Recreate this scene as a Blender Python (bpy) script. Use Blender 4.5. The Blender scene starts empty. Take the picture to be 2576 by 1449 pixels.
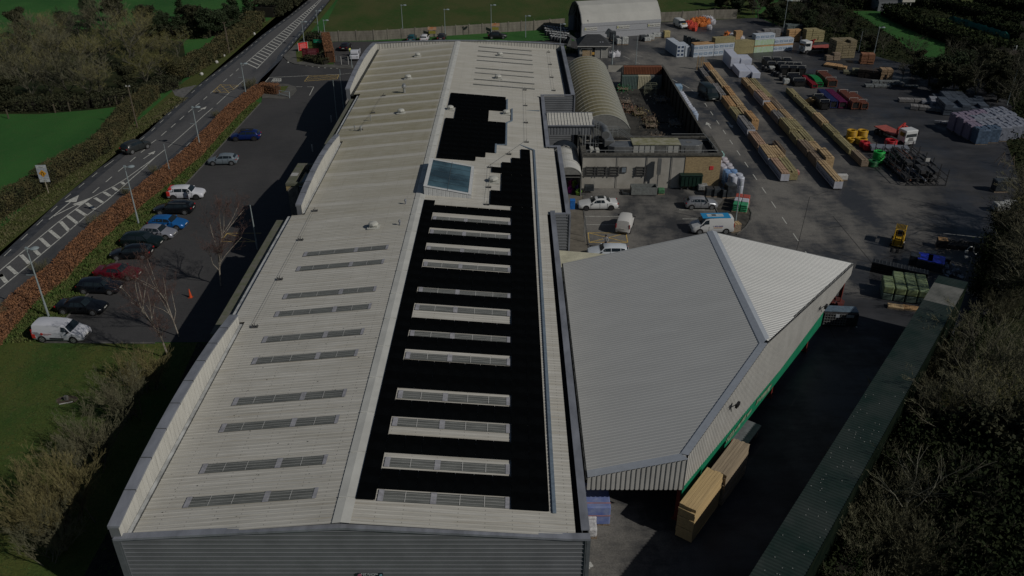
import bpy, math, random
import numpy as np
from mathutils import Vector, Matrix
S = bpy.context.scene
R = math.radians
rnd = random.Random(7)
# ---------------------------------------------------------------- camera, world, sun, exposure
CAMH, PITCH, FPX = 42.0, R(29.7), 2070.0
cd = bpy.data.cameras.new('camera'); cam = bpy.data.objects.new('camera', cd); S.collection.objects.link(cam)
cam.location = (0, 0, CAMH); cam.rotation_euler = (R(90) - PITCH, 0, 0)
cd.sensor_width = 36; cd.lens = 36 * FPX / 2576; cd.clip_start = .5; cd.clip_end = 3000
S.camera = cam
SUNV = Vector((1.17, -.66, 1.0)).normalized()          # towards the sun
el = math.asin(SUNV.z); az = math.atan2(SUNV.x, SUNV.y)
w = bpy.data.worlds.new('World'); S.world = w; w.use_nodes = True
nt = w.node_tree; bg = nt.nodes['Background']
sk = nt.nodes.new('ShaderNodeTexSky'); sk.sky_type = 'NISHITA'; sk.sun_disc = False
sk.sun_elevation = el; sk.sun_rotation = az; sk.air_density = 1.0; sk.dust_density = .6
nt.links.new(sk.outputs[0], bg.inputs[0]); bg.inputs[1].default_value = .05
ld = bpy.data.lights.new('sun', 'SUN'); ld.energy = 4.8; ld.angle = R(.5); ld.color = (1, .955, .88)
sun = bpy.data.objects.new('sun', ld); S.collection.objects.link(sun)
sun.rotation_euler = SUNV.to_track_quat('Z', 'Y').to_euler(); sun.location = (60, -30, 80)
S.view_settings.view_transform = 'Standard'; S.view_settings.look = 'None'
S.view_settings.exposure = -1.04; S.view_settings.gamma = 1
S.cycles.max_bounces = 5; S.cycles.diffuse_bounces = 2
# ---------------------------------------------------------------- measuring: photo pixel -> point on the ground (or height z)
FR = dict(D=(0, 0, 1), a=(0,0,.25604),b=(564.9,0,.18275),c=(1365.2,0,.18275),d=(1647.7,0,.18275),e=(2024.3,0,.21443),f=(1299.3,141.2,.22093),g=(1393.4,414.3,.22093),h=(1694.7,122.4,.22093),i=(2071.3,282.5,.19621),j=(2071.3,527.3,.19621),k=(0,376.6,.22093),l=(0,659.1,.22093),m=(0,941.5,.3502),n=(470.8,207.1,.22093),o=(941.5,75.3,.35079),p=(1393.4,1082.7,.25276),q=(847.4,489.6,.31193),r=(376.6,489.6,.31193),s=(847.4,1035.7,.28531),t=(1788.9,659.1,.32485),u=(1883.,941.5,.35016),v=(809.7,75.3,.11696),w=(696.7,329.5,.16246),x=(1299.3,94.2,.16895),y=(1337.,37.7,.11047))
def at(f, x, y, z=0.0):
    ox, oy, s = FR[f]; u = (ox + x*s - 1288)/FPX; v = (724.5 - oy - y*s)/FPX
    dy = math.cos(PITCH) + v*math.sin(PITCH); dz = -math.sin(PITCH) + v*math.cos(PITCH)
    t = (z - CAMH)/dz
    return Vector((u*t, dy*t, z))
def ats(f, pts, z=0.0): return [at(f, a, b, z) for a, b in pts]
# ---------------------------------------------------------------- materials
MATS = {}
def mat(name, col, rough=.75, metal=0., var=.18, scale=3., bump=0., stretch=None, col2=None, spec=.3, emit=0):
    if name in MATS: return MATS[name]
    m = bpy.data.materials.new(name); m.use_nodes = True; t = m.node_tree; N = t.nodes; L = t.links
    b = N['Principled BSDF']; b.inputs['Roughness'].default_value = rough; b.inputs['Metallic'].default_value = metal
    b.inputs['Specular IOR Level'].default_value = spec
    tc = N.new('ShaderNodeTexCoord'); src = tc.outputs['Object']
    if stretch:
        mp = N.new('ShaderNodeMapping'); mp.inputs['Scale'].default_value = stretch; L.new(src, mp.inputs[0]); src = mp.outputs[0]
    no = N.new('ShaderNodeTexNoise'); no.inputs['Scale'].default_value = scale; no.inputs['Detail'].default_value = 5; no.inputs['Roughness'].default_value = .62
    L.new(src, no.inputs['Vector'])
    cr = N.new('ShaderNodeValToRGB'); cr.color_ramp.elements[0].position = .36; cr.color_ramp.elements[1].position = .64
    c2 = col2 if col2 else tuple(min(1, c*(1+var)) for c in col)
    c1 = col if col2 else tuple(c*(1-var) for c in col)
    cr.color_ramp.elements[0].color = (*c1, 1); cr.color_ramp.elements[1].color = (*c2, 1)
    L.new(no.outputs['Fac'], cr.inputs[0]); L.new(cr.outputs[0], b.inputs['Base Color'])
    if bump:
        bp = N.new('ShaderNodeBump'); bp.inputs['Strength'].default_value = bump; bp.inputs['Distance'].default_value = .05
        L.new(no.outputs['Fac'], bp.inputs['Height']); L.new(bp.outputs[0], b.inputs['Normal'])
    m['n'] = 1
    MATS[name] = m
    return m
def nodes(m): return m.node_tree.nodes, m.node_tree.links, m.node_tree.nodes['Principled BSDF']
def noise(N, L, src, scale, detail=4, rough=.6, stretch=None):
    if stretch:
        mp = N.new('ShaderNodeMapping'); mp.inputs['Scale'].default_value = stretch; L.new(src, mp.inputs[0]); src = mp.outputs[0]
    n = N.new('ShaderNodeTexNoise'); n.inputs['Scale'].default_value = scale; n.inputs['Detail'].default_value = detail; n.inputs['Roughness'].default_value = rough
    L.new(src, n.inputs['Vector']); return n.outputs['Fac']
def ramp(N, L, fac, stops):
    r = N.new('ShaderNodeValToRGB'); e = r.color_ramp.elements
    while len(e) < len(stops): e.new(.5)
    for k, (p, c) in enumerate(stops):
        e[k].position = p; e[k].color = (*c, 1) if len(c) == 3 else c
    L.new(fac, r.inputs[0]); return r.outputs[0]
def mixc(N, L, fac, a, b, mode='MIX'):
    x = N.new('ShaderNodeMix'); x.data_type = 'RGBA'; x.blend_type = mode
    if isinstance(fac, (int, float)): x.inputs[0].default_value = fac
    else: L.new(fac, x.inputs[0])
    for i, c in ((6, a), (7, b)):
        if isinstance(c, tuple): x.inputs[i].default_value = (*c, 1)
        else: L.new(c, x.inputs[i])
    return x.outputs[2]
def mth(N, L, op, a, b=0., c=0., clamp=False):
    x = N.new('ShaderNodeMath'); x.operation = op; x.use_clamp = clamp
    for i, v in enumerate((a, b, c)):
        if isinstance(v, (int, float)): x.inputs[i].default_value = v
        else: L.new(v, x.inputs[i])
    return x.outputs[0]
def asphalt(name, dry, wet, bias=.5, wetrough=.35, scale=.08, streak=(1, .55, 1)):
    """tarmac with worn dry patches and damp ones, tyre-worn streaks and fine grit"""
    m = bpy.data.materials.new(name); m.use_nodes = True; N, L, b = nodes(m)
    tc = N.new('ShaderNodeTexCoord').outputs['Object']
    n1 = noise(N, L, tc, scale, 7, .62, streak); n2 = noise(N, L, tc, 1.3, 5, .7, (.35, 1, 1)); n3 = noise(N, L, tc, 9, 4, .7)
    s = mth(N, L, 'ADD', n1, mth(N, L, 'MULTIPLY', mth(N, L, 'SUBTRACT', n2, .5), .35))
    f = ramp(N, L, s, [(bias-.09, (0,0,0)), (bias+.09, (1,1,1))])
    c = mixc(N, L, f, dry, wet)
    g = ramp(N, L, n3, [(.3, (.72,.72,.72)), (.7, (1.28,1.28,1.28))])
    c = mixc(N, L, 1., c, g, 'MULTIPLY')
    g2 = ramp(N, L, n2, [(.3, (.85,.85,.86)), (.7, (1.15,1.15,1.14))])
    c = mixc(N, L, 1., c, g2, 'MULTIPLY')
    L.new(c, b.inputs['Base Color'])
    rr = mth(N, L, 'SUBTRACT', .92, mth(N, L, 'MULTIPLY', f, .92-wetrough)); L.new(rr, b.inputs['Roughness'])
    b.inputs['Specular IOR Level'].default_value = .25
    bp = N.new('ShaderNodeBump'); bp.inputs['Strength'].default_value = .25; bp.inputs['Distance'].default_value = .02
    L.new(n3, bp.inputs['Height']); L.new(bp.outputs[0], b.inputs['Normal'])
    MATS[name] = m; return m
def grass(name, a, b2, c3, sc=.06):
    m = bpy.data.materials.new(name); m.use_nodes = True; N, L, b = nodes(m)
    tc = N.new('ShaderNodeTexCoord').outputs['Object']
    n1 = noise(N, L, tc, sc, 6, .6, (1, .6, 1)); n2 = noise(N, L, tc, .8, 6, .75); n3 = noise(N, L, tc, 6, 4, .8)
    c = ramp(N, L, n1, [(.38, a), (.62, b2)])
    c = mixc(N, L, ramp(N, L, n2, [(.5, (0,0,0)), (.75, (.8,.8,.8))]), c, c3)
    c = mixc(N, L, 1., c, ramp(N, L, n3, [(.3, (.6,.6,.6)), (.7, (1.4,1.4,1.4))]), 'MULTIPLY')
    L.new(c, b.inputs['Base Color']); b.inputs['Roughness'].default_value = .95; b.inputs['Specular IOR Level'].default_value = .1
    bp = N.new('ShaderNodeBump'); bp.inputs['Strength'].default_value = .6; bp.inputs['Distance'].default_value = .12
    L.new(n3, bp.inputs['Height']); L.new(bp.outputs[0], b.inputs['Normal'])
    MATS[name] = m; return m
# ---------------------------------------------------------------- mesh building
class MB:
    def __init__(s): s.v = []; s.f = []
    def poly(s, pts):
        b = len(s.v); s.v += [tuple(p) for p in pts]; s.f.append(tuple(range(b, b+len(pts)))); return s
    def quad(s, a, b, c, d): return s.poly((a, b, c, d))
    def box(s, c, d, rz=0., M=None):
        """box with centre c (x,y), bottom z c[2], size d"""
        x, y, z = c; dx, dy, dz = d[0]/2, d[1]/2, d[2]; b = len(s.v); cs, sn = math.cos(rz), math.sin(rz)
        for zz in (0, dz):
            for px, py in ((-dx,-dy),(dx,-dy),(dx,dy),(-dx,dy)):
                p = (x+px*cs-py*sn, y+px*sn+py*cs, z+zz)
                s.v.append(tuple(M @ Vector(p)) if M else p)
        for q in ((0,3,2,1),(4,5,6,7),(0,1,5,4),(1,2,6,5),(2,3,7,6),(3,0,4,7)): s.f.append(tuple(b+i for i in q))
        return s
    def bx(s, x0, x1, y0, y1, z0, z1): return s.box(((x0+x1)/2, (y0+y1)/2, z0), (x1-x0, y1-y0, z1-z0))
    def prism(s, pts, z0, z1):
        n = len(pts); b = len(s.v)
        ar = sum(pts[i][0]*pts[(i+1)%n][1]-pts[(i+1)%n][0]*pts[i][1] for i in range(n))
        if ar < 0: pts = pts[::-1]
        s.v += [(p[0], p[1], z0) for p in pts] + [(p[0], p[1], z1) for p in pts]
        s.f.append(tuple(b+i for i in range(n-1,-1,-1))); s.f.append(tuple(b+n+i for i in range(n)))
        for i in range(n): j = (i+1) % n; s.f.append((b+i, b+j, b+n+j, b+n+i))
        return s
    def tube(s, p0, p1, r0, r1=None, n=8, cap=True):
        r1 = r0 if r1 is None else r1; p0 = Vector(p0); p1 = Vector(p1); d = (p1-p0).normalized()
        a = d.orthogonal().normalized(); c = d.cross(a); b = len(s.v)
        for p, r in ((p0, r0), (p1, r1)):
            for i in range(n):
                t = 2*math.pi*i/n; s.v.append(tuple(p + (a*math.cos(t)+c*math.sin(t))*r))
        for i in range(n): j = (i+1) % n; s.f.append((b+i, b+j, b+n+j, b+n+i))
        if cap: s.f.append(tuple(b+i for i in range(n-1,-1,-1))); s.f.append(tuple(b+n+i for i in range(n)))
        return s
    def path(s, pts, r, n=6):
        for a, b in zip(pts[:-1], pts[1:]): s.tube(a, b, r, r, n)
        return s
    def lathe(s, c, prof, n=12):
        b = len(s.v)
        for r, z in prof:
            for i in range(n): t = 2*math.pi*i/n; s.v.append((c[0]+r*math.cos(t), c[1]+r*math.sin(t), c[2]+z))
        for k in range(len(prof)-1):
            for i in range(n): j = (i+1) % n; s.f.append((b+k*n+i, b+k*n+j, b+(k+1)*n+j, b+(k+1)*n+i))
        s.f.append(tuple(b+i for i in range(n-1,-1,-1))); s.f.append(tuple(b+(len(prof)-1)*n+i for i in range(n)))
        return s
    def torus(s, c, Rr, r, n=20, m=8, squash=1.):
        b = len(s.v)
        for i in range(n):
            a = 2*math.pi*i/n
            for k in range(m):
                t = 2*math.pi*k/m; rr = Rr + r*math.cos(t)
                s.v.append((c[0]+rr*math.cos(a), c[1]+rr*math.sin(a), c[2]+r*math.sin(t)*squash))
        for i in range(n):
            for k in range(m):
                i2, k2 = (i+1) % n, (k+1) % m
                s.f.append((b+i*m+k, b+i2*m+k, b+i2*m+k2, b+i*m+k2))
        return s
    def xf(s, M): s.v = [tuple(M @ Vector(p)) for p in s.v]; return s
    def build(s, name, m, parent=None, smooth=False, bevel=0, loc=None):
        me = bpy.data.meshes.new(name); me.from_pydata(s.v, [], s.f); me.update()
        ms = m if isinstance(m, (list, tuple)) else [m]
        for q in ms: me.materials.append(q)
        if smooth:
            for p in me.polygons: p.use_smooth = True
            try: me.set_sharp_from_angle(angle=R(38))
            except Exception: pass
        o = bpy.data.objects.new(name, me); S.collection.objects.link(o)
        if parent is not None: o.parent = parent
        if loc is not None: o.location = loc
        if bevel:
            bm = o.modifiers.new('bevel', 'BEVEL'); bm.width = bevel; bm.segments = 2; bm.limit_method = 'ANGLE'
        return o
def tag(o, label, cat, group=None, kind=None):
    if label: o['label'] = label
    if cat: o['category'] = cat
    if group: o['group'] = group
    if kind: o['kind'] = kind
    return o
def thing(name, label, cat, loc=(0,0,0), rz=0., group=None):
    o = bpy.data.objects.new(name, None); S.collection.objects.link(o); o.location = loc; o.rotation_euler = (0,0,rz)
    o.empty_display_size = .2
    return tag(o, label, cat, group)
def struct(name, mb, m, label=None):
    o = mb.build(name, m); o['kind'] = 'structure'
    o['label'] = label or name.replace('_', ' '); o['category'] = name.replace('_', ' ').split('.')[0]
    return o
def dup(root, loc=None, rz=None, label=None, scale=None, swap=None):
    r = root.copy(); S.collection.objects.link(r)
    if loc is not None: r.location = loc
    if rz is not None: r.rotation_euler = (0, 0, rz)
    if scale is not None: r.scale = scale if isinstance(scale, (tuple, list)) else (scale,)*3
    if label: r['label'] = label
    def rec(src, dst):
        for ch in [c for c in KIDS.get(src, [])]:
            c = ch.copy(); S.collection.objects.link(c); c.parent = dst
            KIDS.setdefault(dst, []).append(c); rec(ch, c)
    rec(root, r)
    return r
KIDS = {}
def reg(root):
    """remember the children of a prototype (so copies need no scene update)"""
    def rec(o):
        KIDS[o] = [c for c in S.objects if c.parent == o]
        for c in KIDS[o]: rec(c)
    rec(root); return root
def facemesh(name, V, m, parent=None):
    """V: (n,4,3) numpy array of loose quads -> one mesh"""
    n = len(V); me = bpy.data.meshes.new(name); me.vertices.add(n*4); me.vertices.foreach_set('co', V.reshape(-1).astype(np.float32))
    me.loops.add(n*4); me.loops.foreach_set('vertex_index', np.arange(n*4, dtype=np.int32))
    me.polygons.add(n); me.polygons.foreach_set('loop_start', np.arange(0, n*4, 4, dtype=np.int32))
    try: me.polygons.foreach_set('loop_total', np.full(n, 4, dtype=np.int32))
    except Exception: pass
    me.update(); me.validate(); me.materials.append(m)
    o = bpy.data.objects.new(name, me); S.collection.objects.link(o)
    if parent is not None: o.parent = parent
    return o
def textmesh(name, txt, size, m, parent=None, M=None, align='CENTER', extrude=.004):
    c = bpy.data.curves.new(name, 'FONT'); c.body = txt; c.size = size; c.align_x = align; c.align_y = 'CENTER'; c.extrude = extrude; c.resolution_u = 2
    t = bpy.data.objects.new(name, c); me = bpy.data.meshes.new_from_object(t)
    bpy.data.objects.remove(t); o = bpy.data.objects.new(name, me); me.materials.clear(); me.materials.append(m); S.collection.objects.link(o)
    if M is not None: me.transform(M)
    if parent is not None: o.parent = parent
    return o
def ribbed(mb, s0, s1, pitch, hgt, frac, f, rng):
    """corrugated sheet: cross-section along s, f(s,h,t)->point, rng(s)->(t0,t1)"""
    prof = [(s0, 0.)]; s = s0
    rw = pitch*frac; sl = pitch*.08
    while s + pitch <= s1 + 1e-6:
        a = s + (pitch-rw)/2
        prof += [(a, 0.), (a+sl, hgt), (a+rw-sl, hgt), (a+rw, 0.)]; s += pitch
    prof.append((s1, 0.))
    for (a, ha), (b, hb) in zip(prof[:-1], prof[1:]):
        if b - a < 1e-5: continue
        mid = (a+b)/2; r0 = rng(mid)
        if r0 is None: continue
        ra = rng(a) or r0; rb = rng(b) or r0
        if abs(ra[0]-r0[0]) > .4 or abs(ra[1]-r0[1]) > .4: ra = r0
        if abs(rb[0]-r0[0]) > .4 or abs(rb[1]-r0[1]) > .4: rb = r0
        if r0[1]-r0[0] < .02: continue
        mb.quad(f(a, ha, ra[0]), f(b, hb, rb[0]), f(b, hb, rb[1]), f(a, ha, ra[1]))
    return mb
def inpoly(x, y, P):
    c = False; n = len(P)
    for i in range(n):
        a, b = P[i], P[(i+1) % n]
        if (a[1] > y) != (b[1] > y) and x < (b[0]-a[0])*(y-a[1])/(b[1]-a[1])+a[0]: c = not c
    return c
# ================================================================ GROUND, ROADS, MARKINGS
G1 = grass('field_grass', (.022,.080,.020), (.036,.110,.027), (.055,.092,.032))
G2 = grass('verge_grass', (.050,.062,.018), (.062,.075,.022), (.085,.078,.035), .3)
G3 = grass('lawn_grass', (.028,.068,.015), (.080,.088,.024), (.085,.08,.03), .13)
G4 = grass('rough_grass', (.030,.062,.014), (.060,.070,.024), (.08,.07,.03), .1)
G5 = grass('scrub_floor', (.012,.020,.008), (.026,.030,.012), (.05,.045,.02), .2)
struct('ground', MB().quad((-700,-60,0),(900,-60,0),(900,1400,0),(-700,1400,0)), G1, 'wide green ground of pasture around the site')
ROAD = asphalt('road_tarmac', (.078,.078,.080), (.038,.040,.043), .56, .55, .12, (1.2,.2,1))
PARK = asphalt('car_park_tarmac', (.052,.051,.052), (.040,.040,.041), .5, .8, .1)
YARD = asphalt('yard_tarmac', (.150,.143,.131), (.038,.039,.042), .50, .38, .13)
# wetter, darker tarmac to the right; damp and painted tree shade round the shed
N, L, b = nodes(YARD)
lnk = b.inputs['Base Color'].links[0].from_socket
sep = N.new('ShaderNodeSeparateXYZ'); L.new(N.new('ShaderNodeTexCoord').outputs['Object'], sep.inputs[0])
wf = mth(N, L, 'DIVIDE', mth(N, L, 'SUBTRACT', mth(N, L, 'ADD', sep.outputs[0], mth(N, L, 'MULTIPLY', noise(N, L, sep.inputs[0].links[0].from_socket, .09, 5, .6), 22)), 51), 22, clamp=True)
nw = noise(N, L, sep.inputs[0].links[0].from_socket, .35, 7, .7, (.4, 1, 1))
wet_shade_c = ramp(N, L, nw, [(.35, (.020,.021,.024)), (.7, (.045,.047,.053))])
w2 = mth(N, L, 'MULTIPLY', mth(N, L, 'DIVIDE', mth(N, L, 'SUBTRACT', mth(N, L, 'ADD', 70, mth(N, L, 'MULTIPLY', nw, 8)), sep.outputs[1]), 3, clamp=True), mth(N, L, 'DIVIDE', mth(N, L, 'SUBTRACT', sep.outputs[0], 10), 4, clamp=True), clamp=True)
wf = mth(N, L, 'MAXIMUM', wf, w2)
L.new(mixc(N, L, wf, lnk, wet_shade_c), b.inputs['Base Color'])
def sheet(name, pts, z, m, label=None):
    P = [(p[0], p[1]) for p in pts]; n = len(P)
    if sum(P[i][0]*P[(i+1)%n][1]-P[(i+1)%n][0]*P[i][1] for i in range(n)) < 0: P = P[::-1]
    mb = MB(); mb.poly([(x, y, z) for x, y in P])
    return struct(name, mb, m, label)
rl = ats('k', [(0,1215),(700,560),(1150,200),(1400,20)]) + ats('a', [(1460,1290),(1700,1060),(1930,850),(2350,530),(2574,350)]) + ats('b', [(900,205),(1130,20)])
rr = ats('k', [(780,1200),(980,1020),(1600,450),(2060,50)]) + ats('a', [(2170,1145),(2440,910)]) + [Vector((-45.6,150,0)), Vector((-46.2,166,0))] + ats('b', [(810,775),(1090,440),(1400,60)])
def ext(a, b, t): return a + (a-b).normalized()*t
rl = [ext(rl[0], rl[3], 60)] + rl + [ext(rl[-1], rl[-3], 400)]
rr = [ext(rr[0], rr[3], 60)] + rr + [ext(rr[-1], rr[-3], 400)]
sheet('verge_ground', [p+Vector((-3.4,0,0)) for p in rl] + [p+Vector((1.6,0,0)) for p in rr[::-1]], .006, G2, 'worn brown green verge along the main road')
sheet('road', [p for p in rl] + rr[::-1], .014, ROAD, 'grey tarmac main road running past the car park')
sheet('rough_field', [at('D',850,0), at('D',800,100), at('D',1440,70), at('D',1900,60), at('D',1900,-40), at('D',860,-60)], .004, G4, 'brownish rough pasture behind the concrete fence')
sheet('road_stub', [at('a',1690,885), at('a',1935,835), at('a',1800,965), at('a',1720,940)], .026, mat('stub_gravel', (.10,.10,.098), .95, var=.35, scale=1.5), 'pale gravelled field entrance off the main road')
sheet('lawn', [(-60,20),(-24,20),(-24,63.4),(-44.0,63.4),(-47.5,64),(-49.5,55)], .008, G3, 'mown green lawn in front of the hall')
# car park + entrance tarmac
sheet('car_park', [(-43.0,63.5),(-22.4,63.5),(-22.4,182),(-38,181.5),(-41.5,180),(-38.5,160.8),(-42.5,163.2),(-46.2,167.6),(-46.6,152),(-46.2,147.3),(-44.9,147.6),(-42.6,137),(-43.1,102)], .022, PARK, 'dark tarmac car park beside the hall')
sheet('rear_car_park', [(-22.4,150),(16,150),(16,182),(-22.4,182)], .020, PARK, 'tarmac strip behind the hall')
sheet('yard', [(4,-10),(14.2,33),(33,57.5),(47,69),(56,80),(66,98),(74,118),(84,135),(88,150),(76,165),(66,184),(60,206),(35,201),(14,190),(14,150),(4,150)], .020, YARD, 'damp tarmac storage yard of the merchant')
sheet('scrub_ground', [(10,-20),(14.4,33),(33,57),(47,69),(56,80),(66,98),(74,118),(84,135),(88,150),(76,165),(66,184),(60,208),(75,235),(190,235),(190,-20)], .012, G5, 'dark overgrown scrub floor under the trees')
sheet('grass_strip', [(-43.1,63.5),(-43.1,102),(-42.7,137),(-44.6,139),(-46.2,115),(-46.6,95),(-48.6,75),(-51.5,63)], .010, G3, 'grass strip between the copper hedge and the parked cars')
sheet('wall_shade_strip', [(-24,20),(-22.9,20),(-22.9,63.4),(-29,63.4),(-27.5,45),(-27,20)], .016, mat('strip_shade', (.018,.017,.013), .95, var=.5, scale=2), 'dark strip of painted hall shade along the hall wall')  # dark sheet with the hall's shade put into its colour
KERB = mat('kerb_concrete', (.095,.093,.088), .85, var=.25, scale=2)
def kerb(name, pts, w=.14, h=.11, label=None, z=.0):
    mb = MB()
    for a, b in zip(pts[:-1], pts[1:]):
        a = Vector((a[0], a[1], 0)); b = Vector((b[0], b[1], 0)); d = b-a; c = (a+b)/2
        mb.box((c.x, c.y, z), (d.length+.02, w, h), math.atan2(d.y, d.x))
    return struct(name, mb, KERB, label)
kerb('kerb', [(-43.1,63.5),(-43.1,102),(-42.7,137)], label='concrete kerb edging the grass strip of the car park')
kerb('kerb', [(-43.1,63.45),(-32.9,63.3)], label='kerb between the car park and the lawn')
def blob(cx, cy, rx, ry, a0=0, a1=360, n=20): return [(cx+rx*math.cos(R(a0+(a1-a0)*i/n)), cy+ry*math.sin(R(a0+(a1-a0)*i/n))) for i in range(n+1)]
PAVE = mat('footpath_concrete', (.085,.083,.076), .9, var=.22, scale=.9)
isl = [tuple(p[:2]) for p in ats('b', [(810,780),(835,815),(870,845),(960,885),(1230,920),(1500,942),(1780,950),(1780,905),(1530,900),(1500,870),(1380,590),(1250,560),(1130,540),(1090,560),(960,630)])]
struct('footpath', MB().prism(isl, 0, .12), PAVE, 'raised concrete footpath round the signs at the entrance')
sheet('island_grass', ats('b', [(980,700),(1000,860),(1100,850),(1430,895),(1510,895),(1400,600),(1230,560),(1110,600),(1090,680)]), .135, G3, 'grass bed behind the entrance footpath')
struct('traffic_island', MB().prism([(-45,146.6),(-44.4,148.2),(-42.5,148.7),(-40.6,148.1),(-39,146.6),(-38.3,144.6),(-38.3,142),(-38.7,139.4),(-39.6,139.3),(-43.2,139.8)], 0, .12), PAVE, 'rounded concrete island at the car park mouth')
sheet('island_lawn', [(-43.5,146.2),(-40.3,147.0),(-40.2,143.2),(-43,142.2)], .135, G3, 'small patch of grass on the entrance island')
sheet('parking_pavement', [(4.9,79),(8.6,80),(8.8,93.4),(9.2,97.5),(4.9,97.5)], .05, mat('path_conc', (.12,.108,.088), .9, var=.2, scale=1), 'pale concrete path along the hall side door')
kerb('kerb', [(8.6,78.5),(8.85,93.4),(9.2,97.5)], label='kerb beside the hall side door')
kk = at('g',1890,590), at('g',1830,480)
kerb('kerb', [at('g',1830,480), at('g',1885,590), at('g',1960,700)], label='kerb at the head of the right hand bays')
sheet('corner_bed', ats('g', [(1850,500),(1890,590),(1960,760),(2080,800),(2190,710),(2250,590),(2200,440),(2130,370),(1930,400)]), .03, mat('damp_bed', (.05,.047,.04), .9, var=.5, scale=1.2), 'damp worn corner where the lamp post stands')
kerb('kerb', ats('g', [(2080,800),(2190,710),(2240,630),(2250,560),(2200,430),(2130,370)]), label='curved kerb round the yard corner')
DAMP_SHADE = mat('damp_shade_tarmac', (.046,.048,.052), .45, var=.3, scale=1.2)
for P0, o1, o2, nm in ((rl, .0, 1.25, 'left'), (rr, -1.1, 0, 'right')):  # left strip is damp, right strip paints the beech hedge's shadow
    Q = P0[1:-1]; sheet('road_edge', [p+Vector((o1+.1*math.sin(i*2.1),0,0)) for i, p in enumerate(Q)] + [p+Vector((o2+.25*math.sin(i*1.3),0,0)) for i, p in enumerate(Q)][::-1], .022, DAMP_SHADE, 'dark strip, %s edge of the road' % nm)
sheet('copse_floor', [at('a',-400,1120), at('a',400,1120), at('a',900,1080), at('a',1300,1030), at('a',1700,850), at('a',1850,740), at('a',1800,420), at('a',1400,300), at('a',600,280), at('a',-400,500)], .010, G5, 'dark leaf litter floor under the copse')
sheet('far_paddock', ats('e', [(560,130),(1000,130),(1350,290),(1650,450),(1640,720),(1400,740),(1100,470)]), .0165, G1, 'strip of bright grass between the dark far hedges')
sheet('top_field', ats('e', [(1150,-60),(2700,-60),(2700,75),(2400,80),(2000,40),(1700,95),(1400,60)]), .0165, G4, 'olive field at the top right corner')
sheet('net_strip_grass', ats('e', [(1500,200),(1750,225),(2400,430),(2400,520),(1900,380)]), .0168, G4, 'grass beside the teal netting')
# ---- painted markings
WH = mat('road_paint', (.42,.42,.385), .7, var=.3, scale=4); YE = mat('yellow_paint', (.42,.30,.10), .7, var=.3, scale=3)
DW = mat('worn_paint', (.22,.22,.21), .8, var=.4, scale=3)
def line(mb, pts, w, z=.032):
    pts = [Vector((p[0], p[1], 0)) for p in pts]
    for i, (a, b) in enumerate(zip(pts[:-1], pts[1:])):
        d = (b-a)
        if d.length < .01: continue
        n = Vector((-d.y, d.x, 0)).normalized()*w/2; zz = z + .0004*(i % 2)
        mb.quad((a.x-n.x, a.y-n.y, zz), (b.x-n.x, b.y-n.y, zz), (b.x+n.x, b.y+n.y, zz), (a.x+n.x, a.y+n.y, zz))
    return mb
mk = MB()
up = [at('k',0,1380)+Vector((0,-8,0))*1] ; up = [ext(at('k',0,1380), at('k',660,830), 14)] + ats('k', [(0,1380),(370,1070),(660,830),(860,680),(1050,545),(1290,420),(1430,335),(1700,140),(1880,0)])
lo = [ext(at('l',0,305), at('l',360,10), 12)] + ats('l', [(0,305),(360,10)]) + ats('k', [(510,1160),(700,1000),(990,750),(1220,580),(1370,450),(1500,330),(1640,210),(1760,95)])
line(mk, up, .14); line(mk, lo, .14)
line(mk, ats('a', [(1650,1449),(1730,1380),(1900,1230),(2010,1130),(2090,1062)]), .12); line(mk, ats('a', [(2130,1025),(2250,915),(2400,785)]), .12)
bars = [((90,1330),(190,1415)),((240,1200),(335,1300)),((365,1115),(450,1200)),((460,1010),(560,1105)),((565,920),(675,1010)),((690,820),(785,925)),((770,755),(880,840)),((870,680),(985,755)),((985,610),(1080,680)),((1080,550),(1170,605)),((1185,485),(1255,530)),((1285,430),(1335,465)),((1385,370),(1415,395)),((0,1420),(30,1449))]
for a, c in bars: line(mk, ats('k', [a, c]), .42)
line(mk, ats('l', [(0,140),(75,235)]), .42)
for a, c in [((1055,495),(1130,430)),((1205,370),(1275,310)),((1345,250),(1415,195)),((1480,140),(1545,85)),((1605,35),(1650,0))]: line(mk, ats('k', [a, c]), .13)
for a, c in [((1485,1410),(1535,1375)),((1585,1335),(1635,1290)),((1680,1255),(1725,1215)),((1765,1180),(1810,1140)),((1850,1105),(1890,1070)),((1920,1045),(1960,1015)),((2000,980),(2035,950)),((2068,918),(2110,885)),((2195,805),(2230,775)),((2260,750),(2290,725)),((2320,700),(2345,675))]: line(mk, ats('a', [a, c]), .13)
h1 = [at('b',250,905), at('b',760,470), at('b',1310,0)]; h2 = [at('b',440,950), at('b',850,530), at('b',1330,0)]
h1.append(ext(h1[-1], h1[-2], 40)); h2.append(ext(h2[-1], h2[-2], 40))
line(mk, h1, .15); line(mk, h2, .15)
def lerpath(P, t):
    Ls = [(b-a).length for a, b in zip(P[:-1], P[1:])]; d = t*sum(Ls)
    for (a, b), l in zip(zip(P[:-1], P[1:]), Ls):
        if d <= l: return a.lerp(b, d/l)
        d -= l
    return P[-1]
for i in range(30):
    t = .03 + i*.03
    a = lerpath(h1[:3], min(1, t)); c = lerpath(h2[:3], max(0, t-.022))
    line(mk, [a.lerp(c, .04), a.lerp(c, .96)], .3)
# edge dashes
for P0, sgn in ((rl, 1), (rr, -1)):
    for a, c in zip(P0[1:-2], P0[2:-1]):
        n = max(1, int((c-a).length/3.2))
        for i in range(n):
            p = a.lerp(c, i/n); q2 = a.lerp(c, (i+.42)/n)
            if sgn < 0 and 135 < p.y < 167: continue
            o = Vector((.45*sgn, 0, 0)); line(mk, [p+o, q2+o], .09)
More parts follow.
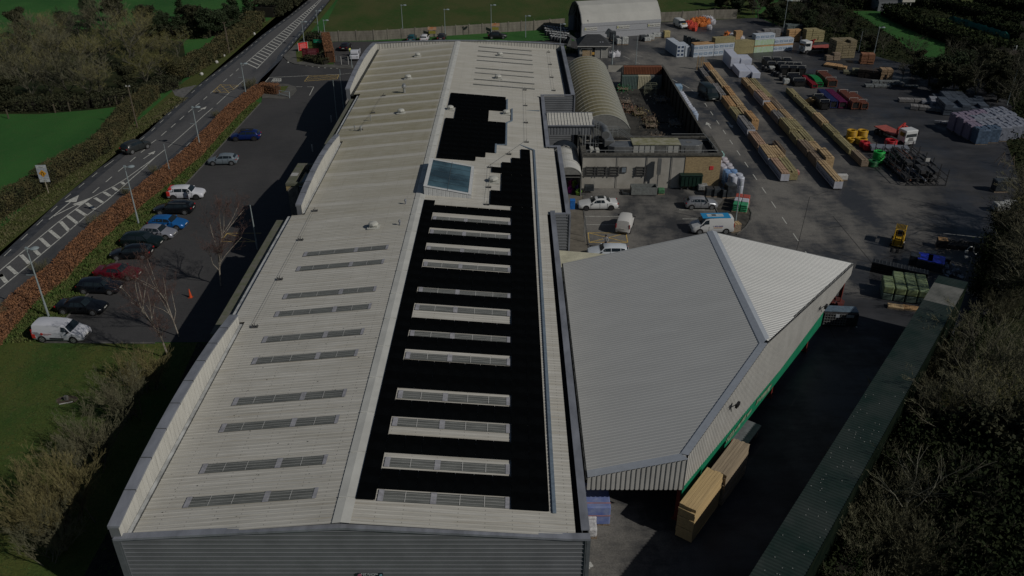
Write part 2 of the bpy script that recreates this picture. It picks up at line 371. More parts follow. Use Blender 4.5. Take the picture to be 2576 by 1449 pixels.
# arrows
def arrow(mb, tail, tip, w=.13, hw=.5, hl=1.3, z=.032):
    tail = Vector(tail).to_3d(); tip = Vector(tip).to_3d(); d = (tip-tail).normalized(); n = Vector((-d.y, d.x, 0)); nb = tip-d*hl
    line(mb, [tail, nb], w, z)
    mb.poly([(tip.x, tip.y, z+.001), (nb.x+n.x*hw, nb.y+n.y*hw, z+.001), (nb.x-n.x*hw, nb.y-n.y*hw, z+.001)])
arrow(mk, at('k',560,795), at('k',900,518), .16, .75, 2.2); arrow(mk, at('k',610,760), at('k',1048,543), .16, .6, 2.6)
arrow(mk, at('k',1635,105), at('k',1770,15), .14, .45, 1.3); line(mk, ats('k', [(1700,45),(1740,38)]), .3)
arrow(mk, at('a',1945,1100), at('a',2030,1048), .14, .45, 1.4)
# junction lines
line(mk, ats('b', [(500,1195),(615,1070),(1160,1043)]), .14); line(mk, ats('b', [(1400,1030),(1590,1026),(1740,1010)]), .1)
line(mk, ats('b', [(980,1196),(1070,1196)]), .12); line(mk, ats('b', [(1140,1196),(1228,1197),(1170,1315)]), .12); line(mk, ats('b', [(1590,1040),(1612,1230)]), .12)
for k in range(9):
    a = at('b', 880+80*k*(1.05), 850+80*math.sin(k*.19)); line(mk, [a, a+Vector((.15,-.9,0))], .3)
for row, y0 in ((0, 1085), (1, 1108)):                    # worn word painted on the lane
    for k in range(4): line(mk, ats('b', [(665+k*30, y0+8), (680+k*30, y0-5), (690+k*30, y0+10), (672+k*30, y0+16)]), .16)
line(mk, ats('b', [(645,1125),(680,1083),(783,1090),(760,1130),(650,1128)]), .12)
# customer bays by the plant room
for pts in ([(350,505),(745,503)], [(345,590),(745,592)], [(365,685),(720,687)], [(1425,517),(1840,519)], [(1465,619),(1690,621)], [(330,510),(405,985)]): line(mk, ats('g', pts), .1)
# lane through the yard
for k in range(16):
    y = 137 - k*4.6
    if y > 64: line(mk, [(32.75, y), (32.75, y-2.0)], .12)
for pts in ([(180,1065),(305,1130)], [(375,1160),(470,1215)], [(500,1240),(565,1285)]): line(mk, ats('d', pts), .12)
for pts in ([(1230,745),(1380,785)], [(1100,770),(1200,815)], [(1110,880),(1220,900)], [(1430,915),(1490,940)], [(1290,860),(1340,880)]): line(mk, ats('c', pts), .1)
arrow(mk, at('h',425,910), at('h',372,838), .16, .45, 1.3); arrow(mk, at('h',615,835), at('h',672,905), .16, .45, 1.3)
struct('road_markings', mk, WH, 'white painted lines and arrows on the road and yard')
my = MB()
def boxhatch(mb, P, w=.1, n=3):
    P = [Vector((p[0], p[1], 0)) for p in P]; line(mb, P+[P[0]], w)
    for i in range(1, n+1):
        t = i/(n+1)
        line(mb, [P[0].lerp(P[1], t), P[0].lerp(P[3], t)], w*.8, .0335); line(mb, [P[2].lerp(P[1], t), P[2].lerp(P[3], t)], w*.8, .0335)
        line(mb, [P[1].lerp(P[0], t), P[1].lerp(P[2], t)], w*.8, .0345); line(mb, [P[3].lerp(P[0], t), P[3].lerp(P[2], t)], w*.8, .0345)
    line(mb, [P[0], P[2]], w*.8, .0338); line(mb, [P[1], P[3]], w*.8, .0352)
boxhatch(my, ats('b', [(1160,1045),(1575,1030),(1550,1090),(1100,1122)]), .1, 2)
boxhatch(my, ats('a', [(2165,832),(2345,840),(2250,912),(2090,905)]), .1, 1)
for pts in ([(390,778),(820,783),(840,888),(400,888),(390,778)], [(390,778),(840,888)], [(820,783),(400,888)]): line(my, ats('g', pts), .13, .032+.001*len(pts))
line(my, ats('r', [(900,313),(625,313),(575,380),(860,382)]), .12); line(my, ats('r', [(625,316),(860,382)]), .1, .034)
struct('yellow_markings', my, YE, 'yellow hatched keep clear boxes')
# thin seams and cracks in the yard slab
cr_ = MB()
for pts in ([(0,520),(620,690)], [(120,85),(620,685)], [(620,690),(1320,430)], [(0,245),(260,210)]): line(cr_, ats('j', pts), .07, .026)
line(cr_, [(30,64),(31,80),(38,97),(41,99)], .05, .026)
struct('slab_joints', cr_, mat('joint', (.02,.02,.02), .9), 'dark joints in the yard slab')
# ================================================================ MAIN HALL
def roofmat():
    m = bpy.data.materials.new('hall_roof_sheet'); m.use_nodes = True; N, L, b = nodes(m)
    tc = N.new('ShaderNodeTexCoord').outputs['Object']; sp = N.new('ShaderNodeSeparateXYZ'); L.new(tc, sp.inputs[0])
    base = ramp(N, L, noise(N, L, tc, .35, 6, .7, (1,1.6,1)), [(.3, (.415,.405,.37)), (.7, (.475,.465,.43))])
    st = ramp(N, L, noise(N, L, tc, 1.2, 6, .75, (.12, 6, 1)), [(.35, (.74,.73,.70)), (.62, (1.04,1.04,1.04))])
    c = mixc(N, L, 1., base, st, 'MULTIPLY')
    # moss staining on the far left part of the roof, washed off under the sheet laps
    fy = ramp(N, L, mth(N, L, 'DIVIDE', mth(N, L, 'ADD', sp.outputs[1], mth(N, L, 'MULTIPLY', noise(N, L, tc, .12, 4, .6), 14)), 200.), [(.36, (0,0,0)), (.56, (1,1,1)), (.70, (.9,.9,.9)), (.78, (.25,.25,.25))])
    fx = ramp(N, L, mth(N, L, 'ADD', sp.outputs[0], 10.3), [(0, (1,1,1)), (.6, (.12,.12,.12))])
    sy = mth(N, L, 'FRACT', mth(N, L, 'DIVIDE', mth(N, L, 'ADD', sp.outputs[1], 1.2), 4.15))
    band = ramp(N, L, sy, [(0, (.1,.1,.1)), (.10, (.15,.15,.15)), (.2, (1,1,1)), (.9, (.75,.75,.75)), (.97, (.1,.1,.1))])
    mf = mixc(N, L, 1., fy, fx, 'MULTIPLY'); mf = mixc(N, L, 1., mf, band, 'MULTIPLY')
    mn = ramp(N, L, noise(N, L, tc, .5, 6, .75, (1,3,1)), [(.25, (.45,.45,.45)), (.7, (1,1,1))]); mf = mixc(N, L, 1., mf, mn, 'MULTIPLY')
    c = mixc(N, L, mf, c, (.185,.165,.085))
    # rusty streaks creeping out of the left gutter
    sk_ = ramp(N, L, noise(N, L, tc, 1., 5, .8, (.05, 2.6, 1)), [(.50, (0,0,0)), (.68, (.55,.55,.55))])
    pt_ = ramp(N, L, noise(N, L, tc, .22, 3, .6), [(.4, (.2,.2,.2)), (.62, (1,1,1))])
    c = mixc(N, L, mixc(N, L, 1., sk_, pt_, 'MULTIPLY'), c, (.27,.235,.17))
    fx2 = mth(N, L, 'FRACT', mth(N, L, 'DIVIDE', sp.outputs[0], 1.53)); fy2 = mth(N, L, 'FRACT', mth(N, L, 'DIVIDE', sp.outputs[1], .3207))
    dot = mth(N, L, 'MULTIPLY', mth(N, L, 'LESS_THAN', fx2, .022), mth(N, L, 'LESS_THAN', fy2, .25))
    c = mixc(N, L, mth(N, L, 'MULTIPLY', dot, .75), c, (.06,.05,.04))
    L.new(c, b.inputs['Base Color']); b.inputs['Roughness'].default_value = .62; b.inputs['Specular IOR Level'].default_value = .3
    return m
ROOF = roofmat()
COP = mat('coping_metal', (.17,.18,.205), .5, .0, var=.25, scale=.8, stretch=(1,.4,1), spec=.5)
CLAD = mat('dark_cladding', (.125,.132,.142), .5, var=.1, scale=.6, spec=.5)
PARW = mat('parapet_lining', (.46,.45,.41), .6, var=.10, scale=.9, stretch=(1,3,.5))
GUT = mat('gutter_dark', (.03,.032,.03), .7, var=.6, scale=2)  # one dark tone for gutters, joint strips and fillers
GRM = mat('gutter_pale', (.35,.36,.36), .55, var=.3, scale=1.2)
MOSS = mat('mossy_concrete', (.125,.12,.105), .95, col2=(.09,.10,.06), scale=1.6)
ZB = -1.66
RIDGE = mat('ridge_flashing', (.46,.46,.43), .55, var=.08, scale=.7)
def zr(X): return 7.2-.098*(-9.75-X) if X < -9.75 else 7.2-.082*(X+9.75)
def XL(y): return -22.0 if y < 57.4 else (-23.05 if y < 78.6 else (-21.7 if y < 101 else (-22.9 if y < 122.3 else -23.9)))
def XR(y): return 3.68 if y < 78.4 else (5.3 if y < 99.3 else (4.05 if y < 120.6 else 8.1))
hall = thing('warehouse', 'long pale ribbed metal roofed hall with black solar panels and grey parapets', 'warehouse', (0,0,0))
rb = MB()
ribbed(rb, 34.05, 150.9, .333, .021, .3, lambda s, h, t: (t, s, zr(t)+h), lambda s: (XL(s), -9.75))
ribbed(rb, 34.05, 150.9, .333, .021, .3, lambda s, h, t: (t, s, zr(t)+h), lambda s: (-9.75, XR(s)))
rb.build('roof', ROOF, hall)
mb = MB()
for x0, x1 in ((-10.25, -9.75), (-9.75, -9.2)):
    mb.quad((x0,34,zr(x0)+.07 if x0 < -9.8 else 7.29), (x1,34,7.29 if x1 > -9.8 and x0 < -9.8 else zr(x1)+.07), (x1,150.8,7.29 if x1 > -9.8 and x0 < -9.8 else zr(x1)+.07), (x0,150.8,zr(x0)+.07 if x0 < -9.8 else 7.29))
for k in range(29): mb.bx(-10.2, -9.25, 36+k*4, 36.06+k*4, 7.27, 7.305)
mb.build('ridge_cap', RIDGE, hall)
# closed body walls below
wl = MB()
for (y0, y1, xl, xr) in ((34.2,57.4,-22.7,4.3),(57.4,78.4,-24.0,4.3),(78.4,99.0,-22.3,5.95),(99.0,101,-22.3,4.55),(101,120.6,-23.9,4.55),(120.6,150.5,-24.9,9.0)):
    wl.bx(xl, xl+.1, y0, y1, ZB, 5.2); wl.bx(xr-.1, xr, y0, y1, ZB, 5.6)
wl.bx(-24.8, 8.9, 150.4, 150.5, ZB, 5.4)
wl.build('side_wall', mat('render_wall', (.20,.195,.18), .85, var=.2), hall)
# front gable wall, horizontally ribbed
FY = 33.95
def gz(x): return 6.12+(7.03-6.12)*(1-abs(x+9.75)/(13.0 if x < -9.75 else 13.6)) if -22.75 < x < 3.8 else 6.12
fw = MB()
def frng(z):
    if z < 5.96: return (-22.6, 4.3)
    t = 1-(z-5.96)/.95
    if t <= 0: return None
    return (-9.75-13*t, -9.75+13.6*t)
ribbed(fw, -1.7, 6.9, .34, .055, .16, lambda s, h, t: (t, FY-h, s), frng)
fw.build('front_wall', CLAD, hall)
tr = MB(); tr.bx(-22.95, -22.6, FY-.1, FY+.1, ZB, 6.1); tr.bx(4.3, 4.52, FY-.1, FY+.1, ZB, 6.1); tr.bx(4.22, 4.3, FY-.085, FY, ZB, 6.05); tr.bx(-22.6, -22.5, FY-.08, FY, ZB, 6.1)
tr.build('corner_trim', mat('trim_dark', (.10,.11,.12), .5, var=.1), hall)
cp = MB()
xs = [-22.9, -9.75, 3.4, 4.5]
for a, c in zip(xs[:-1], xs[1:]):
    za, zc = (6.12 if a < -20 else (7.03 if a < -9 else 6.15)), (7.03 if c < -9 else 6.15)
    b0 = len(cp.v); y0, y1 = FY-.12, FY+.33
    cp.v += [(a,y0,za-.16),(c,y0,zc-.16),(c,y1,zc-.16),(a,y1,za-.16),(a,y0,za),(c,y0,zc),(c,y1,zc),(a,y1,za)]
    for q2 in ((0,3,2,1),(4,5,6,7),(0,1,5,4),(1,2,6,5),(2,3,7,6),(3,0,4,7)): cp.f.append(tuple(b0+i for i in q2))
cp.build('front_coping', COP, hall)
# left parapets with arched tops
def parapet(x_out, x_in, y0, y1, z0, zm, z1, bottom=5.75, n=12, seam=True):
    wm, cm, cm2 = MB(), MB(), MB(); P = []
    for i in range(n+1):
        t = i/n; z = z0*(1-t)+z1*t + (zm-(z0+z1)/2)*4*t*(1-t); P.append((y0+(y1-y0)*t, z))
    for (ya, za), (yb, zb) in zip(P[:-1], P[1:]):
        m_ = max(1, int((yb-ya)/.5))
        for k in range(m_):
            a = ya+(yb-ya)*k/m_; c = ya+(yb-ya)*(k+1)/m_; z_a = za+(zb-za)*k/m_; z_c = za+(zb-za)*(k+1)/m_
            xo = x_in; g = .03
            wm.quad((xo,c-g,bottom),(xo,a,bottom),(xo,a,z_a-.1),(xo,c-g,z_c-.1)); wm.quad((xo-.005,c,bottom),(xo,c-g,bottom),(xo,c-g,z_c-.1),(xo-.005,c,z_c-.1))
        b0 = len(cm.v)
        cm.v += [(x_out,ya+.03,za-.28),(x_in+.03,ya+.03,za-.12),(x_in+.03,yb,zb-.12),(x_out,yb,zb-.28),(x_out,ya+.03,za),(x_in+.03,ya+.03,za),(x_in+.03,yb,zb),(x_out,yb,zb)]
        for q2 in ((0,3,2,1),(4,5,6,7),(0,1,5,4),(1,2,6,5),(2,3,7,6),(3,0,4,7)): cm.f.append(tuple(b0+i for i in q2))
        cm2.quad((x_out+.08,ya,ZB),(x_out+.08,yb,ZB),(x_out+.08,yb,zb-.2),(x_out+.08,ya,za-.2))
    o = wm.build('parapet', PARW, hall); c = cm.build('coping', COP, o)
    e = MB(); e.bx(x_out+.09, x_in-.03, y0+.02, y0+.09, ZB, z0-.15); e.bx(x_out+.09, x_in-.03, y1-.09, y1-.02, ZB, z1-.15); e.build('end_panel', CLAD, o)
    j = MB()
    for (ya, za) in P[1:-1:1]: j.bx(x_out-.01, x_in+.04, ya-.005, ya+.045, za-.15, za+.012)
    j.build('joint_strip', GUT, o); cm2.build('outer_cladding', CLAD, o)
    return o
parapet(-23.1, -22.45, 34.0, 57.4, 6.95, 7.72, 6.75, n=9)
parapet(-22.7, -22.1, 79.2, 101.2, 6.9, 7.7, 6.9, n=9)
parapet(-25.1, -24.4, 122.4, 150.6, 6.75, 7.75, 7.0, n=11)
lg = MB()
lg.bx(-22.42, -22.06, 34.3, 57.4, 5.80, 5.86); lg.bx(-22.07, -21.8, 79.3, 101, 5.80, 5.86); lg.bx(-23.6, -23.1, 57.5, 79.0, 5.45, 5.62); lg.bx(-23.4, -22.95, 101.2, 122.3, 5.5, 5.66)
lg.build('gutter', GRM, hall)
dg = MB()
dg.bx(-22.05, -21.98, 34.3, 57.4, 5.7, 5.97); dg.bx(-21.78, -21.7, 79.3, 101, 5.75, 5.98); dg.bx(-23.1, -23.04, 57.5, 79, 5.6, 5.84); dg.bx(-22.94, -22.88, 101.2, 122.3, 5.6, 5.86); dg.bx(-24.35, -23.88, 122.5, 150.4, 5.55, 5.78)
for (y0, y1, xe, xo) in ((34.2,78.4,3.66,4.0),(78.5,99.0,5.28,5.62),(99.0,120.5,4.03,4.26),(120.6,150.4,8.08,8.72)): dg.bx(xe, xo, y0, y1, 5.35, 5.5)
dg.build('valley_gutter', GUT, hall)
le = MB(); le.bx(-24.9, -23.6, 57.0, 79.2, 4.85, 5.1); le.bx(-24.45, -23.4, 101.2, 122.2, 4.95, 5.2)
le.build('eaves_ledge', MOSS, hall)
# right parapets and the stepped end faces
rc, rp_ = MB(), MB()
def rpar(x_in, x_out, y0, y1, z=6.3):
    rc.bx(x_in, x_out, y0, y1, z-.08, z); rp_.bx(x_in+.04, x_in+.1, y0, y1, 5.4, z-.083); rp_.bx(x_out-.1, x_out-.04, y0, y1, ZB, z-.083)
    for k in range(int((y1-y0)/6)): rc.bx(x_in-.012, x_out+.012, y0+3+k*6, y0+3.07+k*6, z-.07, z+.012)
rpar(4.0, 4.5, 34.4, 79.0); rpar(5.62, 6.12, 78.2, 98.4); rpar(4.24, 4.74, 98.4, 120.3); rpar(8.75, 9.35, 120.0, 150.6, 6.5)
rc.bx(4.74, 6.12, 98.4, 98.8, 6.2, 6.296); rc.bx(4.5, 5.62, 78.2, 78.5, 6.2, 6.294); rc.bx(4.2, 8.75, 119.9, 120.2, 6.35, 6.49)
rc.build('right_coping', COP, hall); rp_.build('right_parapet', CLAD, hall)
jf = MB()
ribbed(jf, -1.7, 6.2, .34, .04, .5, lambda s, h, t: (t, 78.2-h, s), lambda s: (4.5, 6.0))
jf.build('step_wall', CLAD, hall); jf = MB()
ribbed(jf, -1.7, 6.3, .34, .04, .5, lambda s, h, t: (t, 119.9-h, s), lambda s: (4.76, 9.2))
jf.build('step_wall', CLAD, hall)
jt = MB(); jt.bx(5.98, 6.14, 78.08, 78.2, ZB, 6.2); jt.bx(9.2, 9.38, 119.76, 119.9, ZB, 6.4); jt.build('step_trim', COP, hall)
# far gable parapet, curved top, vertical seams
fg, fc = MB(), MB(); n = 66
def fz(x): t = (x+24.4)/33.5; return 6.95*(1-t)+6.75*t+.55*4*t*(1-t)
for i in range(n):
    a = -24.4+33.5*i/n; c = -24.4+33.5*(i+1)/n
    fg.quad((a,150.5,4.9),(c-.09,150.5,4.9),(c-.09,150.5,fz(c)-.05),(a,150.5,fz(a)-.05)); fg.quad((c-.09,150.5,4.9),(c,150.44,4.9),(c,150.44,fz(c)-.05),(c-.09,150.5,fz(c)-.05))
for i in range(20):
    a = -24.6+34*i/20; c = -24.6+34*(i+1)/20; b0 = len(fc.v)
    fc.v += [(a,150.4,fz(a)-.1),(c,150.4,fz(c)-.1),(c,150.85,fz(c)-.1),(a,150.85,fz(a)-.1),(a,150.4,fz(a)),(c,150.4,fz(c)),(c,150.85,fz(c)),(a,150.85,fz(a))]
    for q2 in ((0,3,2,1),(4,5,6,7),(0,1,5,4),(1,2,6,5),(2,3,7,6),(3,0,4,7)): fc.f.append(tuple(b0+k for k in q2))
gp = fg.build('gable_parapet', PARW, hall); fc.build('gable_coping', COP, gp)
# rooflights (dull ribbed plastic strips)
RL = mat('rooflight_plastic', (.115,.12,.112), .45, var=.25, scale=1.5, stretch=(.4,3,1), spec=.4)
RLE = mat('rooflight_lap', (.27,.27,.29), .6, var=.2, scale=3)
WHB = mat('pale_bar', (.42,.42,.40), .6, var=.1)
def rooflight(x0, x1, y0, y1, ends=True, bars=3):
    mb = MB()
    ribbed(mb, y0, y1, (y1-y0)/4, .012, .35, lambda s, h, t: (t, s, zr(t)+.045+h), lambda s: (x0, x1))
    o = mb.build('skylight', RL, hall)
    e = MB(); xm = x0+(x1-x0)*(.62 if x1 < -9 else .42)
    for a, c in (((x0-.05, x0+.28), (x1-.2, x1+.05), (xm-.18, xm+.18)) if ends else ((xm-.1, xm+.1),)):
        e.quad((a,y0-.03,zr(a)+.075),(c,y0-.03,zr(c)+.075),(c,y1+.03,zr(c)+.075),(a,y1+.03,zr(a)+.075)) if a < c else None
    for p_ in () if not ends else (): pass
    e.build('lap_sheet', RLE, o)
    g = MB(); W_ = (x1-x0)
    for k in (.18, .36, .80) if x1 < -9 else (.2, .62, .81):
        xx = x0+W_*k; g.quad((xx,y0,zr(xx)+.082),(xx+.04,y0,zr(xx+.04)+.082),(xx+.04,y1,zr(xx+.04)+.082),(xx,y1,zr(xx)+.082))
    for k in (.22, .5, .78):
        yy = y0+(y1-y0)*k; g.quad((x0+.25,yy,zr(x0+.25)+.08),(x1-.25,yy,zr(x1-.25)+.08),(x1-.25,yy+.02,zr(x1-.25)+.08),(x0+.25,yy+.02,zr(x0+.25)+.08))
    g.build('glazing_bar', WHB, o)
    return o
for y0 in (68.6, 65.72, 60.72, 57.8, 53.95, 51.0, 46.0, 43.1, 39.1, 36.15): rooflight(-19.6, -11.65, y0, y0+.86)
WIN = [(74.95,76.75,0.15,.75),(71.75,73.15,.15,.85),(68.3,69.85,.1,.75),(64.9,66.45,.3,.8),(60.45,61.35,.05,.8),(56.3,58.65,1.3,.85),(53.6,54.52,.05,.8),(50.4,51.85,.2,.85),(45.55,46.95,.25,.85),(41.85,43.75,.95,.85),(38.6,40.1,.25,.85),(35.9,36.85,.0,.9)]
for y0, y1, off, hh in WIN: rooflight(-7.9, -.2, y0+off, y0+off+hh)
for y0 in (147.6,144.6,141.0,138.2,133.3,130.4,126.7,123.9): rooflight(-5.9, 3.5, y0, y0+.45, False)
# raised glazed lantern
ln = MB(); z0a, z0b = 8.1, 7.12
LX0, LX1, LY0, LY1 = -9.35, -4.4, 81.1, 89.4
FRM = mat('lantern_frame', (.44,.45,.45), .5, var=.08)
def skirt(mb, a, c, za0, zc0, za1, zc1, nrm):
    nseg = max(2, int((Vector(c)-Vector(a)).length/.42)); A, C = Vector(a), Vector(c); N_ = Vector(nrm)*.035
    for i in range(nseg):
        t0, t1 = i/nseg, (i+1)/nseg; tm = t1-.22/nseg
        p, q2, r2 = A.lerp(C, t0), A.lerp(C, tm), A.lerp(C, t1)
        f0 = lambda t: za0+(zc0-za0)*t; f1 = lambda t: za1+(zc1-za1)*t
        mb.quad((p.x+N_.x,p.y+N_.y,f0(t0)),(q2.x+N_.x,q2.y+N_.y,f0(tm)),(q2.x+N_.x,q2.y+N_.y,f1(tm)),(p.x+N_.x,p.y+N_.y,f1(t0)))
        mb.quad((q2.x+N_.x,q2.y+N_.y,f0(tm)),(r2.x,r2.y,f0(t1)),(r2.x,r2.y,f1(t1)),(q2.x+N_.x,q2.y+N_.y,f1(tm)))
skirt(ln, (LX0,LY0), (LX1,LY0), 7.15, 6.7, z0a, z0b, (0,-1,0)); skirt(ln, (LX1,LY0), (LX1,LY1), 6.6, 6.6, z0b, z0b, (1,0,0))
skirt(ln, (LX0,LY1), (LX1,LY1), 7.1, 6.7, z0a, z0b, (0,1,0)); skirt(ln, (LX0,LY0), (LX0,LY1), 7.0, 7.0, z0a, z0a, (-1,0,0))
lo_ = ln.build('roof_lantern', FRM, hall)
def lz(x): return z0a+(z0b-z0a)*(x-LX0)/(LX1-LX0)
g = MB(); g.quad((LX0+.3,LY0+.35,lz(LX0+.3)+.05),(LX1-.25,LY0+.35,lz(LX1-.25)+.05),(LX1-.25,LY1-.3,lz(LX1-.25)+.05),(LX0+.3,LY1-.3,lz(LX0+.3)+.05))
m = mat('lantern_glass', (.045,.085,.105), .12, var=.5, scale=.35, spec=.6); g.build('glass', m, lo_)
g = MB()
def barx(y, w_): g.quad((LX0,y,lz(LX0)+.075),(LX1,y,lz(LX1)+.075),(LX1,y+w_,lz(LX1)+.075),(LX0,y+w_,lz(LX0)+.075))
def bary(x, w_): g.quad((x,LY0+.02,lz(x)+.08),(x+w_,LY0+.02,lz(x+w_)+.08),(x+w_,LY1-.02,lz(x+w_)+.08),(x,LY1-.02,lz(x)+.08))
barx(LY0-.06, .45); barx(LY1-.36, .4); bary(LX0-.05, .38); bary(LX1-.28, .32)
g.build('kerb_frame', FRM, lo_)
g = MB()
for k in range(1, 5): barx(LY0+.35+k*1.52, .05)
bary(LX0+2.45, .06); g.build('glazing_bar', mat('dark_bar', (.05,.07,.08), .4), lo_)
# vents, cowls, safety anchors
VW = mat('vent_plastic', (.40,.40,.365), .55, var=.1, scale=4)
def vent(x, y, s=1.):
    z = zr(x); mb = MB(); mb.box((x, y, z+.02), (1.15*s, .95*s, .07)); mb.box((x, y, z+.09), (.75*s, .6*s, .22))
    o = mb.build('roof_vent', VW, hall)
    h = MB(); h.v = []; prof = [(.32,0),(.52,.03),(.56,.12),(.50,.28),(.36,.36),(.05,.39)]
    h.lathe((x, y, z+.28), [(r*s*.85, q*s*.85) for r, q in prof], 8); h.build('vent_hood', VW, o, smooth=True)
for x, y, s in ((-16.16,142.3,1),(-16.3,128.4,1.1),(-15.3,110.7,1.05),(-2.06,142.6,1.05),(-2.18,128.3,1.15),(-8.5,110.8,1),(-.8,110.8,1.05),(-2.1,86.1,1.2),(-13.7,73.8,1.05)): vent(x, y, s)
def cowl(x, y, h, r, m):
    MB().lathe((x, y, zr(x)+.02), [(r*.6,0),(r*.6,h*.55),(r,h*.58),(r*1.1,h*.78),(r*.7,h*.9),(r*.75,h),(.02,h*1.02)], 10).build('flue_cowl', m, hall, smooth=True)
SIL = mat('bright_steel', (.45,.46,.46), .3, .7, var=.1)
cowl(-16.0, 120.7, 1.3, .34, SIL); cowl(-11.1, 78.9, .55, .12, COP); cowl(-11.1, 73.8, .55, .12, COP); cowl(-19.9, 104.5, .7, .14, SIL); cowl(-20.8, 105, .7, .1, SIL); cowl(-19.2,108.5,.8,.1,SIL)
DKM = mat('dark_metal', (.06,.06,.06), .5, var=.3)
APS = [(6.5,147.9),(6.46,139.5),(6.4,131.5),(6.4,124.1),(1.95,123.2),(1.94,115.3),(1.9,107.7),(1.87,100),(-.34,95.2),(-2.54,90.4),(-2.55,84.4),(-2.64,79.7),(-20.7,79.2),(-20.7,72.3),(-20.8,64.4),(-20.9,56.5),(-19.0,120),(-19.4,112),(-20,105)]
for x, y in APS:
    mb = MB(); z = zr(x)+.04; mb.box((x, y, z), (.55, .35, .03)); mb.tube((x, y, z), (x, y, z+.38), .035, n=6); mb.box((x-.2, y, z+.03), (.06,.3,.12)); mb.box((x+.2, y, z+.03), (.06,.3,.12))
    mb.build('safety_anchor', DKM, hall)
wr = MB()
for A in (APS[:4], APS[4:12], APS[12:16], APS[16:19]):
    for a, c in zip(A[:-1], A[1:]): wr.tube((a[0],a[1],zr(a[0])+.33), (c[0],c[1],zr(c[0])+.33), .013, n=3)
wr.build('safety_cable', DKM, hall)
# cable tray along the panels
CT = mat('tray_steel', (.19,.24,.29), .45, .3, var=.15)
ty = MB()
def tray(pts, w_=.22):
    for a, c in zip(pts[:-1], pts[1:]):
        d = Vector((c[0]-a[0], c[1]-a[1], 0)); mx, my_ = (a[0]+c[0])/2, (a[1]+c[1])/2
        ty.box((mx, my_, min(zr(a[0]), zr(c[0]))+.05), (d.length, w_, .1), math.atan2(d.y, d.x))
tray([(2.52,35.75),(2.75,97.1),(-.72,100.8)]); tray([(-.72,98.2),(-.72,107),(.0,108),(.0,113.2)]); tray([(-.7,112.4),(-.7,117.5)]); tray([(-2.0,95.2),(-2.0,98.3),(-.75,98.4)]); tray([(-.6,113.5),(3.9,113.3)], .12)
ty.build('cable_tray', CT, hall)
# bird droppings and specks by the ridge flashing
sp = MB()
for i in range(170):
    y = rnd.uniform(36, 72); x = -9.2+rnd.gauss(.12, .12); s_ = rnd.uniform(.02, .07)
    if x < -9.2: x = -9.15
    sp.quad((x,y,zr(x)+.05),(x+s_,y,zr(x+s_)+.05),(x+s_*.8,y+s_*1.4,zr(x+s_)+.05),(x-.01,y+s_,zr(x)+.05))
for i in range(120):
    y = rnd.uniform(35, 60); x = rnd.uniform(-21.5, -10.5); s_ = rnd.uniform(.02, .06)
    sp.quad((x,y,zr(x)+.05),(x+s_*1.5,y,zr(x+s_)+.05),(x+s_,y+s_,zr(x+s_)+.05),(x,y+s_,zr(x)+.05))
sp.build('roof_specks', mat('speck', (.04,.04,.035), .9), hall)
# wall sign
sg = MB(); sg.bx(-9.15, -7.62, FY-.13, FY-.11, 3.0, 3.36)
SGB = mat('sign_navy', (.012,.02,.03), .4)
so = sg.build('wall_sign', SGB, hall)
so['label'] = 'dark blue oval ended camera warning sign TOP WATCH 24hr CCTV'
WT = mat('sign_white', (.65,.68,.70), .5, var=.03)
MR = Matrix.Rotation(R(90), 4, 'X')
textmesh('lettering', 'TOP WATCH', .17, WT, so, Matrix.Translation((-8.42, FY-.14, 3.27)) @ MR)
textmesh('lettering', '24hr CCTV', .15, WT, so, Matrix.Translation((-8.45, FY-.14, 3.1)) @ MR)
e = MB(); e.tube((-9.0,FY-.13,3.16), (-9.0,FY-.15,3.16), .13, n=14); e.build('emblem', mat('sign_pink', (.30,.10,.16), .5), so)
e = MB(); e.tube((-7.75,FY-.13,3.17), (-7.75,FY-.15,3.17), .09, n=14); e.build('emblem', mat('sign_eye', (.16,.32,.38), .5), so)
# portico on the car park side
po = MB(); PX0, PX1, PY0, PY1 = -25.6, -22.75, 86.6, 92.9
po.bx(PX0, PX0+.85, PY0, PY1, 5.9, 6.2); po.bx(PX0+.85, PX1, PY0, PY0+.5, 5.9, 6.19); po.bx(PX0+.85, PX1, PY1-.4, PY1, 5.9, 6.19)
pc = po.build('portico', MOSS, hall)
MB().bx(PX0+.1, PX0+1.3, PY0+.15, PY0+.6, ZB, 5.9).bx(PX0+.1, PX0+1.3, PY1-.6, PY1-.15, ZB, 5.9).build('portico_pier', mat('pier_conc', (.13,.125,.115), .85, var=.3), pc)
MB().bx(PX0+.85, PX1, PY0+.5, PY1-.4, 5.5, 5.6).build('portico_glass', mat('dark_glass', (.02,.035,.04), .15, var=.4, scale=1, spec=.5), pc)
MB().bx(PX0+.02, PX0+.82, 88.9, 89.8, 6.2, 6.215).build('pale_patch', mat('pale_patch', (.32,.32,.31), .8, var=.2), pc)
mb = MB(); mb.poly([(PX0+.02,PY0-.02,5.85),(PX0+.02,PY0-.02,5.3),(PX0+.6,PY0-.02,5.85)]); mb.build('yellow_panel', mat('yellow_sign', (.28,.22,.11), .6), pc)
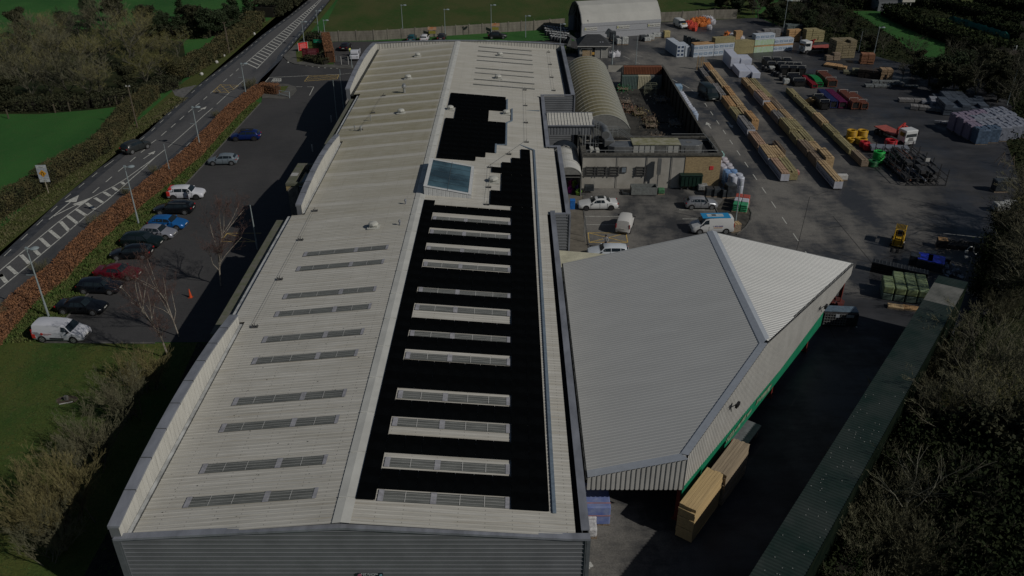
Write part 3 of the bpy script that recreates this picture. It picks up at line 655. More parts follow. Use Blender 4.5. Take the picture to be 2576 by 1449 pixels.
# ---- solar arrays: one array per bank between the rooflights, each panel its own part
PAN = mat('solar_cell', (.0025,.003,.0035), .6, var=.3, scale=.6, spec=.0); PFR = mat('panel_frame', (.012,.012,.013), .5, spec=.1)
pm = MB(); pm.box((0,0,0), (1.125,1.735,.04)); pme = pm.build('panel', PAN); pmesh = pme.data; bpy.data.objects.remove(pme)
sl_ = math.atan(.082); NA = [0]; PW = 1.142
def array(cells, label):
    x, y = cells[0][0], cells[0][1]
    a = thing('solar_array', label, 'solar panels', (x, y, zr(x)), 0, 'black solar arrays on the right hand roof slope')
    for (cx, cy, ly) in cells:
        o = bpy.data.objects.new('panel', pmesh); S.collection.objects.link(o); o.parent = a
        o.location = (cx-x, cy-y, zr(cx)-zr(x)+.1); o.rotation_euler = (0, sl_, 0); o.scale = (1, ly/1.76, 1)
    return a
def grid(x0, n, y0, y1):
    k = max(1, round((y1-y0)/1.76)); l = (y1-y0)/k
    return [(x0+PW*(i+.5), y0+l*(j+.5), l) for i in range(n) for j in range(k)]
X0 = -9.2; ords = ['lowest', 'second lowest', 'third', 'fourth', 'fifth', 'sixth', 'seventh', 'eighth', 'ninth', 'tenth', 'eleventh', 'twelfth']
bnd = [w_[:2] for w_ in WIN[::-1]]
for i, (a, c) in enumerate(bnd):
    nx = bnd[i+1][0] if i+1 < len(bnd) else 79.6
    cells = grid(X0, 1, a if i else 35.9, nx) + grid(X0+8*PW, 2, a if i else 35.8, nx) + (grid(X0+PW, 7, c, nx) if i+1 < len(bnd) else grid(X0+PW, 7, c, 78.5))
    array(cells, 'black solar bank wrapped round the %s long rooflight counted up from the near gable' % ords[i])
array(grid(X0+6*PW, 4, 79.7, 83.5)+grid(X0+7*PW, 3, 83.5, 88.7)+grid(X0+6*PW, 4, 88.75, 90.45)+grid(X0+7*PW, 3, 90.45, 92.2)+grid(X0+8*PW, 2, 92.2, 93.9)+grid(X0+9*PW, 1, 93.9, 97.1), 'stepped black solar array beside the glazed lantern and cable tray')
array(grid(X0+.3, 4, 92.0, 93.4)+grid(X0+.3, 5, 93.4, 95.1)+grid(X0+.3, 6, 95.1, 98.4)+grid(X0+.3, 7, 98.4, 106.9), 'large black solar array just beyond the glazed lantern')
array(grid(X0+.3+PW, 4, 106.95, 111.8)+grid(X0+.3, 7, 111.85, 118.5), 'farthest black solar array with notches round two roof vents')

# the hall parts above are drawn on a 5.9 m gutter line; the measured gutter line is 7.2 m
KH = .963; MH = Matrix.Translation((0,0,CAMH*(1-KH))) @ Matrix.Scale(KH, 4)
done = set()
def rehouse(o):
    for c in [q for q in S.objects if q.parent == o]:
        if c.type == 'MESH' and c.data.name not in done: c.data.transform(MH); done.add(c.data.name)
        rehouse(c)
rehouse(hall)
for o in [q for q in S.objects if q.name.startswith('solar_array')]: o.location = MH @ o.location; o.scale = (KH,)*3
lt = MB(); ribbed(lt, 0, 6.3, .33, .03, .3, lambda s, h, t: (t, 68.7+s, 3.7-.09*(t-4.4)+h), lambda s: (4.45, 9.6))
lt.build('lean_to_roof', mat('leanto_sheet', (.36,.35,.27), .6, var=.15, scale=.8), hall)
# ================================================================ OPEN SIDED CANOPY BUILDING
CR1 = mat('canopy_sheet', (.415,.42,.41), .45, .1, var=.035, scale=.5, stretch=(.4,1.5,1), spec=.4)
CRF = mat('canopy_flashing', (.36,.39,.43), .4, .1, var=.06)
can = thing('canopy_building', 'grey corrugated canopy with hipped ridge, diagonal white fascia and green band', 'canopy', (0,0,0))
RX, RZ, EX0, EZ = 19.05, 7.9, 4.95, 4.5
P5 = Vector((11.4,41.0,0)); P3 = Vector((33.1,70.4,0)); slp = (P3.y-P5.y)/(P3.x-P5.x)
def cz(x): return EZ+(RZ-EZ)*((x-EX0)/(RX-EX0)) if x < RX else RZ-(RZ-EZ)*((x-RX)/(33.1-RX))
def xdiag(y): return P5.x+(y-P5.y)/slp
def crl(y): return (EX0, min(RX-.15, xdiag(y)-.12)) if y > 41 else (EX0, 11.3)
def crr(y): return (RX+.15, xdiag(y)-.1) if xdiag(y)-.1 > RX+.2 else None
mb = MB(); ribbed(mb, 40.7, 70.6, .30, .020, .42, lambda s, h, t: (t, s, cz(t)+h), crl); mb.build('left_roof', CR1, can)
mb = MB(); ribbed(mb, 51.6, 70.6, .30, .026, .42, lambda s, h, t: (t, s, cz(t)+h), crr); mb.build('right_roof', CR1, can)
mb = MB()
mb.quad((RX-.5,51.2,cz(RX-.5)+.05),(RX,51.7,RZ+.09),(RX,70.7,RZ+.09),(RX-.5,70.7,cz(RX-.5)+.05)); mb.quad((RX,51.7,RZ+.09),(RX+.45,52.3,cz(RX+.45)+.05),(RX+.45,70.7,cz(RX+.45)+.05),(RX,70.7,RZ+.09))
mb.build('ridge_cap', CRF, can)
mb = MB()                                                   # verge flashing strip along diagonal and near edge
dv = (P3-P5).normalized(); nv = Vector((dv.y, -dv.x, 0))
pts = [P5, Vector((RX, P5.y+(RX-P5.x)*slp, 0))]
a, c = pts; ia, ic = a-nv*.5, c-nv*.5
mb.quad((ia.x,ia.y,cz(ia.x)+.06),(a.x+.05,a.y,cz(a.x)+.07),(c.x+.05,c.y,cz(c.x)+.07),(ic.x,ic.y,cz(ic.x)+.06))
mb.quad((EX0,40.62,EZ+.06),(11.4,40.62,cz(11.4)+.07),(11.0,41.3,cz(11)+.06),(EX0,41.3,EZ+.06))
mb.build('verge_flashing', CRF, can)
FAS = mat('fascia_sheet', (.40,.395,.375), .5, var=.08, scale=.6)
def fascia(mb, A, B, ztop, zbot, pitch=.3, d=.05, n_=None):
    zb_ = zbot if callable(zbot) else (lambda s: zbot)
    D_ = (B-A); Ln = D_.length; D_.normalize(); nn = Vector((D_.y, -D_.x, 0)); k = int(Ln/pitch)
    for i in range(k):
        s0, s1, s2, s3 = i*pitch, i*pitch+pitch*.55, i*pitch+pitch*.62, i*pitch+pitch*.93; s4 = (i+1)*pitch
        ps = [(s0, d), (s1, d), (s2, 0), (s3, 0), (s4, d)]
        for (u0, h0), (u1, h1) in zip(ps[:-1], ps[1:]):
            p, q2 = A+D_*u0+nn*h0, A+D_*u1+nn*h1
            mb.quad((p.x,p.y,zb_(u0)),(q2.x,q2.y,zb_(u1)),(q2.x,q2.y,ztop(q2.x)),(p.x,p.y,ztop(p.x)))
def zfb(s): return 3.5-.75*min(1, s/18.) if s < 18 else 2.75+.7*(s-18)/18.6
mb = MB(); fascia(mb, P5, P3, lambda x: cz(min(33.1, x))-.01, zfb); mb.build('diagonal_fascia', FAS, can)
mb = MB(); fascia(mb, Vector((EX0,40.7,0)), Vector((11.45,40.7,0)), lambda x: cz(x)-.01, 3.45, .32, .06); mb.build('near_fascia', FAS, can)
GRB = mat('green_band', (.008,.15,.075), .5, col2=(.012,.19,.10), scale=.8)
mb = MB(); gbz = lambda s: 2.3-.85*min(1, s/10.)
for k in range(20):
    s0, s1 = k*1.44, (k+1)*1.44
    for o_ in (.05, .11): q0 = P5+dv*s0-nv*o_; q1 = P5+dv*s1-nv*o_; mb.quad((q0.x,q0.y,gbz(s0)),(q1.x,q1.y,gbz(s1)),(q1.x,q1.y,zfb(s1)+.05),(q0.x,q0.y,zfb(s0)+.05))
gb = mb.build('green_banner', GRB, can)
mb = MB(); rr2 = random.Random(3)
for k in range(16):                                        # faded pictures on the banner
    s0 = rr2.choice([rr2.uniform(5, 10), rr2.uniform(11, 16)]); s1 = s0+rr2.uniform(.5, 1.3); zz = zfb(s0)-rr2.uniform(.75, 1.1)
    a, c = P5+dv*s0+nv*(.0+.001*k), P5+dv*s1+nv*(.0+.001*k); mb.poly([(a.x,a.y,zz),(c.x,c.y,zz+rr2.uniform(-.15,.1)),(c.x,c.y,zz+rr2.uniform(.2,.4)),(a.x,a.y,zz+rr2.uniform(.15,.35))])
mb.build('banner_picture', mat('faded_print', (.16,.22,.15), .6, var=.5, scale=2), gb)
RED = mat('red_steel', (.13,.022,.015), .6, var=.2)
for s in (.4, 9.2, 17.5, 26.0, 35.6):
    p = P5+dv*s-nv*.35; MB().box((p.x,p.y,0), (.28,.3,5.2 if 6 < s < 30 else 3.9), math.atan2(dv.y,dv.x)).box((p.x,p.y,0), (.5,.5,.12), math.atan2(dv.y,dv.x)).build('column', RED, can)
for x in (5.3, 12, 19, 26): MB().box((x, 70.2, 0), (.25,.25,cz(x)-.2)).build('column', RED, can)
mb = MB(); mb.bx(EX0-.12, EX0, 40.6, 70.6, EZ-.12, EZ-.02); mb.build('gutter', GUT, can)
mb = MB()
for A, B in ((P5, P3),):
    for k in range(60):
        p = A+dv*(19.5+k*.285)-nv*.12
        if p.x < 32.9: mb.box((p.x,p.y,cz(p.x)+.005), (.2,.06,.05), math.atan2(dv.y,dv.x))
mb.build('filler_strip', GUT, can)
for s in (6.6, 26.5):
    p = P5+dv*s+nv*.25; o = thing('floodlight', 'black floodlight on the white fascia, %s of two' % ('nearer' if s < 10 else 'farther'), 'floodlight', (p.x, p.y, cz(p.x)-.9 if s < 10 else 4.6), math.atan2(dv.y, dv.x), 'floodlights on the canopy fascia')
    BLK = mat('black_plastic', (.012,.012,.013), .4, var=.2)
    MB().box((.25,-.25,-.12), (.55,.16,.3)).build('lamp_head', BLK, o); MB().path([(-.35,.0,.05),(-.1,-.2,.22),(.2,-.2,.15)], .03).path([(-.35,0,.05),(-.4,-.1,-.25)], .03).build('bracket', BLK, o)

# ================================================================ PLANT ROOM, LINK, GREENHOUSES, GARDEN YARD
REN = mat('worn_render', (.36,.345,.31), .88, col2=(.28,.265,.235), scale=.6, bump=.2)
pr = thing('plant_room', 'flat roofed rendered plant room with brick end and rooftop ductwork', 'building', (0,0,0))
b_ = MB(); b_.bx(9.1, 22.3, 100.0, 100.3, 0, 4.5); b_.bx(9.1, 9.4, 100.3, 107, 0, 4.5); b_.bx(26.6, 26.9, 100.3, 107, 0, 4.5); b_.bx(9.4, 26.6, 106.7, 107, 0, 4.5); b_.build('wall', REN, pr)
def brickmat(name, c1, c2, mo, sc):
    m = bpy.data.materials.new(name); m.use_nodes = True; N, L, b = nodes(m)
    t = N.new('ShaderNodeTexBrick'); mp = N.new('ShaderNodeMapping'); mp.inputs['Rotation'].default_value = (R(90),0,0)
    L.new(N.new('ShaderNodeTexCoord').outputs['Object'], mp.inputs[0]); L.new(mp.outputs[0], t.inputs[0])
    t.inputs['Scale'].default_value = sc; t.inputs[1].default_value = (*c1,1); t.inputs[2].default_value = (*c2,1); t.inputs[3].default_value = (*mo,1); t.inputs['Mortar Size'].default_value = .012
    L.new(t.outputs[0], b.inputs['Base Color']); b.inputs['Roughness'].default_value = .9; return m
MB().bx(22.3, 26.9, 99.93, 100.3, 0, 4.5).build('brick_panel', brickmat('buff_brick', (.38,.285,.15), (.26,.19,.10), (.15,.12,.085), 2.2), pr)
c_ = MB(); c_.bx(8.95, 27.05, 99.8, 100.45, 4.5, 4.72); c_.bx(8.95, 9.6, 100.45, 107, 4.5, 4.715); c_.bx(26.4, 27.05, 100.45, 107, 4.5, 4.715); c_.bx(9.6, 26.4, 106.5, 107, 4.5, 4.71); c_.build('parapet_cap', mat('cap_dark', (.07,.068,.06), .9, var=.4), pr)
MB().bx(9.4, 26.6, 100.3, 106.7, 4.0, 4.08).build('flat_roof', mat('felt', (.015,.016,.017), .9, var=.3), pr)
RAILM = mat('galv_rail', (.28,.29,.29), .45, .4, var=.15)
rl_ = MB(); zz = 4.95
for a, c in (((9.5,100.3),(26.4,100.3)),((26.4,100.3),(25.9,106.6)),((25.9,106.6),(21.5,106.6)),((9.5,103),(12.5,103))): rl_.tube((a[0],a[1],zz+.15),(c[0],c[1],zz+.15),.035,n=5)
for x in (9.6,12,14.5,17,19.5,22,24.5,26.4): rl_.tube((x,100.3,4.7),(x,100.3,zz+.15),.03,n=5)
for y in (102.5, 104.6): rl_.tube((26.2,y,4.7),(26.2,y,zz+.15),.03,n=5)
for k in range(2):
    for z_ in (5.4, 5.9): rl_.path([(12.8,107.4-.8*k,z_),(14.3,107.4-.8*k,z_),(16.6,104.6-.8*k,z_-.9)], .03, 5)
    for x in (12.8,13.6,14.3): rl_.tube((x,107.4-.8*k,4.7),(x,107.4-.8*k,5.9),.03,n=5)
rl_.build('guard_rail', RAILM, pr)
DUC = mat('duct_steel', (.20,.205,.205), .35, .5, var=.2, scale=1.2)
ah = MB(); ah.bx(15.6, 21.6, 100.9, 103.3, 4.1, 5.6); aho = ah.build('air_handler', mat('ahu_panel', (.33,.33,.31), .5, var=.08), pr)
mb = MB(); mb.bx(15.5, 21.7, 100.8, 103.4, 5.6, 5.68); mb.build('unit_roof', mat('mossy_top', (.27,.26,.20), .9, col2=(.15,.15,.07), scale=1.2), aho)
mb = MB()
for k in range(9): mb.bx(15.6+k*.74, 15.66+k*.74, 100.86, 100.9, 4.2, 5.55)
mb.bx(18.4, 19.9, 100.87, 100.89, 4.2, 5.5); mb.build('panel_joint', mat('duct_dark', (.12,.12,.115), .5, var=.3), aho)
dc = MB(); dc.prism([(12.4,101.4),(13.2,100.9),(15.6,100.9),(15.6,103.1),(13.8,103.1),(13.3,102.9)], 4.3, 5.35); dc.prism([(12.1,102.8),(13.4,102.8),(13.2,106.6),(12.0,106.8)], 4.6, 5.5); dc.build('duct', DUC, pr, bevel=.06)
dc = MB(); dc.prism([(21.75,101.0)]+[(23.4+1.35*math.cos(R(a_)),102.2+1.25*math.sin(R(a_))) for a_ in range(-80,100,20)]+[(21.75,103.3)], 4.15, 5.5); dc.build('duct_bend', DUC, pr, bevel=.05)
MB().bx(22.3, 23.5, 100.93, 101.02, 4.4, 5.2).bx(22.6, 23.3, 102.0, 102.6, 5.5, 5.52).build('duct_opening', mat('duct_dark', (.1,.1,.1), .6), pr)
for k in (10.0, 10.7): MB().box((k+.3, 101.5+(k-10)*-.6, 4.08), (.45,.9,.95), .1).build('condenser', VW, pr)
cg = MB()
for x in (9.55, 11.0, 12.6, 16.0):                          # barred windows
    cg.bx(x, x+1.2, 99.9, 99.96, 1.75, 3.0)
cg.build('window', mat('win_dark', (.10,.098,.09), .6, var=.2), pr)
br = MB()
for x in (9.55, 11.0, 12.6, 16.0):
    for k in range(4): br.bx(x-.1, x+1.3, 99.8, 99.88, 1.85+k*.36, 1.93+k*.36)
    for k in (0, 1.08): br.bx(x+k, x+k+.08, 99.79, 99.85, 1.7, 3.1)
br.bx(14.1, 14.8, 99.85, 99.95, 2.2, 3.0)
br.build('window_bars', DKM, pr)
MB().bx(14.2, 14.7, 99.83, 99.84, 2.28, 2.92).build('notice', mat('notice', (.16,.19,.22), .5), pr)
dw = MB(); dw.bx(18.65, 19.1, 99.15, 99.6, 2.2, 4.3); dw.tube((18.85,99.4,0), (18.85,99.4,2.2), .08); dw.tube((17.4,99.9,0),(17.4,99.9,4.5),.045,n=5); dw.tube((20.6,99.9,0),(20.6,99.9,4.5),.045,n=5); dw.tube((13.6,99.9,0),(13.6,99.9,4.5),.03,n=5); dw.build('downpipe', DUC, pr)
MB().bx(25.5, 26.0, 99.88, 99.925, 2.6, 3.1).build('red_sign', mat('sign_red', (.5,.05,.05), .5), pr)
# link building on stilts
lk = thing('raised_link', 'small standing seam roofed link on legs between the hall and plant room', 'link building', (0,0,0))
mb = MB(); ribbed(mb, 4.85, 11.1, .42, .07, .14, lambda s, h, t: (s, t, 6.1+(t-107.2)*.10+h), lambda s: (107.2, 111.4)); mb.build('roof', PARW, lk)
mb = MB(); fascia(mb, Vector((4.85,107.3,0)), Vector((11.1,107.3,0)), lambda x: 6.05, 4.75, .42, .05); mb.bx(11.0, 11.1, 107.3, 111.3, 4.75, 6.3); mb.build('wall', CLAD, lk)
mb = MB(); mb.bx(4.8, 11.2, 107.05, 107.25, 6.0, 6.12); mb.bx(4.8,11.2,111.35,111.5,6.4,6.56); mb.build('edge_trim', COP, lk)
for x in (9.9, 10.6, 11.0): MB().bx(x, x+.16, 107.1, 107.3, -1.63, 4.75).build('leg', RAILM, lk)
mb = MB(); mb.tube((9.6,107,-1.63),(9.6,107,5.6),.04); mb.tube((11.35,106.9,3.2),(11.35,106.9,6.6),.03); mb.tube((11.7,106.9,3.2),(11.7,106.9,6.6),.03)
for k in range(11): mb.tube((11.35,106.9,3.3+k*.3),(11.7,106.9,3.3+k*.3),.02,n=4)
mb.build('ladder', RAILM, lk)
mb = MB(); P_ = [(11.2,110.3,5.3),(12.0,110,5.2),(12.6,108.9,5.1),(12.7,107.4,5.0),(12.6,106.4,5.0)]
for a, c in zip(P_[:-1], P_[1:]): mb.tube(a, c, .55, .55, 12)
mb.build('round_duct', DUC, lk, smooth=True)
rehouse(lk)
# arched polycarbonate roofs
def barrel(x0, x1, y0, y1, zs, rise, m, name, parent, nhoop, seg=14):
    xc, w2 = (x0+x1)/2, (x1-x0)/2; Rr = (w2*w2+rise*rise)/(2*rise); a0 = math.asin(w2/Rr); mb = MB()
    P = [(xc+Rr*math.sin(-a0+2*a0*i/seg), zs+Rr*math.cos(-a0+2*a0*i/seg)-(Rr-rise)) for i in range(seg+1)]
    for (xa, za), (xb, zb) in zip(P[:-1], P[1:]): mb.quad((xa,y0,za),(xb,y0,zb),(xb,y1,zb),(xa,y1,za))
    o = mb.build('arched_roof', m, parent, smooth=True)
    h = MB()
    for k in range(nhoop+1):
        y = y0+(y1-y0)*k/nhoop
        for (xa, za), (xb, zb) in zip(P[:-1], P[1:]): h.tube((xa,y,za+.02),(xb,y,zb+.02),.055,n=4,cap=False)
    h.build('hoop', mat('hoop_pale', (.36,.36,.33), .5, var=.1), o)
    e = MB(); e.poly([(x, y0, z) for x, z in P][::-1]); e.build('end_panel', mat('grey_end', (.17,.17,.16), .6, var=.15), o)
    return P
def polymat():
    m = bpy.data.materials.new('algae_polycarbonate'); m.use_nodes = True; N, L, b = nodes(m)
    tc = N.new('ShaderNodeTexCoord').outputs['Object']; sp_ = N.new('ShaderNodeSeparateXYZ'); L.new(tc, sp_.inputs[0])
    fx = ramp(N, L, mth(N, L, 'DIVIDE', mth(N, L, 'SUBTRACT', mth(N, L, 'ADD', sp_.outputs[0], mth(N, L, 'MULTIPLY', noise(N, L, tc, .5, 5, .7), 3.)), 9.5), 9.), [(.42, (1,1,1)), (.95, (.2,.2,.2))])
    n1 = ramp(N, L, noise(N, L, tc, .9, 6, .7, (1,1.5,1)), [(.25, (.6,.6,.6)), (.5, (1,1,1))])
    c = mixc(N, L, mixc(N, L, 1., fx, n1, 'MULTIPLY'), (.235,.245,.23), (.235,.20,.095))
    sy = mth(N, L, 'FRACT', mth(N, L, 'DIVIDE', mth(N, L, 'SUBTRACT', sp_.outputs[1], 114.6), 1.69))
    c = mixc(N, L, 1., c, ramp(N, L, sy, [(0, (1.05,1.05,1.05)), (.4, (.95,.95,.95)), (.95, (.72,.72,.7))]), 'MULTIPLY')
    L.new(c, b.inputs['Base Color']); b.inputs['Roughness'].default_value = .5; return m
gh = thing('greenhouse', 'long arched translucent roof greened with algae beside the hall', 'greenhouse', (0,0,0))
POLY = polymat(); barrel(9.6, 17.1, 114.9, 148.3, 3.0, 2.1, POLY, 'gh', gh, 20)
mb = MB(); mb.bx(17.0, 17.15, 114.9, 148.3, 0, 3.0); mb.bx(9.6, 9.7, 114.9, 148.3, 0, 3.0); mb.bx(9.7, 17, 114.9, 114.95, 1.5, 3.0); mb.build('side_wall', mat('gh_wall', (.10,.105,.10), .6, var=.2), gh)
g2 = thing('small_arched_shelter', 'short white arched shelter tight against the hall wall', 'shelter', (0,0,0))
barrel(5.4, 8.8, 97.2, 107.2, 3.0, 1.0, mat('white_poly', (.44,.44,.42), .5, var=.1, scale=.7), 'g2', g2, 4)
mb = MB(); mb.bx(8.7, 8.82, 97.2, 107.2, 0, 3.0); mb.bx(6.2, 8.7, 97.25, 97.3, 2.6, 2.68); mb.build('side_wall', mat('grey_end', (.17,.17,.16), .6), g2)
# fenced garden yard with containers
BLF = mat('black_fence', (.035,.032,.028), .9, col2=(.022,.020,.018), scale=2, stretch=(1,8,1))
gf = thing('timber_fence', 'tall black stained board fence round the garden centre yard', 'fence', (0,0,0))
A, B = Vector((27.0,147.3,0)), Vector((27.0,107.2,0)); mb = MB(); n = 130
for i in range(n):
    y = A.y+(B.y-A.y)*i/n; mb.bx(26.93, 26.99 + (.02 if i % 2 else 0), y-.29, y, .05, 3.55)
mb.build('boards', BLF, gf)
mb = MB(); mb.bx(26.85, 27.15, 107.0, 147.5, 3.55, 3.63); mb.bx(17.2, 27.0, 147.35, 147.6, 3.72, 3.8); mb.build('top_rail', mat('cap_dark', (.07,.068,.06), .9), gf)
for k in range(14): MB().bx(26.75, 26.93, 108+k*3, 108.15+k*3, 0, 3.5).build('post', BLF, gf)
sheet('garden_yard_floor', [(17.2,107.1),(26.9,107.1),(26.9,147.2),(17.2,147.2)], .05, mat('garden_floor', (.055,.052,.045), .9, col2=(.020,.020,.018), scale=.55), 'dark stained floor of the garden yard')
def corr_box(name, x0, x1, y0, y1, z0, z1, m, label, cat):
    o = thing(name, label, cat, ((x0+x1)/2, (y0+y1)/2, z0)); cx, cy = (x0+x1)/2, (y0+y1)/2
    mb = MB(); fascia(mb, Vector((x0-cx,y0-cy,0)), Vector((x1-cx,y0-cy,0)), lambda x: z1-z0, 0, .28, .05); mb.bx(x0-cx, x1-cx, y0-cy+.05, y1-cy, 0, z1-z0-.02)
    mb.build('body', m, o); return o
corr_box('storage_container', 19.9, 26.6, 146.2, 147.3, 2.45, 3.75, mat('rust_timber', (.19,.07,.035), .85, col2=(.12,.045,.025), scale=2, stretch=(6,1,.5)), 'rusty brown boarded upper store at the far end of the garden yard', 'store')
corr_box('storage_container', 19.6, 22.4, 145.3, 147.2, .05, 2.35, mat('teal_steel', (.09,.13,.12), .6, var=.15), 'dull teal corrugated container under the rusty boarding', 'container')
corr_box('storage_container', 22.45, 24.6, 145.3, 147.2, .05, 2.35, mat('cream_steel', (.42,.39,.28), .6, var=.15), 'cream corrugated container beside the teal one', 'container')
corr_box('storage_container', 24.65, 26.7, 145.4, 147.2, .05, 2.35, mat('grey_steel2', (.12,.14,.14), .6, var=.15), 'grey corrugated container in the shaded fence corner', 'container')
MB().bx(17.2, 19.8, 147.2, 147.35, 2.6, 3.72).build('lintel', REN, gf); MB().bx(19.55, 19.85, 147.2, 147.36, 0, 2.6).build('pier', REN, gf)
# ================================================================ VEHICLES
GLS = mat('car_glass', (.012,.018,.022), .08, var=.2, spec=.5)
TYR = mat('tyre_rubber', (.012,.012,.012), .85, var=.1); RIM = mat('alloy_rim', (.30,.31,.32), .35, .6, var=.1); RIMD = mat('dark_rim', (.05,.05,.055), .4, .3)
HLM = mat('headlamp', (.30,.32,.34), .15, var=.1, spec=.6); TLM = mat('tail_lamp', (.30,.012,.015), .25); PLT = mat('plate', (.5,.5,.47), .5); PLS = mat('trim_plastic', (.014,.014,.015), .6)
def paint(name, c, metal=.0, rough=.3): return mat(name, c, rough, metal, var=.03, scale=.8, spec=.5)
# station: (x fraction from the nose, half width fraction, underside, shoulder height, roof height or None, roof half width)
PROF = dict(
 hatch=[(0,.80,.30,.52,None,0),(.02,.88,.24,.66,None,0),(.10,.97,.22,.78,None,0),(.25,1,.22,.93,None,0),(.30,1,.22,.96,1.02,.70),(.42,1,.22,.97,1.40,.62),(.55,1,.22,.98,1.46,.63),(.75,1,.22,1.0,1.43,.62),(.87,.98,.24,1.0,1.34,.60),(.955,.95,.26,.96,1.0,.66),(.985,.92,.30,.88,None,0),(1,.86,.36,.62,None,0)],
 suv=[(0,.82,.34,.60,None,0),(.02,.90,.27,.80,None,0),(.09,.98,.26,.93,None,0),(.23,1,.26,1.04,None,0),(.28,1,.26,1.07,1.13,.72),(.40,1,.26,1.08,1.58,.65),(.55,1,.26,1.09,1.64,.66),(.78,1,.26,1.1,1.62,.65),(.90,.98,.28,1.1,1.50,.62),(.97,.95,.3,1.05,1.1,.66),(.985,.93,.33,.95,None,0),(1,.86,.4,.68,None,0)],
 saloon=[(0,.80,.28,.50,None,0),(.02,.88,.22,.64,None,0),(.10,.97,.2,.76,None,0),(.27,1,.2,.90,None,0),(.32,1,.2,.93,.98,.70),(.44,1,.2,.94,1.36,.60),(.56,1,.2,.95,1.42,.61),(.68,1,.2,.96,1.38,.60),(.82,.98,.21,.97,1.02,.66),(.86,.97,.22,.97,None,0),(.97,.92,.24,.95,None,0),(1,.84,.32,.62,None,0)],
 estate=[(0,.80,.28,.50,None,0),(.02,.88,.22,.66,None,0),(.10,.97,.2,.78,None,0),(.25,1,.2,.92,None,0),(.30,1,.2,.95,1.0,.70),(.40,1,.2,.96,1.38,.62),(.55,1,.2,.97,1.44,.62),(.78,1,.2,.99,1.42,.61),(.92,.98,.22,1.0,1.30,.60),(.97,.94,.25,.97,1.0,.64),(.985,.92,.3,.9,None,0),(1,.86,.36,.62,None,0)],
 smallvan=[(0,.82,.32,.60,None,0),(.02,.90,.26,.80,None,0),(.08,.98,.24,.92,None,0),(.17,1,.24,1.06,None,0),(.21,1,.24,1.10,1.16,.78),(.32,1,.24,1.14,1.70,.70),(.42,1,.24,1.16,1.80,.74),(.62,1,.24,1.16,1.83,.77),(.90,1,.24,1.16,1.82,.77),(.975,.99,.26,1.16,1.76,.76),(.995,.98,.30,1.10,1.14,.84),(1,.95,.36,.8,None,0)],
 bigvan=[(0,.84,.34,.66,None,0),(.015,.92,.28,.88,None,0),(.06,.98,.26,1.02,None,0),(.13,1,.26,1.20,None,0),(.165,1,.26,1.24,1.30,.80),(.26,1,.26,1.28,1.98,.74),(.34,1,.26,1.30,2.14,.78),(.6,1,.26,1.30,2.18,.80),(.92,1,.26,1.30,2.17,.80),(.98,.99,.28,1.3,2.1,.79),(.996,.98,.34,1.2,1.24,.86),(1,.95,.4,.8,None,0)])
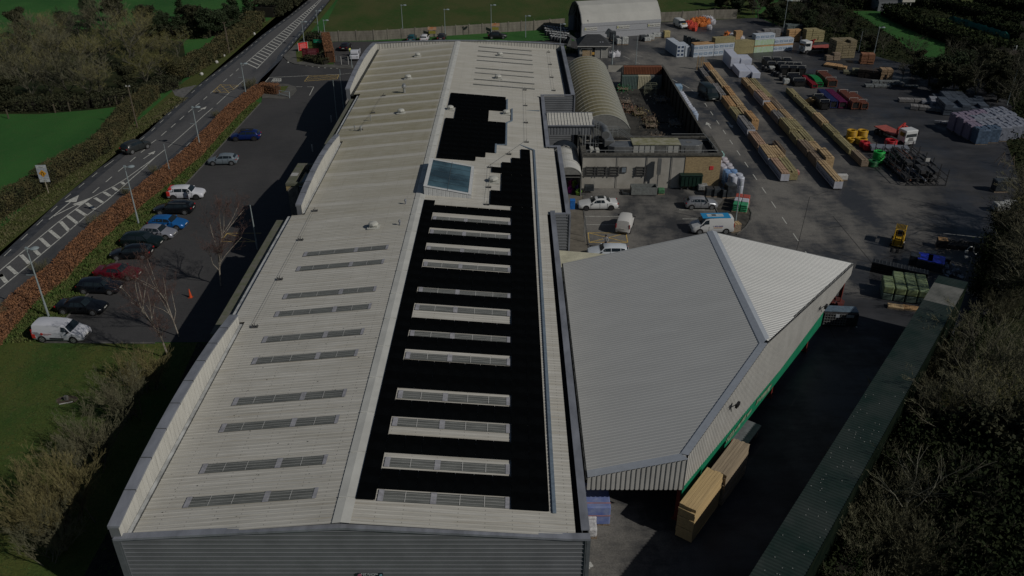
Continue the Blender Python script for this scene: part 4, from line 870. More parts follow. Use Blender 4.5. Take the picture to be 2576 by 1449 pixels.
def car(label, kind, pm, x, y, ang, Ln, Wd, cat='car', roofm=None, name='parked_car', rails=False, rearm=None, glassrear=True, rimm=None, group=None, hscale=1., z0=.022, plate=True):
    """ang: heading of the nose in degrees (0 = +X)"""
    t = thing(name, label, cat, (x, y, z0), R(ang), group); P = PROF[kind]; hw = Wd/2
    van = kind.endswith('van')
    def ring(s):
        fx, wf, zb, zs, zrf, rw = s; X = Ln/2-fx*Ln; w_ = hw*wf; zs *= hscale
        if zrf is None: top = [(w_*.97, zs-.10), (w_*.88, zs-.01), (w_*.45, zs+.03)]
        else:
            zrf *= hscale; rr_ = hw*rw; top = [(w_*.97, zs), (rr_+.03, zrf-.07), (rr_*.72, zrf)]
        h = [(w_*.90, zb), (w_*.985, zb+.12), (w_, (zb+zs)/2)] + top
        R_ = [(X, a, b2) for a, b2 in h]; zc = top[-1][1]+(.015 if zrf is None else .02)
        return R_ + [(X, 0, zc)] + [(X, -a, b2) for a, b2 in h[::-1]]
    rings = [ring(s) for s in P]; n = len(rings[0]); mb = MB(); mb.v = [p for r_ in rings for p in r_]
    for i in range(len(rings)-1):
        for k in range(n-1): a = i*n+k; mb.f.append((a, a+1, a+n+1, a+n))
        mb.f.append((i*n, i*n+n, i*n+2*n-1, i*n+n-1))
    mb.f.append(tuple(range(n))[::-1]); mb.f.append(tuple(range((len(rings)-1)*n, len(rings)*n)))
    mb.build('body', pm, t, smooth=True)
    cab = [i for i, s in enumerate(P) if s[4] is not None]
    def pt(i, k, off=.012, side=1):
        p = Vector(rings[i][k]); p.y *= 1
        c = Vector((p.x, p.y*side, p.z)); return c
    c0, c1 = cab[0], cab[-1]
    gi = 3; gj = 4                                   # belt vertex, roof edge vertex
    # windscreen and rear window
    def pane(i, j, nm, t0=.06, t1=.93, inset=.90):
        a = Vector(rings[i][3]); c = Vector(rings[j][4]); zmid = lambda v_, k_: v_
        A = Vector((a.x, a.y*inset, a.z)).lerp(Vector((c.x, c.y, c.z+.03)), t0); B_ = Vector((a.x, a.y*inset, a.z)).lerp(Vector((c.x, c.y, c.z+.03)), t1)
        nrm = Vector((1 if i < j else -1, 0, 1.0)).normalized()*.035
        A += nrm; B_ += nrm; bulge = Vector((.05 if i < j else -.03, 0, .02))
        A0 = Vector((A.x, 0, A.z))+bulge; B0 = Vector((B_.x, 0, B_.z))+bulge
        g_ = MB(); g_.quad(A, B_, B0, A0); g_.quad(A0, B0, Vector((B_.x,-B_.y,B_.z)), Vector((A.x,-A.y,A.z)))
        return g_.build(nm, GLS, t)
    pane(c0, c0+1, 'windscreen')
    if glassrear: pane(c1, c1-1, 'rear_window', .22, .9, .85)
    for sd in (1, -1):
        g_ = MB(); hi_ = [i for i in cab if i > c0]
        last = c1-1 if not van else c0+2
        seq = [i for i in range(c0, last+1)]
        for i, j in zip(seq[:-1], seq[1:]):
            def e(ii, tt, off=.016):
                a = Vector(rings[ii][3]); c = Vector(rings[ii][4]); v_ = a.lerp(c, tt); v_.y += off; return Vector((v_.x, v_.y*sd, v_.z))
            if i == c0:
                A = e(i, .10); B_ = e(j, .08); C = e(j, .86); sh = (A-B_)*.25; g_.poly([A-sh, B_, C] if not van else [A-sh*.3, B_, C]); continue
            f0 = .06
            xa, xb = rings[i][0][0], rings[j][0][0]
            A, B_, C, D_ = e(i, .08), e(j, .08), e(j, .86), e(i, .86)
            if j == last and not van: B_ = B_.lerp(A, .12); C = C.lerp(D_, .3)
            if van and j == last: B_ = B_.lerp(A, .2); C = C.lerp(D_, .2)
            gap = (B_-A)*.04; g_.quad(A+gap, B_-gap, C-gap, D_+gap)
        g_.build('side_window', GLS, t)
    # wheels
    wr_ = .33 if not van else .35
    if kind == 'suv': wr_ = .36
    for fx in (Ln/2-Ln*.19, -Ln/2+Ln*.185):
        for sd in (1, -1):
            a_ = MB(); a_.tube((fx, sd*(hw-.10), wr_+.015), (fx, sd*(hw+.006), wr_+.015), wr_+.055, n=18); a_.build('wheel_arch', PLS, t)
            w_ = MB(); w_.tube((fx, sd*(hw-.16), wr_), (fx, sd*(hw+.018), wr_), wr_, n=18); wo = w_.build('wheel', TYR, t)
            r_ = MB(); r_.tube((fx, sd*(hw+.0), wr_), (fx, sd*(hw+.026), wr_), wr_*.66, n=10); r_.build('rim', rimm or RIM, wo)
            h_ = MB()
            for k in range(5):
                a2 = 2*math.pi*k/5+.3; h_.tube((fx+wr_*.36*math.cos(a2), sd*(hw+.02), wr_+wr_*.36*math.sin(a2)), (fx+wr_*.36*math.cos(a2), sd*(hw+.03), wr_+wr_*.36*math.sin(a2)), wr_*.13, n=6)
            h_.build('rim_gap', PLS, wo)
    zs1 = P[2][3]*hscale
    for sd in (1, -1):
        MB().box((Ln/2-.25, sd*hw*.74, zs1-.24), (.22, hw*.26, .11), sd*-.45).build('headlight', HLM, t, bevel=.02)
        if van: MB().box((-Ln/2+.03, sd*hw*.92, .85), (.08, .12, .50)).build('tail_light', TLM, t)
        else: MB().box((-Ln/2+.10, sd*hw*.74, P[-3][3]*hscale-.22), (.16, hw*.34, .14), sd*.25).build('tail_light', TLM, t, bevel=.02)
        MB().box((Ln/2-Ln*P[c0][0]-.22, sd*(hw+.09), P[c0][3]*hscale+.02), (.14, .18, .12)).build('wing_mirror', pm if not van else PLS, t, bevel=.02)
    b_ = MB(); b_.box((Ln/2-.05, 0, .34), (.14, hw*1.25, .16)); b_.box((-Ln/2+.05, 0, .32), (.12, hw*1.4, .12)); b_.build('bumper', PLS, t, bevel=.02)
    b_ = MB(); b_.box((Ln/2+.02, 0, .5), (.02, .5, .1)); b_.build('number_plate', PLT, t) if plate else None
    MB().box((-Ln/2-.015, 0, .62 if not van else .75), (.02, .5, .11)).build('number_plate', PLT, t)
    mid = cab[len(cab)//2]
    if rails:
        for sd in (1, -1): MB().path([(Ln/2-Ln*.43, sd*hw*.60, P[mid][4]*hscale+.03), (-Ln/2+Ln*.14, sd*hw*.60, P[mid][4]*hscale+.0)], .022).build('roof_rail', RIM, t)
    d_ = MB()
    for k in (.30, .53, .72) if not van else (.19, .40):
        xx = Ln/2-Ln*k
        for sd in (1, -1): d_.box((xx, sd*(hw+.001), .34), (.018, .02, .62*hscale))
    d_.build('door_gap', PLS, t)
    t['_'] = 0; del t['_']
    return t
def cat_(f, x, y): p = at(f, x, y, .6); return p.x, p.y
blk = paint('black_paint', (.006,.007,.009), 0, .22); cars = []
def pc(label, kind, col, f, px, py, ang, Ln, Wd=1.8, **k):
    X, Y = cat_(f, px, py); return car(label, kind, col, X, Y, ang, Ln, Wd, **k)
GP = 'cars parked nose or tail to the beech hedge'
pc('dark grey off roader driving away along the main road', 'suv', paint('graphite', (.022,.025,.026)), 'D', 341, 369, 62, 4.3, 1.8, name='moving_car', cat='car')
X_, Y_ = cat_('n', 665, 602)
pc('deep blue crossover with black roof parked alone, nose to the hedge', 'suv', paint('deep_blue', (.006,.018,.10), .2), 'n', 668, 608, 184, 4.35, 1.8, group=GP, hscale=.93, rimm=RIMD)
MB().box((-.25, 0, 1.49), (1.9, 1.12, .045)).build('black_roof', PLS, S.objects[[o.name for o in S.objects if o.name.startswith('parked_car')][-1]], bevel=.02)
pc('silver blue hatchback parked alone, nose to the hedge', 'hatch', paint('silver_blue', (.20,.24,.27), .4), 'n', 410, 880, 184, 4.05, 1.72, group=GP)
wc = pc('white crossover with red rear panels and an open front door', 'suv', paint('white_paint', (.50,.51,.55)), 'D', 469, 486, 4, 4.5, 1.84, group=GP, hscale=.98, rimm=RIMD)
RDP = paint('red_paint', (.42,.03,.025))
MB().box((-1.98, 0, .55), (.46, 1.865, .62)).build('red_rear_panel', RDP, wc, bevel=.08); MB().box((-1.75, 0, 1.25), (.5, 1.40, .25)).build('red_rear_pillar', RDP, wc, bevel=.06)
dr = MB(); dr.box((0,0,.3), (1.0,.06,.75), 0); do = dr.build('open_door', MATS['white_paint'], wc, bevel=.02); do.location = (.42, -1.15, .05); do.rotation_euler = (0,0,R(-50)); do['label'] = 'front door standing open'
MB().box((.05,-.04,.55), (.16,.03,.14)).box((.25,-.04,.58), (.2,.03,.05)).build('red_logo', RDP, do); MB().box((-.05,-.01,1.06), (.75,.03,.36)).build('door_window', GLS, do)
pc('black estate car with silver roof rails, beside the white crossover', 'estate', blk, 'D', 438, 523, 182, 4.75, 1.82, group=GP, rails=True)
pc('bright blue hatchback between a black estate and a silver hatchback', 'hatch', paint('bright_blue', (.012,.10,.30), .2), 'D', 423, 560, 356, 4.35, 1.82, group=GP)
pc('silver hatchback beside the bright blue one', 'hatch', paint('silver', (.27,.28,.32), .4), 'D', 397, 584, 355, 4.1, 1.72, group=GP)
bs = pc('black off roader with a high visibility vest inside, beside the silver hatchback', 'suv', paint('black_green', (.006,.012,.013), 0, .2), 'D', 358, 606, 355, 4.45, 1.84, group=GP, rails=False)
pc('black hatchback showing a red tail light, next to the maroon coupe', 'estate', blk, 'D', 331, 634, 184, 4.45, 1.8, group=GP)
pc('maroon coupe parked in the row', 'saloon', paint('maroon', (.10,.008,.015), .1, .2), 'D', 297, 684, 356, 4.7, 1.85, group=GP)
pc('black hatchback with bright headlamps between the maroon coupe and a black saloon', 'estate', paint('blue_black', (.006,.008,.012), 0, .22), 'D', 252, 719, 357, 4.3, 1.76, group=GP)
pc('black saloon parked next to the white van', 'saloon', blk, 'D', 206, 769, 357, 4.7, 1.82, group=GP)
wv = pc('white panel van with red corner and grey stripes at the near end of the row', 'smallvan', MATS['white_paint'], 'D', 157, 836, 357, 4.7, 1.88, cat='van', name='parked_van', group=GP)
MB().box((-2.2, 0, .45), (.35, 1.895, .45)).build('red_corner', RDP, wv, bevel=.03)
st_ = MB()
for k in range(5):
    for sd in (1, -1):
        x0 = -2.25+k*.12; st_.quad((x0, sd*.952, 1.16), (x0+.045, sd*.952, 1.16), (x0+.55, sd*.952, .5), (x0+.50, sd*.952, .5))
st_.build('grey_stripe', mat('stripe_grey', (.22,.22,.24), .5), wv)
for sd in (1, -1): MB().box((-.05, sd*.95, .42), (1.3, .03, .14)).build('sill_strip', PLS, wv)
MB().tube((-1.35,-.95,.95), (-1.35,-.965,.95), .13, n=14).build('round_logo', RDP, wv); MB().box((-.8,-.953,.92), (.75,.02,.08)).box((-.95,-.953,.80), (.45,.02,.03)).build('side_lettering', mat('pink_letter', (.38,.25,.26), .5), wv)
pc('black car parked by the concrete fence with tail towards the hall', 'hatch', paint('dark_plum', (.012,.008,.012)), 'b', 1668, 640, 85, 4.1, 1.75, z0=.022)
pu = thing('pickup_van', 'white pickup with open load and handrail at the entrance', 'pickup', (*at('v', 715, 560, .5)[:2], .022), R(-85))
WPT = MATS['white_paint']
q_ = MB(); q_.box((1.35,0,.35), (1.7,1.8,.75)); q_.box((.75,0,1.1), (1.3,1.62,.72)); q_.build('cab', WPT, pu, bevel=.12)
MB().quad((1.44,-.7,1.12),(1.44,.7,1.12),(1.27,.62,1.75),(1.27,-.62,1.75)).build('windscreen', GLS, pu); MB().box((.75,0,1.25), (.9,1.66,.42)).build('side_window', GLS, pu)
MB().box((-1.2,0,.6), (3.0,1.85,.12)).build('load_bed', mat('bed_grey', (.12,.12,.12), .7), pu); MB().box((-2.2,0,1.0), (.9,1.6,.14)).build('white_cover', WPT, pu, bevel=.04)
for x in (1.35, -1.7):
    for sd in (1,-1): MB().tube((x,sd*.72,.33),(x,sd*.92,.33),.33,n=16).build('wheel', TYR, pu)
for sd in (1,-1): MB().box((2.2,sd*.62,.78), (.05,.35,.18)).build('headlight', HLM, pu)
rr_ = MB()
for sd in (-1,): rr_.path([(-1.6,sd*-.95,.7),(-1.6,sd*-.95,1.6),(-.2,sd*-.95,1.6),(-.2,sd*-.95,.7)], .05)
rr_.build('ladder_rail', WPT, pu)
# tops of cars behind the far parapet
for (px, py, c_, l_, k_) in ((795,185,'deep teal','dark teal car roof showing above the far parapet',(.01,.06,.07)),(965,184,'white roof','white car roof showing above the far parapet',(.5,.5,.52)),(1190,170,'charcoal','charcoal car roof showing above the far parapet',(.02,.02,.022)),(1925,150,'black far','black car by the concrete fence and dark shrubs',(.012,.013,.014))):
    X = 885.05+px*.18999; Y = 56.5+py*.18999
    p = at('D', X, Y+8, .3); car(l_, 'hatch', paint(c_+' paint', k_), p.x, p.y, 88 if px < 1500 else 5, 4.1, 1.75)
# customer bays
bm_ = pc('white saloon with black sunroof in the bay by the arched shelter', 'saloon', paint('pearl_white', (.50,.51,.51)), 'g', 500, 440, 182, 4.9, 1.87, rimm=RIMD)
MB().box((-.35, 0, 1.425), (.75,.8,.02)).build('sunroof', GLS, bm_)
pc('silver hatchback parked in the bay nearest the bins', 'hatch', paint('silver_b', (.28,.29,.31), .4), 'g', 1672, 435, 0, 4.0, 1.7)
sv = pc('small white dusty van turned out of its bay, rear doors to the camera', 'smallvan', paint('dirty_white', (.48,.475,.46), 0, .5), 'g', 812, 670, 74, 4.0, 1.7, cat='van', name='parked_van', rimm=RIMD, glassrear=False)
bv = pc('white van with a bright blue roof beside the canopy ridge', 'smallvan', MATS['pearl_white'], 'g', 1790, 705, 182, 4.9, 1.9, cat='van', name='parked_van', hscale=1.08)
BLU = paint('roof_blue', (.02,.22,.45))
MB().box((-.35,0,1.955), (3.3,1.42,.06)).build('blue_roof', BLU, bv, bevel=.03); MB().box((-.3,0,2.0), (1.9,.75,.03)).build('roof_panel', mat('pale_decal', (.35,.40,.42), .5), bv)
MB().box((-.15,-.05,2.03), (.5,.35,.01)).build('roof_emblem', PLS, bv)
pur = mat('purple_letter', (.10,.06,.22), .5)
textmesh('lettering', '1 850 8083', .26, pur, bv, Matrix.Translation((-.55, .965, 1.05)) @ Matrix.Rotation(R(180),4,'Z') @ MR); MB().box((-.55,.958,.82), (1.0,.02,.07)).build('lettering_line', mat('orange_letter', (.4,.2,.08), .5), bv)
MB().box((2.32,0,.8), (.05,.7,.10)).build('bonnet_lettering', pur, bv)
p_ = at('g', 615, 975, .6)
wc2 = car('white estate car half hidden behind the canopy roof edge', 'estate', paint('ice_white', (.48,.52,.56)), p_.x, p_.y-.3, 180, 4.6, 1.83)
pc('dark green black high roofed van driving down the yard lane', 'bigvan', paint('van_black', (.010,.017,.018), 0, .3), 'h', 392, 520, -80, 5.2, 2.0, cat='van', name='delivery_van')
# white pickup beside the bulk bags, far yard
ppk = at('d', 370, 360, .6)
fp = car('white and yellow service van facing the camera beside red and orange bags', 'smallvan', MATS['pearl_white'], ppk.x, ppk.y+1.6, -75, 4.6, 1.85, cat='van', name='service_van')
MB().box((1.72,0,1.12), (.5,.9,.03)).build('yellow_bonnet_mark', mat('yellow_mark', (.5,.32,.05), .5), fp)
def truck(label, x, y, ang, bedlen, s=1., load=None):
    t = thing('flatbed_truck', label, 'truck', (x, y, .022), R(ang)); t.scale = (s,)*3
    c = MB(); c.prism([(1.75,-1.15),(1.75,1.15),(0,1.15),(0,-1.15)], .75, 2.75); co = c.build('cab', MATS['pearl_white'], t, bevel=.14)
    MB().quad((1.78,-1.0,1.65),(1.78,1.0,1.65),(1.73,.95,2.5),(1.73,-.95,2.5)).build('windscreen', GLS, t)
    for sd in (1,-1):
        MB().box((.95, sd*1.155, 1.7), (1.0,.02,.65)).build('side_window', GLS, t); MB().box((1.7, sd*1.3, 1.9), (.12,.22,.5)).build('wing_mirror', PLS, t); MB().box((1.77, sd*.85, .85), (.06,.32,.18)).build('headlight', HLM, t)
    g_ = MB()
    for k in range(4): g_.box((1.77, 0, 1.0+k*.15), (.05, 1.1-.1*k, .07))
    g_.build('grille', PLS, t); MB().box((1.7,0,.45), (.25,2.1,.3)).build('bumper', mat('bumper_grey', (.25,.25,.26), .5), t, bevel=.04); MB().box((1.84,0,.6), (.02,.5,.11)).build('number_plate', PLT, t)
    MB().box((-bedlen/2-.3,0,.65), (bedlen+.6,.9,.25)).build('chassis', PLS, t)
    MB().box((-bedlen/2-1.0,0,1.1), (bedlen,2.35,.14)).build('flat_bed', mat('bed_red', (.30,.075,.06), .7, var=.2), t)
    r_ = MB()
    for sd in (1,-1): r_.box((-bedlen/2-1.0, sd*1.0, .72), (bedlen*.7,.05,.08)); r_.box((-bedlen/2-1.0, sd*1.0, .52), (bedlen*.7,.05,.08))
    r_.build('side_guard', RAILM, t)
    cr2 = MB(); cr2.box((-.5,0,1.0), (.45,.6,1.6)); cr2.path([(-.5,0,2.6),(-1.0,.7,3.0),(-.6,-.8,2.4),(-.4,-1.0,1.5)], .16, 6); cr2.path([(-.45,.3,1.3),(-.45,.9,2.5),(-.8,.2,2.9)], .13, 6); cr2.build('loader_crane', mat('crane_red', (.33,.03,.025), .45, var=.2), t)
    for x in (1.0, -bedlen*.62-1.0, -bedlen*.85-1.0):
        for sd in (1,-1):
            w_ = MB().tube((x,sd*.85,.48),(x,sd*1.15,.48),.48,n=18).build('wheel', TYR, t); MB().tube((x,sd*1.14,.48),(x,sd*1.165,.48),.26,n=12).build('rim', RIMD, w_)
    return t
p2 = at('i', 1055, 440, 0); truck('white cabbed crane truck with empty red flat bed, facing the camera', p2.x-.1, p2.y+1.3, -73, 4.6, .92)
p1 = at('d', 2035, 745, 0); truck('white cabbed crane truck in front of the far timber stacks, facing left', p1.x+1.3, p1.y+1.0, -163, 4.8, .92)
# forklift
def forklift(x, y, ang):
    t = thing('forklift', 'yellow forklift with black mast standing on the open yard slab', 'forklift', (x, y, .022), R(ang)); Y_ = mat('fork_yellow', (.42,.26,.02), .45, var=.15)
    b_ = MB(); b_.prism([(1.0,-.6),(1.0,.6),(-1.1,.6),(-1.3,.45),(-1.3,-.45),(-1.1,-.6)], .35, 1.0); b_.box((-1.0,0,.9), (.7,1.1,.4)); b_.build('body', Y_, t, bevel=.05)
    MB().box((-.25,0,1.0), (.55,.55,.12)).box((-.5,0,1.1), (.12,.5,.5)).build('seat', BLK_, t, bevel=.03)
    r_ = MB()
    for sd in (1,-1): r_.path([(.75,sd*.5,.95),(.5,sd*.5,2.15),(-.75,sd*.5,2.15),(-1.0,sd*.5,1.2)], .05)
    r_.box((-.12,0,2.13), (1.35,1.1,.05)); r_.build('roll_cage', Y_, t)
    g_ = MB()
    for k in range(7): g_.box((-.12,-.42+k*.14,2.19), (1.25,.05,.04))
    g_.build('overhead_guard', BLK_, t)
    m_ = MB()
    for sd in (1,-1): m_.box((1.15,sd*.35,.1), (.14,.12,2.1))
    m_.box((1.15,0,2.1), (.14,.8,.1)); m_.box((1.15,0,1.1), (.14,.8,.1)); m_.build('mast', BLK_, t)
    f_ = MB()
    for k in range(6): f_.box((1.26,-.5+k*.2,.35), (.04,.04,1.2))
    f_.box((1.26,0,.35), (.05,1.1,.08)); f_.box((1.26,0,1.5), (.05,1.1,.06)); f_.build('load_guard', Y_, t)
    MB().box((1.85,.28,.1), (1.1,.12,.05)).box((1.85,-.28,.1), (1.1,.12,.05)).build('forks', BLK_, t)
    for x_, r in ((.75,.36),(-.85,.28)):
        for sd in (1,-1): MB().tube((x_,sd*.5,r),(x_,sd*.75,r),r,n=16).build('wheel', TYR, t)
    MB().box((.75,.62,.72), (.45,.2,.06)).box((.75,-.62,.72), (.45,.2,.06)).build('mudguard', WHB, t)
BLK_ = mat('black_plastic', (.012,.012,.013), .4, var=.2)
pf = at('j', 950, 480, 0); forklift(pf.x+.2, pf.y+.6, -118)
# ================================================================ PEOPLE
def person(label, x, y, ang, top, legs, hair, pose, z=.03, cap=None):
    t = thing('person', label, 'person', (x, y, z), R(ang))
    V = dict(hip=(0,0,.95), chest=(0.02,0,1.32), neck=(.03,0,1.50), head=(.05,0,1.64), crown=(.05,0,1.74),
             ls=(.02,.19,1.42), le=(.10,.27,1.15), lh=(.30,.22,1.05), rs=(.02,-.19,1.42), re=(.12,-.26,1.16), rh=(.36,-.16,1.12),
             lk=(.06,.10,.50), lf=(-.02,.11,.08), lt=(.18,.12,.04), rk=(-.02,-.10,.50), rf=(-.12,-.11,.08), rt=(.08,-.12,.04), lp=(0,.09,.9), rp=(0,-.09,.9))
    V.update(pose); E_ = [('hip','chest'),('chest','neck'),('neck','head'),('head','crown'),('chest','ls'),('ls','le'),('le','lh'),('chest','rs'),('rs','re'),('re','rh'),('hip','lp'),('lp','lk'),('lk','lf'),('lf','lt'),('hip','rp'),('rp','rk'),('rk','rf'),('rf','rt')]
    RD = dict(hip=.15,chest=.16,neck=.06,head=.10,crown=.085,ls=.075,le=.05,lh=.04,rs=.075,re=.05,rh=.04,lp=.10,rp=.10,lk=.065,rk=.065,lf=.05,rf=.05,lt=.04,rt=.04)
    K = list(V); me = bpy.data.meshes.new('body'); me.from_pydata([V[k] for k in K], [(K.index(a), K.index(c)) for a, c in E_], [])
    o = bpy.data.objects.new('body', me); S.collection.objects.link(o); o.parent = t
    o.modifiers.new('skin', 'SKIN'); me.skin_vertices.new() if not me.skin_vertices else None
    for i, k in enumerate(K): me.skin_vertices[0].data[i].radius = (RD[k], RD[k]*(.8 if k in ('chest','hip') else 1))
    me.skin_vertices[0].data[0].use_root = True
    sb_ = o.modifiers.new('sub', 'SUBSURF'); sb_.levels = 1; sb_.render_levels = 1
    # clothes coloured by height on the body
    m_ = bpy.data.materials.new('clothed_body'); m_.use_nodes = True; N, L, b = nodes(m_)
    sp_ = N.new('ShaderNodeSeparateXYZ'); L.new(N.new('ShaderNodeTexCoord').outputs['Object'], sp_.inputs[0])
    r_ = ramp(N, L, mth(N, L, 'DIVIDE', sp_.outputs[2], 2.), [(0,(.02,.02,.02)),(.05,legs),(.46,top),(.755,(.38,.24,.17)),(.84,hair)])
    for n_ in N:
        if n_.type == 'VALTORGB': n_.color_ramp.interpolation = 'CONSTANT'
    L.new(r_, b.inputs['Base Color']); b.inputs['Roughness'].default_value = .85; me.materials.append(m_)
    MB().lathe((V['head'][0]-.015, 0, V['head'][2]-.02), [(.09,0),(.108,.06),(.10,.12),(.05,.17),(.01,.18)], 10).build('hair', mat('hair_'+label[:6], hair, .8), t, smooth=True)
    fh = MB()
    for sd in (1,-1):
        hnd = Vector(V['lh' if sd > 0 else 'rh']); fh.tube(hnd, hnd+Vector((.07,0,-.05)), .035, .03, 6)
        for k in range(4): fh.tube(hnd+Vector((.06,(k-1.5)*.02,-.045)), hnd+Vector((.12+.01*(k in (1,2)),(k-1.5)*.022,-.10)), .011, .008, 5)
        fh.tube(hnd+Vector((.03,-sd*.03,-.02)), hnd+Vector((.08,-sd*.06,-.04)), .012, .009, 5)
    fh.build('hands', mat('skin', (.38,.24,.17), .6), t)
    fc_ = MB(); hx, _, hz = V['head']; fc_.tube((hx+.09,0,hz+.01),(hx+.12,0,hz-.02),.016,.012,5); fc_.build('nose', MATS['skin'], t)
    ey = MB(); ey.box((hx+.095,.035,hz+.03),(.012,.025,.012)); ey.box((hx+.095,-.035,hz+.03),(.012,.025,.012)); ey.box((hx+.09,0,hz-.055),(.012,.045,.01)); ey.build('face_features', BLK_, t)
    return t
p_ = at('v', 612, 560, 0); person('person in a bright yellow jacket standing beside the white pickup', p_.x, p_.y, -20, (.55,.62,.10), (.02,.025,.04), (.03,.02,.015), dict(lh=(.42,.15,1.2), rh=(.40,-.12,1.25)))
p_ = at('g', 590, 985, 0); person('person in a pale grey top standing beside the white estate car', p_.x, p_.y+.5, -100, (.25,.26,.27), (.03,.035,.05), (.012,.010,.008), {})
# ================================================================ TIMBER ROWS
def plankmat(name, c1, c2, sc=1.):
    """sawn timber: thin board lines along the pack, drifting from board to board"""
    m = bpy.data.materials.new(name); m.use_nodes = True; N, L, b = nodes(m)
    tc = N.new('ShaderNodeTexCoord').outputs['Object']
    n1 = noise(N, L, tc, 1.8*sc, 3, .6, (4, .1, 8)); n2 = noise(N, L, tc, .7, 5, .7)
    c = ramp(N, L, n1, [(.34, tuple(x*.42 for x in c1)), (.43, tuple(x*.9 for x in c1)), (.56, c2), (.68, tuple(x*1.25 for x in c2))])
    c = mixc(N, L, 1., c, ramp(N, L, n2, [(.3, (.8,.8,.8)), (.7, (1.12,1.12,1.12))]), 'MULTIPLY')
    L.new(c, b.inputs['Base Color']); b.inputs['Roughness'].default_value = .85; MATS[name] = m; return m
TM = dict(pine=plankmat('pine', (.34,.235,.12), (.40,.29,.16)), orange=plankmat('fresh_larch', (.36,.20,.085), (.42,.26,.12)), pink=plankmat('pink_timber', (.30,.19,.13), (.36,.24,.16)),
          green=plankmat('treated_timber', (.21,.18,.085), (.27,.235,.12)), grey=plankmat('weathered_timber', (.13,.125,.12), (.19,.185,.185)), brown=plankmat('brown_timber', (.16,.12,.085), (.22,.17,.12)))
WRAP = mat('white_wrap', (.40,.41,.46), .45, var=.1, scale=1.5, bump=.3); NAVY = mat('navy_print', (.03,.05,.10), .5, var=.3); STRP = mat('strap_dark', (.06,.04,.03), .6)
TW = dict(pine='pale pine', orange='fresh orange', pink='pinkish', green='green tinged', grey='weathered grey', brown='brown')
def pack(x0, x1, y0, y1, h, k, label, group, printed=False, uneven=0, z=.02, cat='timber pack', endwrap=False):
    o = thing('timber_pack', label, cat, ((x0+x1)/2, (y0+y1)/2, z), rnd.uniform(-.012, .012), group); w_, l = x1-x0, y1-y0; mb = MB()
    nb = max(3, int(w_/.3)); bw = w_/nb; layers = max(2, int(h/.24))
    mb.box((0,0,.1), (w_*.985, l*.99, h-.24))
    for i in range(nb):                                     # top boards, ends not quite flush
        dl = rnd.uniform(0, .18)*(1+uneven); sh = rnd.uniform(-.06, .06)*(1+uneven*2)
        mb.box((-w_/2+bw*(i+.5), sh, h-.14), (bw*rnd.uniform(.74,.88), l-dl, .13+rnd.uniform(0, .05)))
    mb.build('boards', TM[k], o)
    b_ = MB()
    for t in (-.35, 0, .35): b_.box((0, l*t, 0), (w_, .09, .1))
    b_.build('bearer', TM['brown'], o)
    s_ = MB()
    for t in (-.3, .28): s_.box((0, l*t, .1), (w_+.014, .03, h-.06+.012))
    s_.build('strap', STRP, o)
    if printed:
        p = MB(); p.box((-w_/2-.012, 0, .14), (.012, l*.97, h-.3)); p.box((0, -l/2-.012, .14), (w_, .014, h-.28)); po_ = p.build('wrapper', WRAP, o)
        q = MB(); nn = int(l/.55)
        for i in range(nn):
            yy = -l/2+.35+i*(l-.5)/nn; q.box((-w_/2-.022, yy, .32), (.008, .34, h*.22)); q.box((-w_/2-.022, yy+.05, .32+h*.28), (.008, .22, h*.12))
        q.build('printed_word', NAVY, po_)
    return o
def rowpacks(row, col, x0, x1, items):
    n = len(items)
    for i, it in enumerate(items):
        y0, y1, h, k = it[:4]; pr_ = 'p' in (it[4] if len(it) > 4 else ''); un = 2 if 'u' in (it[4] if len(it) > 4 else '') else 0
        od = ['nearest', 'second', 'third', 'fourth', 'fifth', 'sixth', 'seventh', 'eighth', 'ninth', 'tenth'][n-1-i]
        lab = '%s%s timber pack, %s, %s%s timber row' % ('print wrapped ' if pr_ else '', TW[k], 'at the near end' if od == 'nearest' else od+' from the near end', col+' column, ' if col else '', row)
        pack(x0+rnd.uniform(-.06,.06), x1+rnd.uniform(-.05,.05), y0, y1, h, k, lab, 'timber packs in the long yard rows', pr_, un)
rowpacks('first', 'left', 35.6, 36.8, [(151.4,157.2,.7,'grey','u'),(146.2,151.2,.75,'brown','u'),(138.3,145.9,1.0,'grey','u'),(132.0,137.6,1.1,'orange'),(126.6,131.6,1.05,'green','u'),(119.8,126.3,1.35,'grey','p'),(113.6,119.4,1.1,'pink'),(108.0,113.2,1.25,'pine','p'),(102.1,107.8,1.25,'pink','p')])
rowpacks('first', 'right', 36.95, 38.1, [(154.2,159.6,1.1,'orange','p'),(148.4,154.0,1.15,'pine'),(143.2,148.2,1.15,'pine'),(137.5,143.0,1.3,'orange'),(132.0,137.3,1.25,'pine'),(127.8,131.8,1.1,'pine'),(122.8,127.6,1.7,'orange'),(108.4,113.0,1.15,'pine'),(102.5,108.2,1.2,'green','u')])
rowpacks('second', 'left', 41.9, 43.0, [(145.0,149.6,.95,'pine'),(140.8,144.8,1.0,'pine'),(134.6,140.4,1.35,'pink','p'),(130.0,134.2,1.05,'orange'),(125.5,129.8,1.1,'grey','u'),(119.8,125.3,1.3,'green'),(115.8,119.4,1.1,'green','u'),(110.9,115.6,1.15,'brown','u'),(107.0,110.7,1.25,'brown'),(99.5,106.8,1.25,'pine','p')])
rowpacks('second', 'right', 43.15, 44.3, [(144.2,149.2,.95,'green','u'),(137.4,144.0,1.0,'green','u'),(130.4,137.1,1.1,'brown','u'),(125.3,130.2,1.1,'pine'),(120.4,125.1,1.15,'green'),(115.2,120.2,1.15,'green','u'),(111.2,115.0,1.1,'pine'),(106.9,110.9,1.6,'pine')])
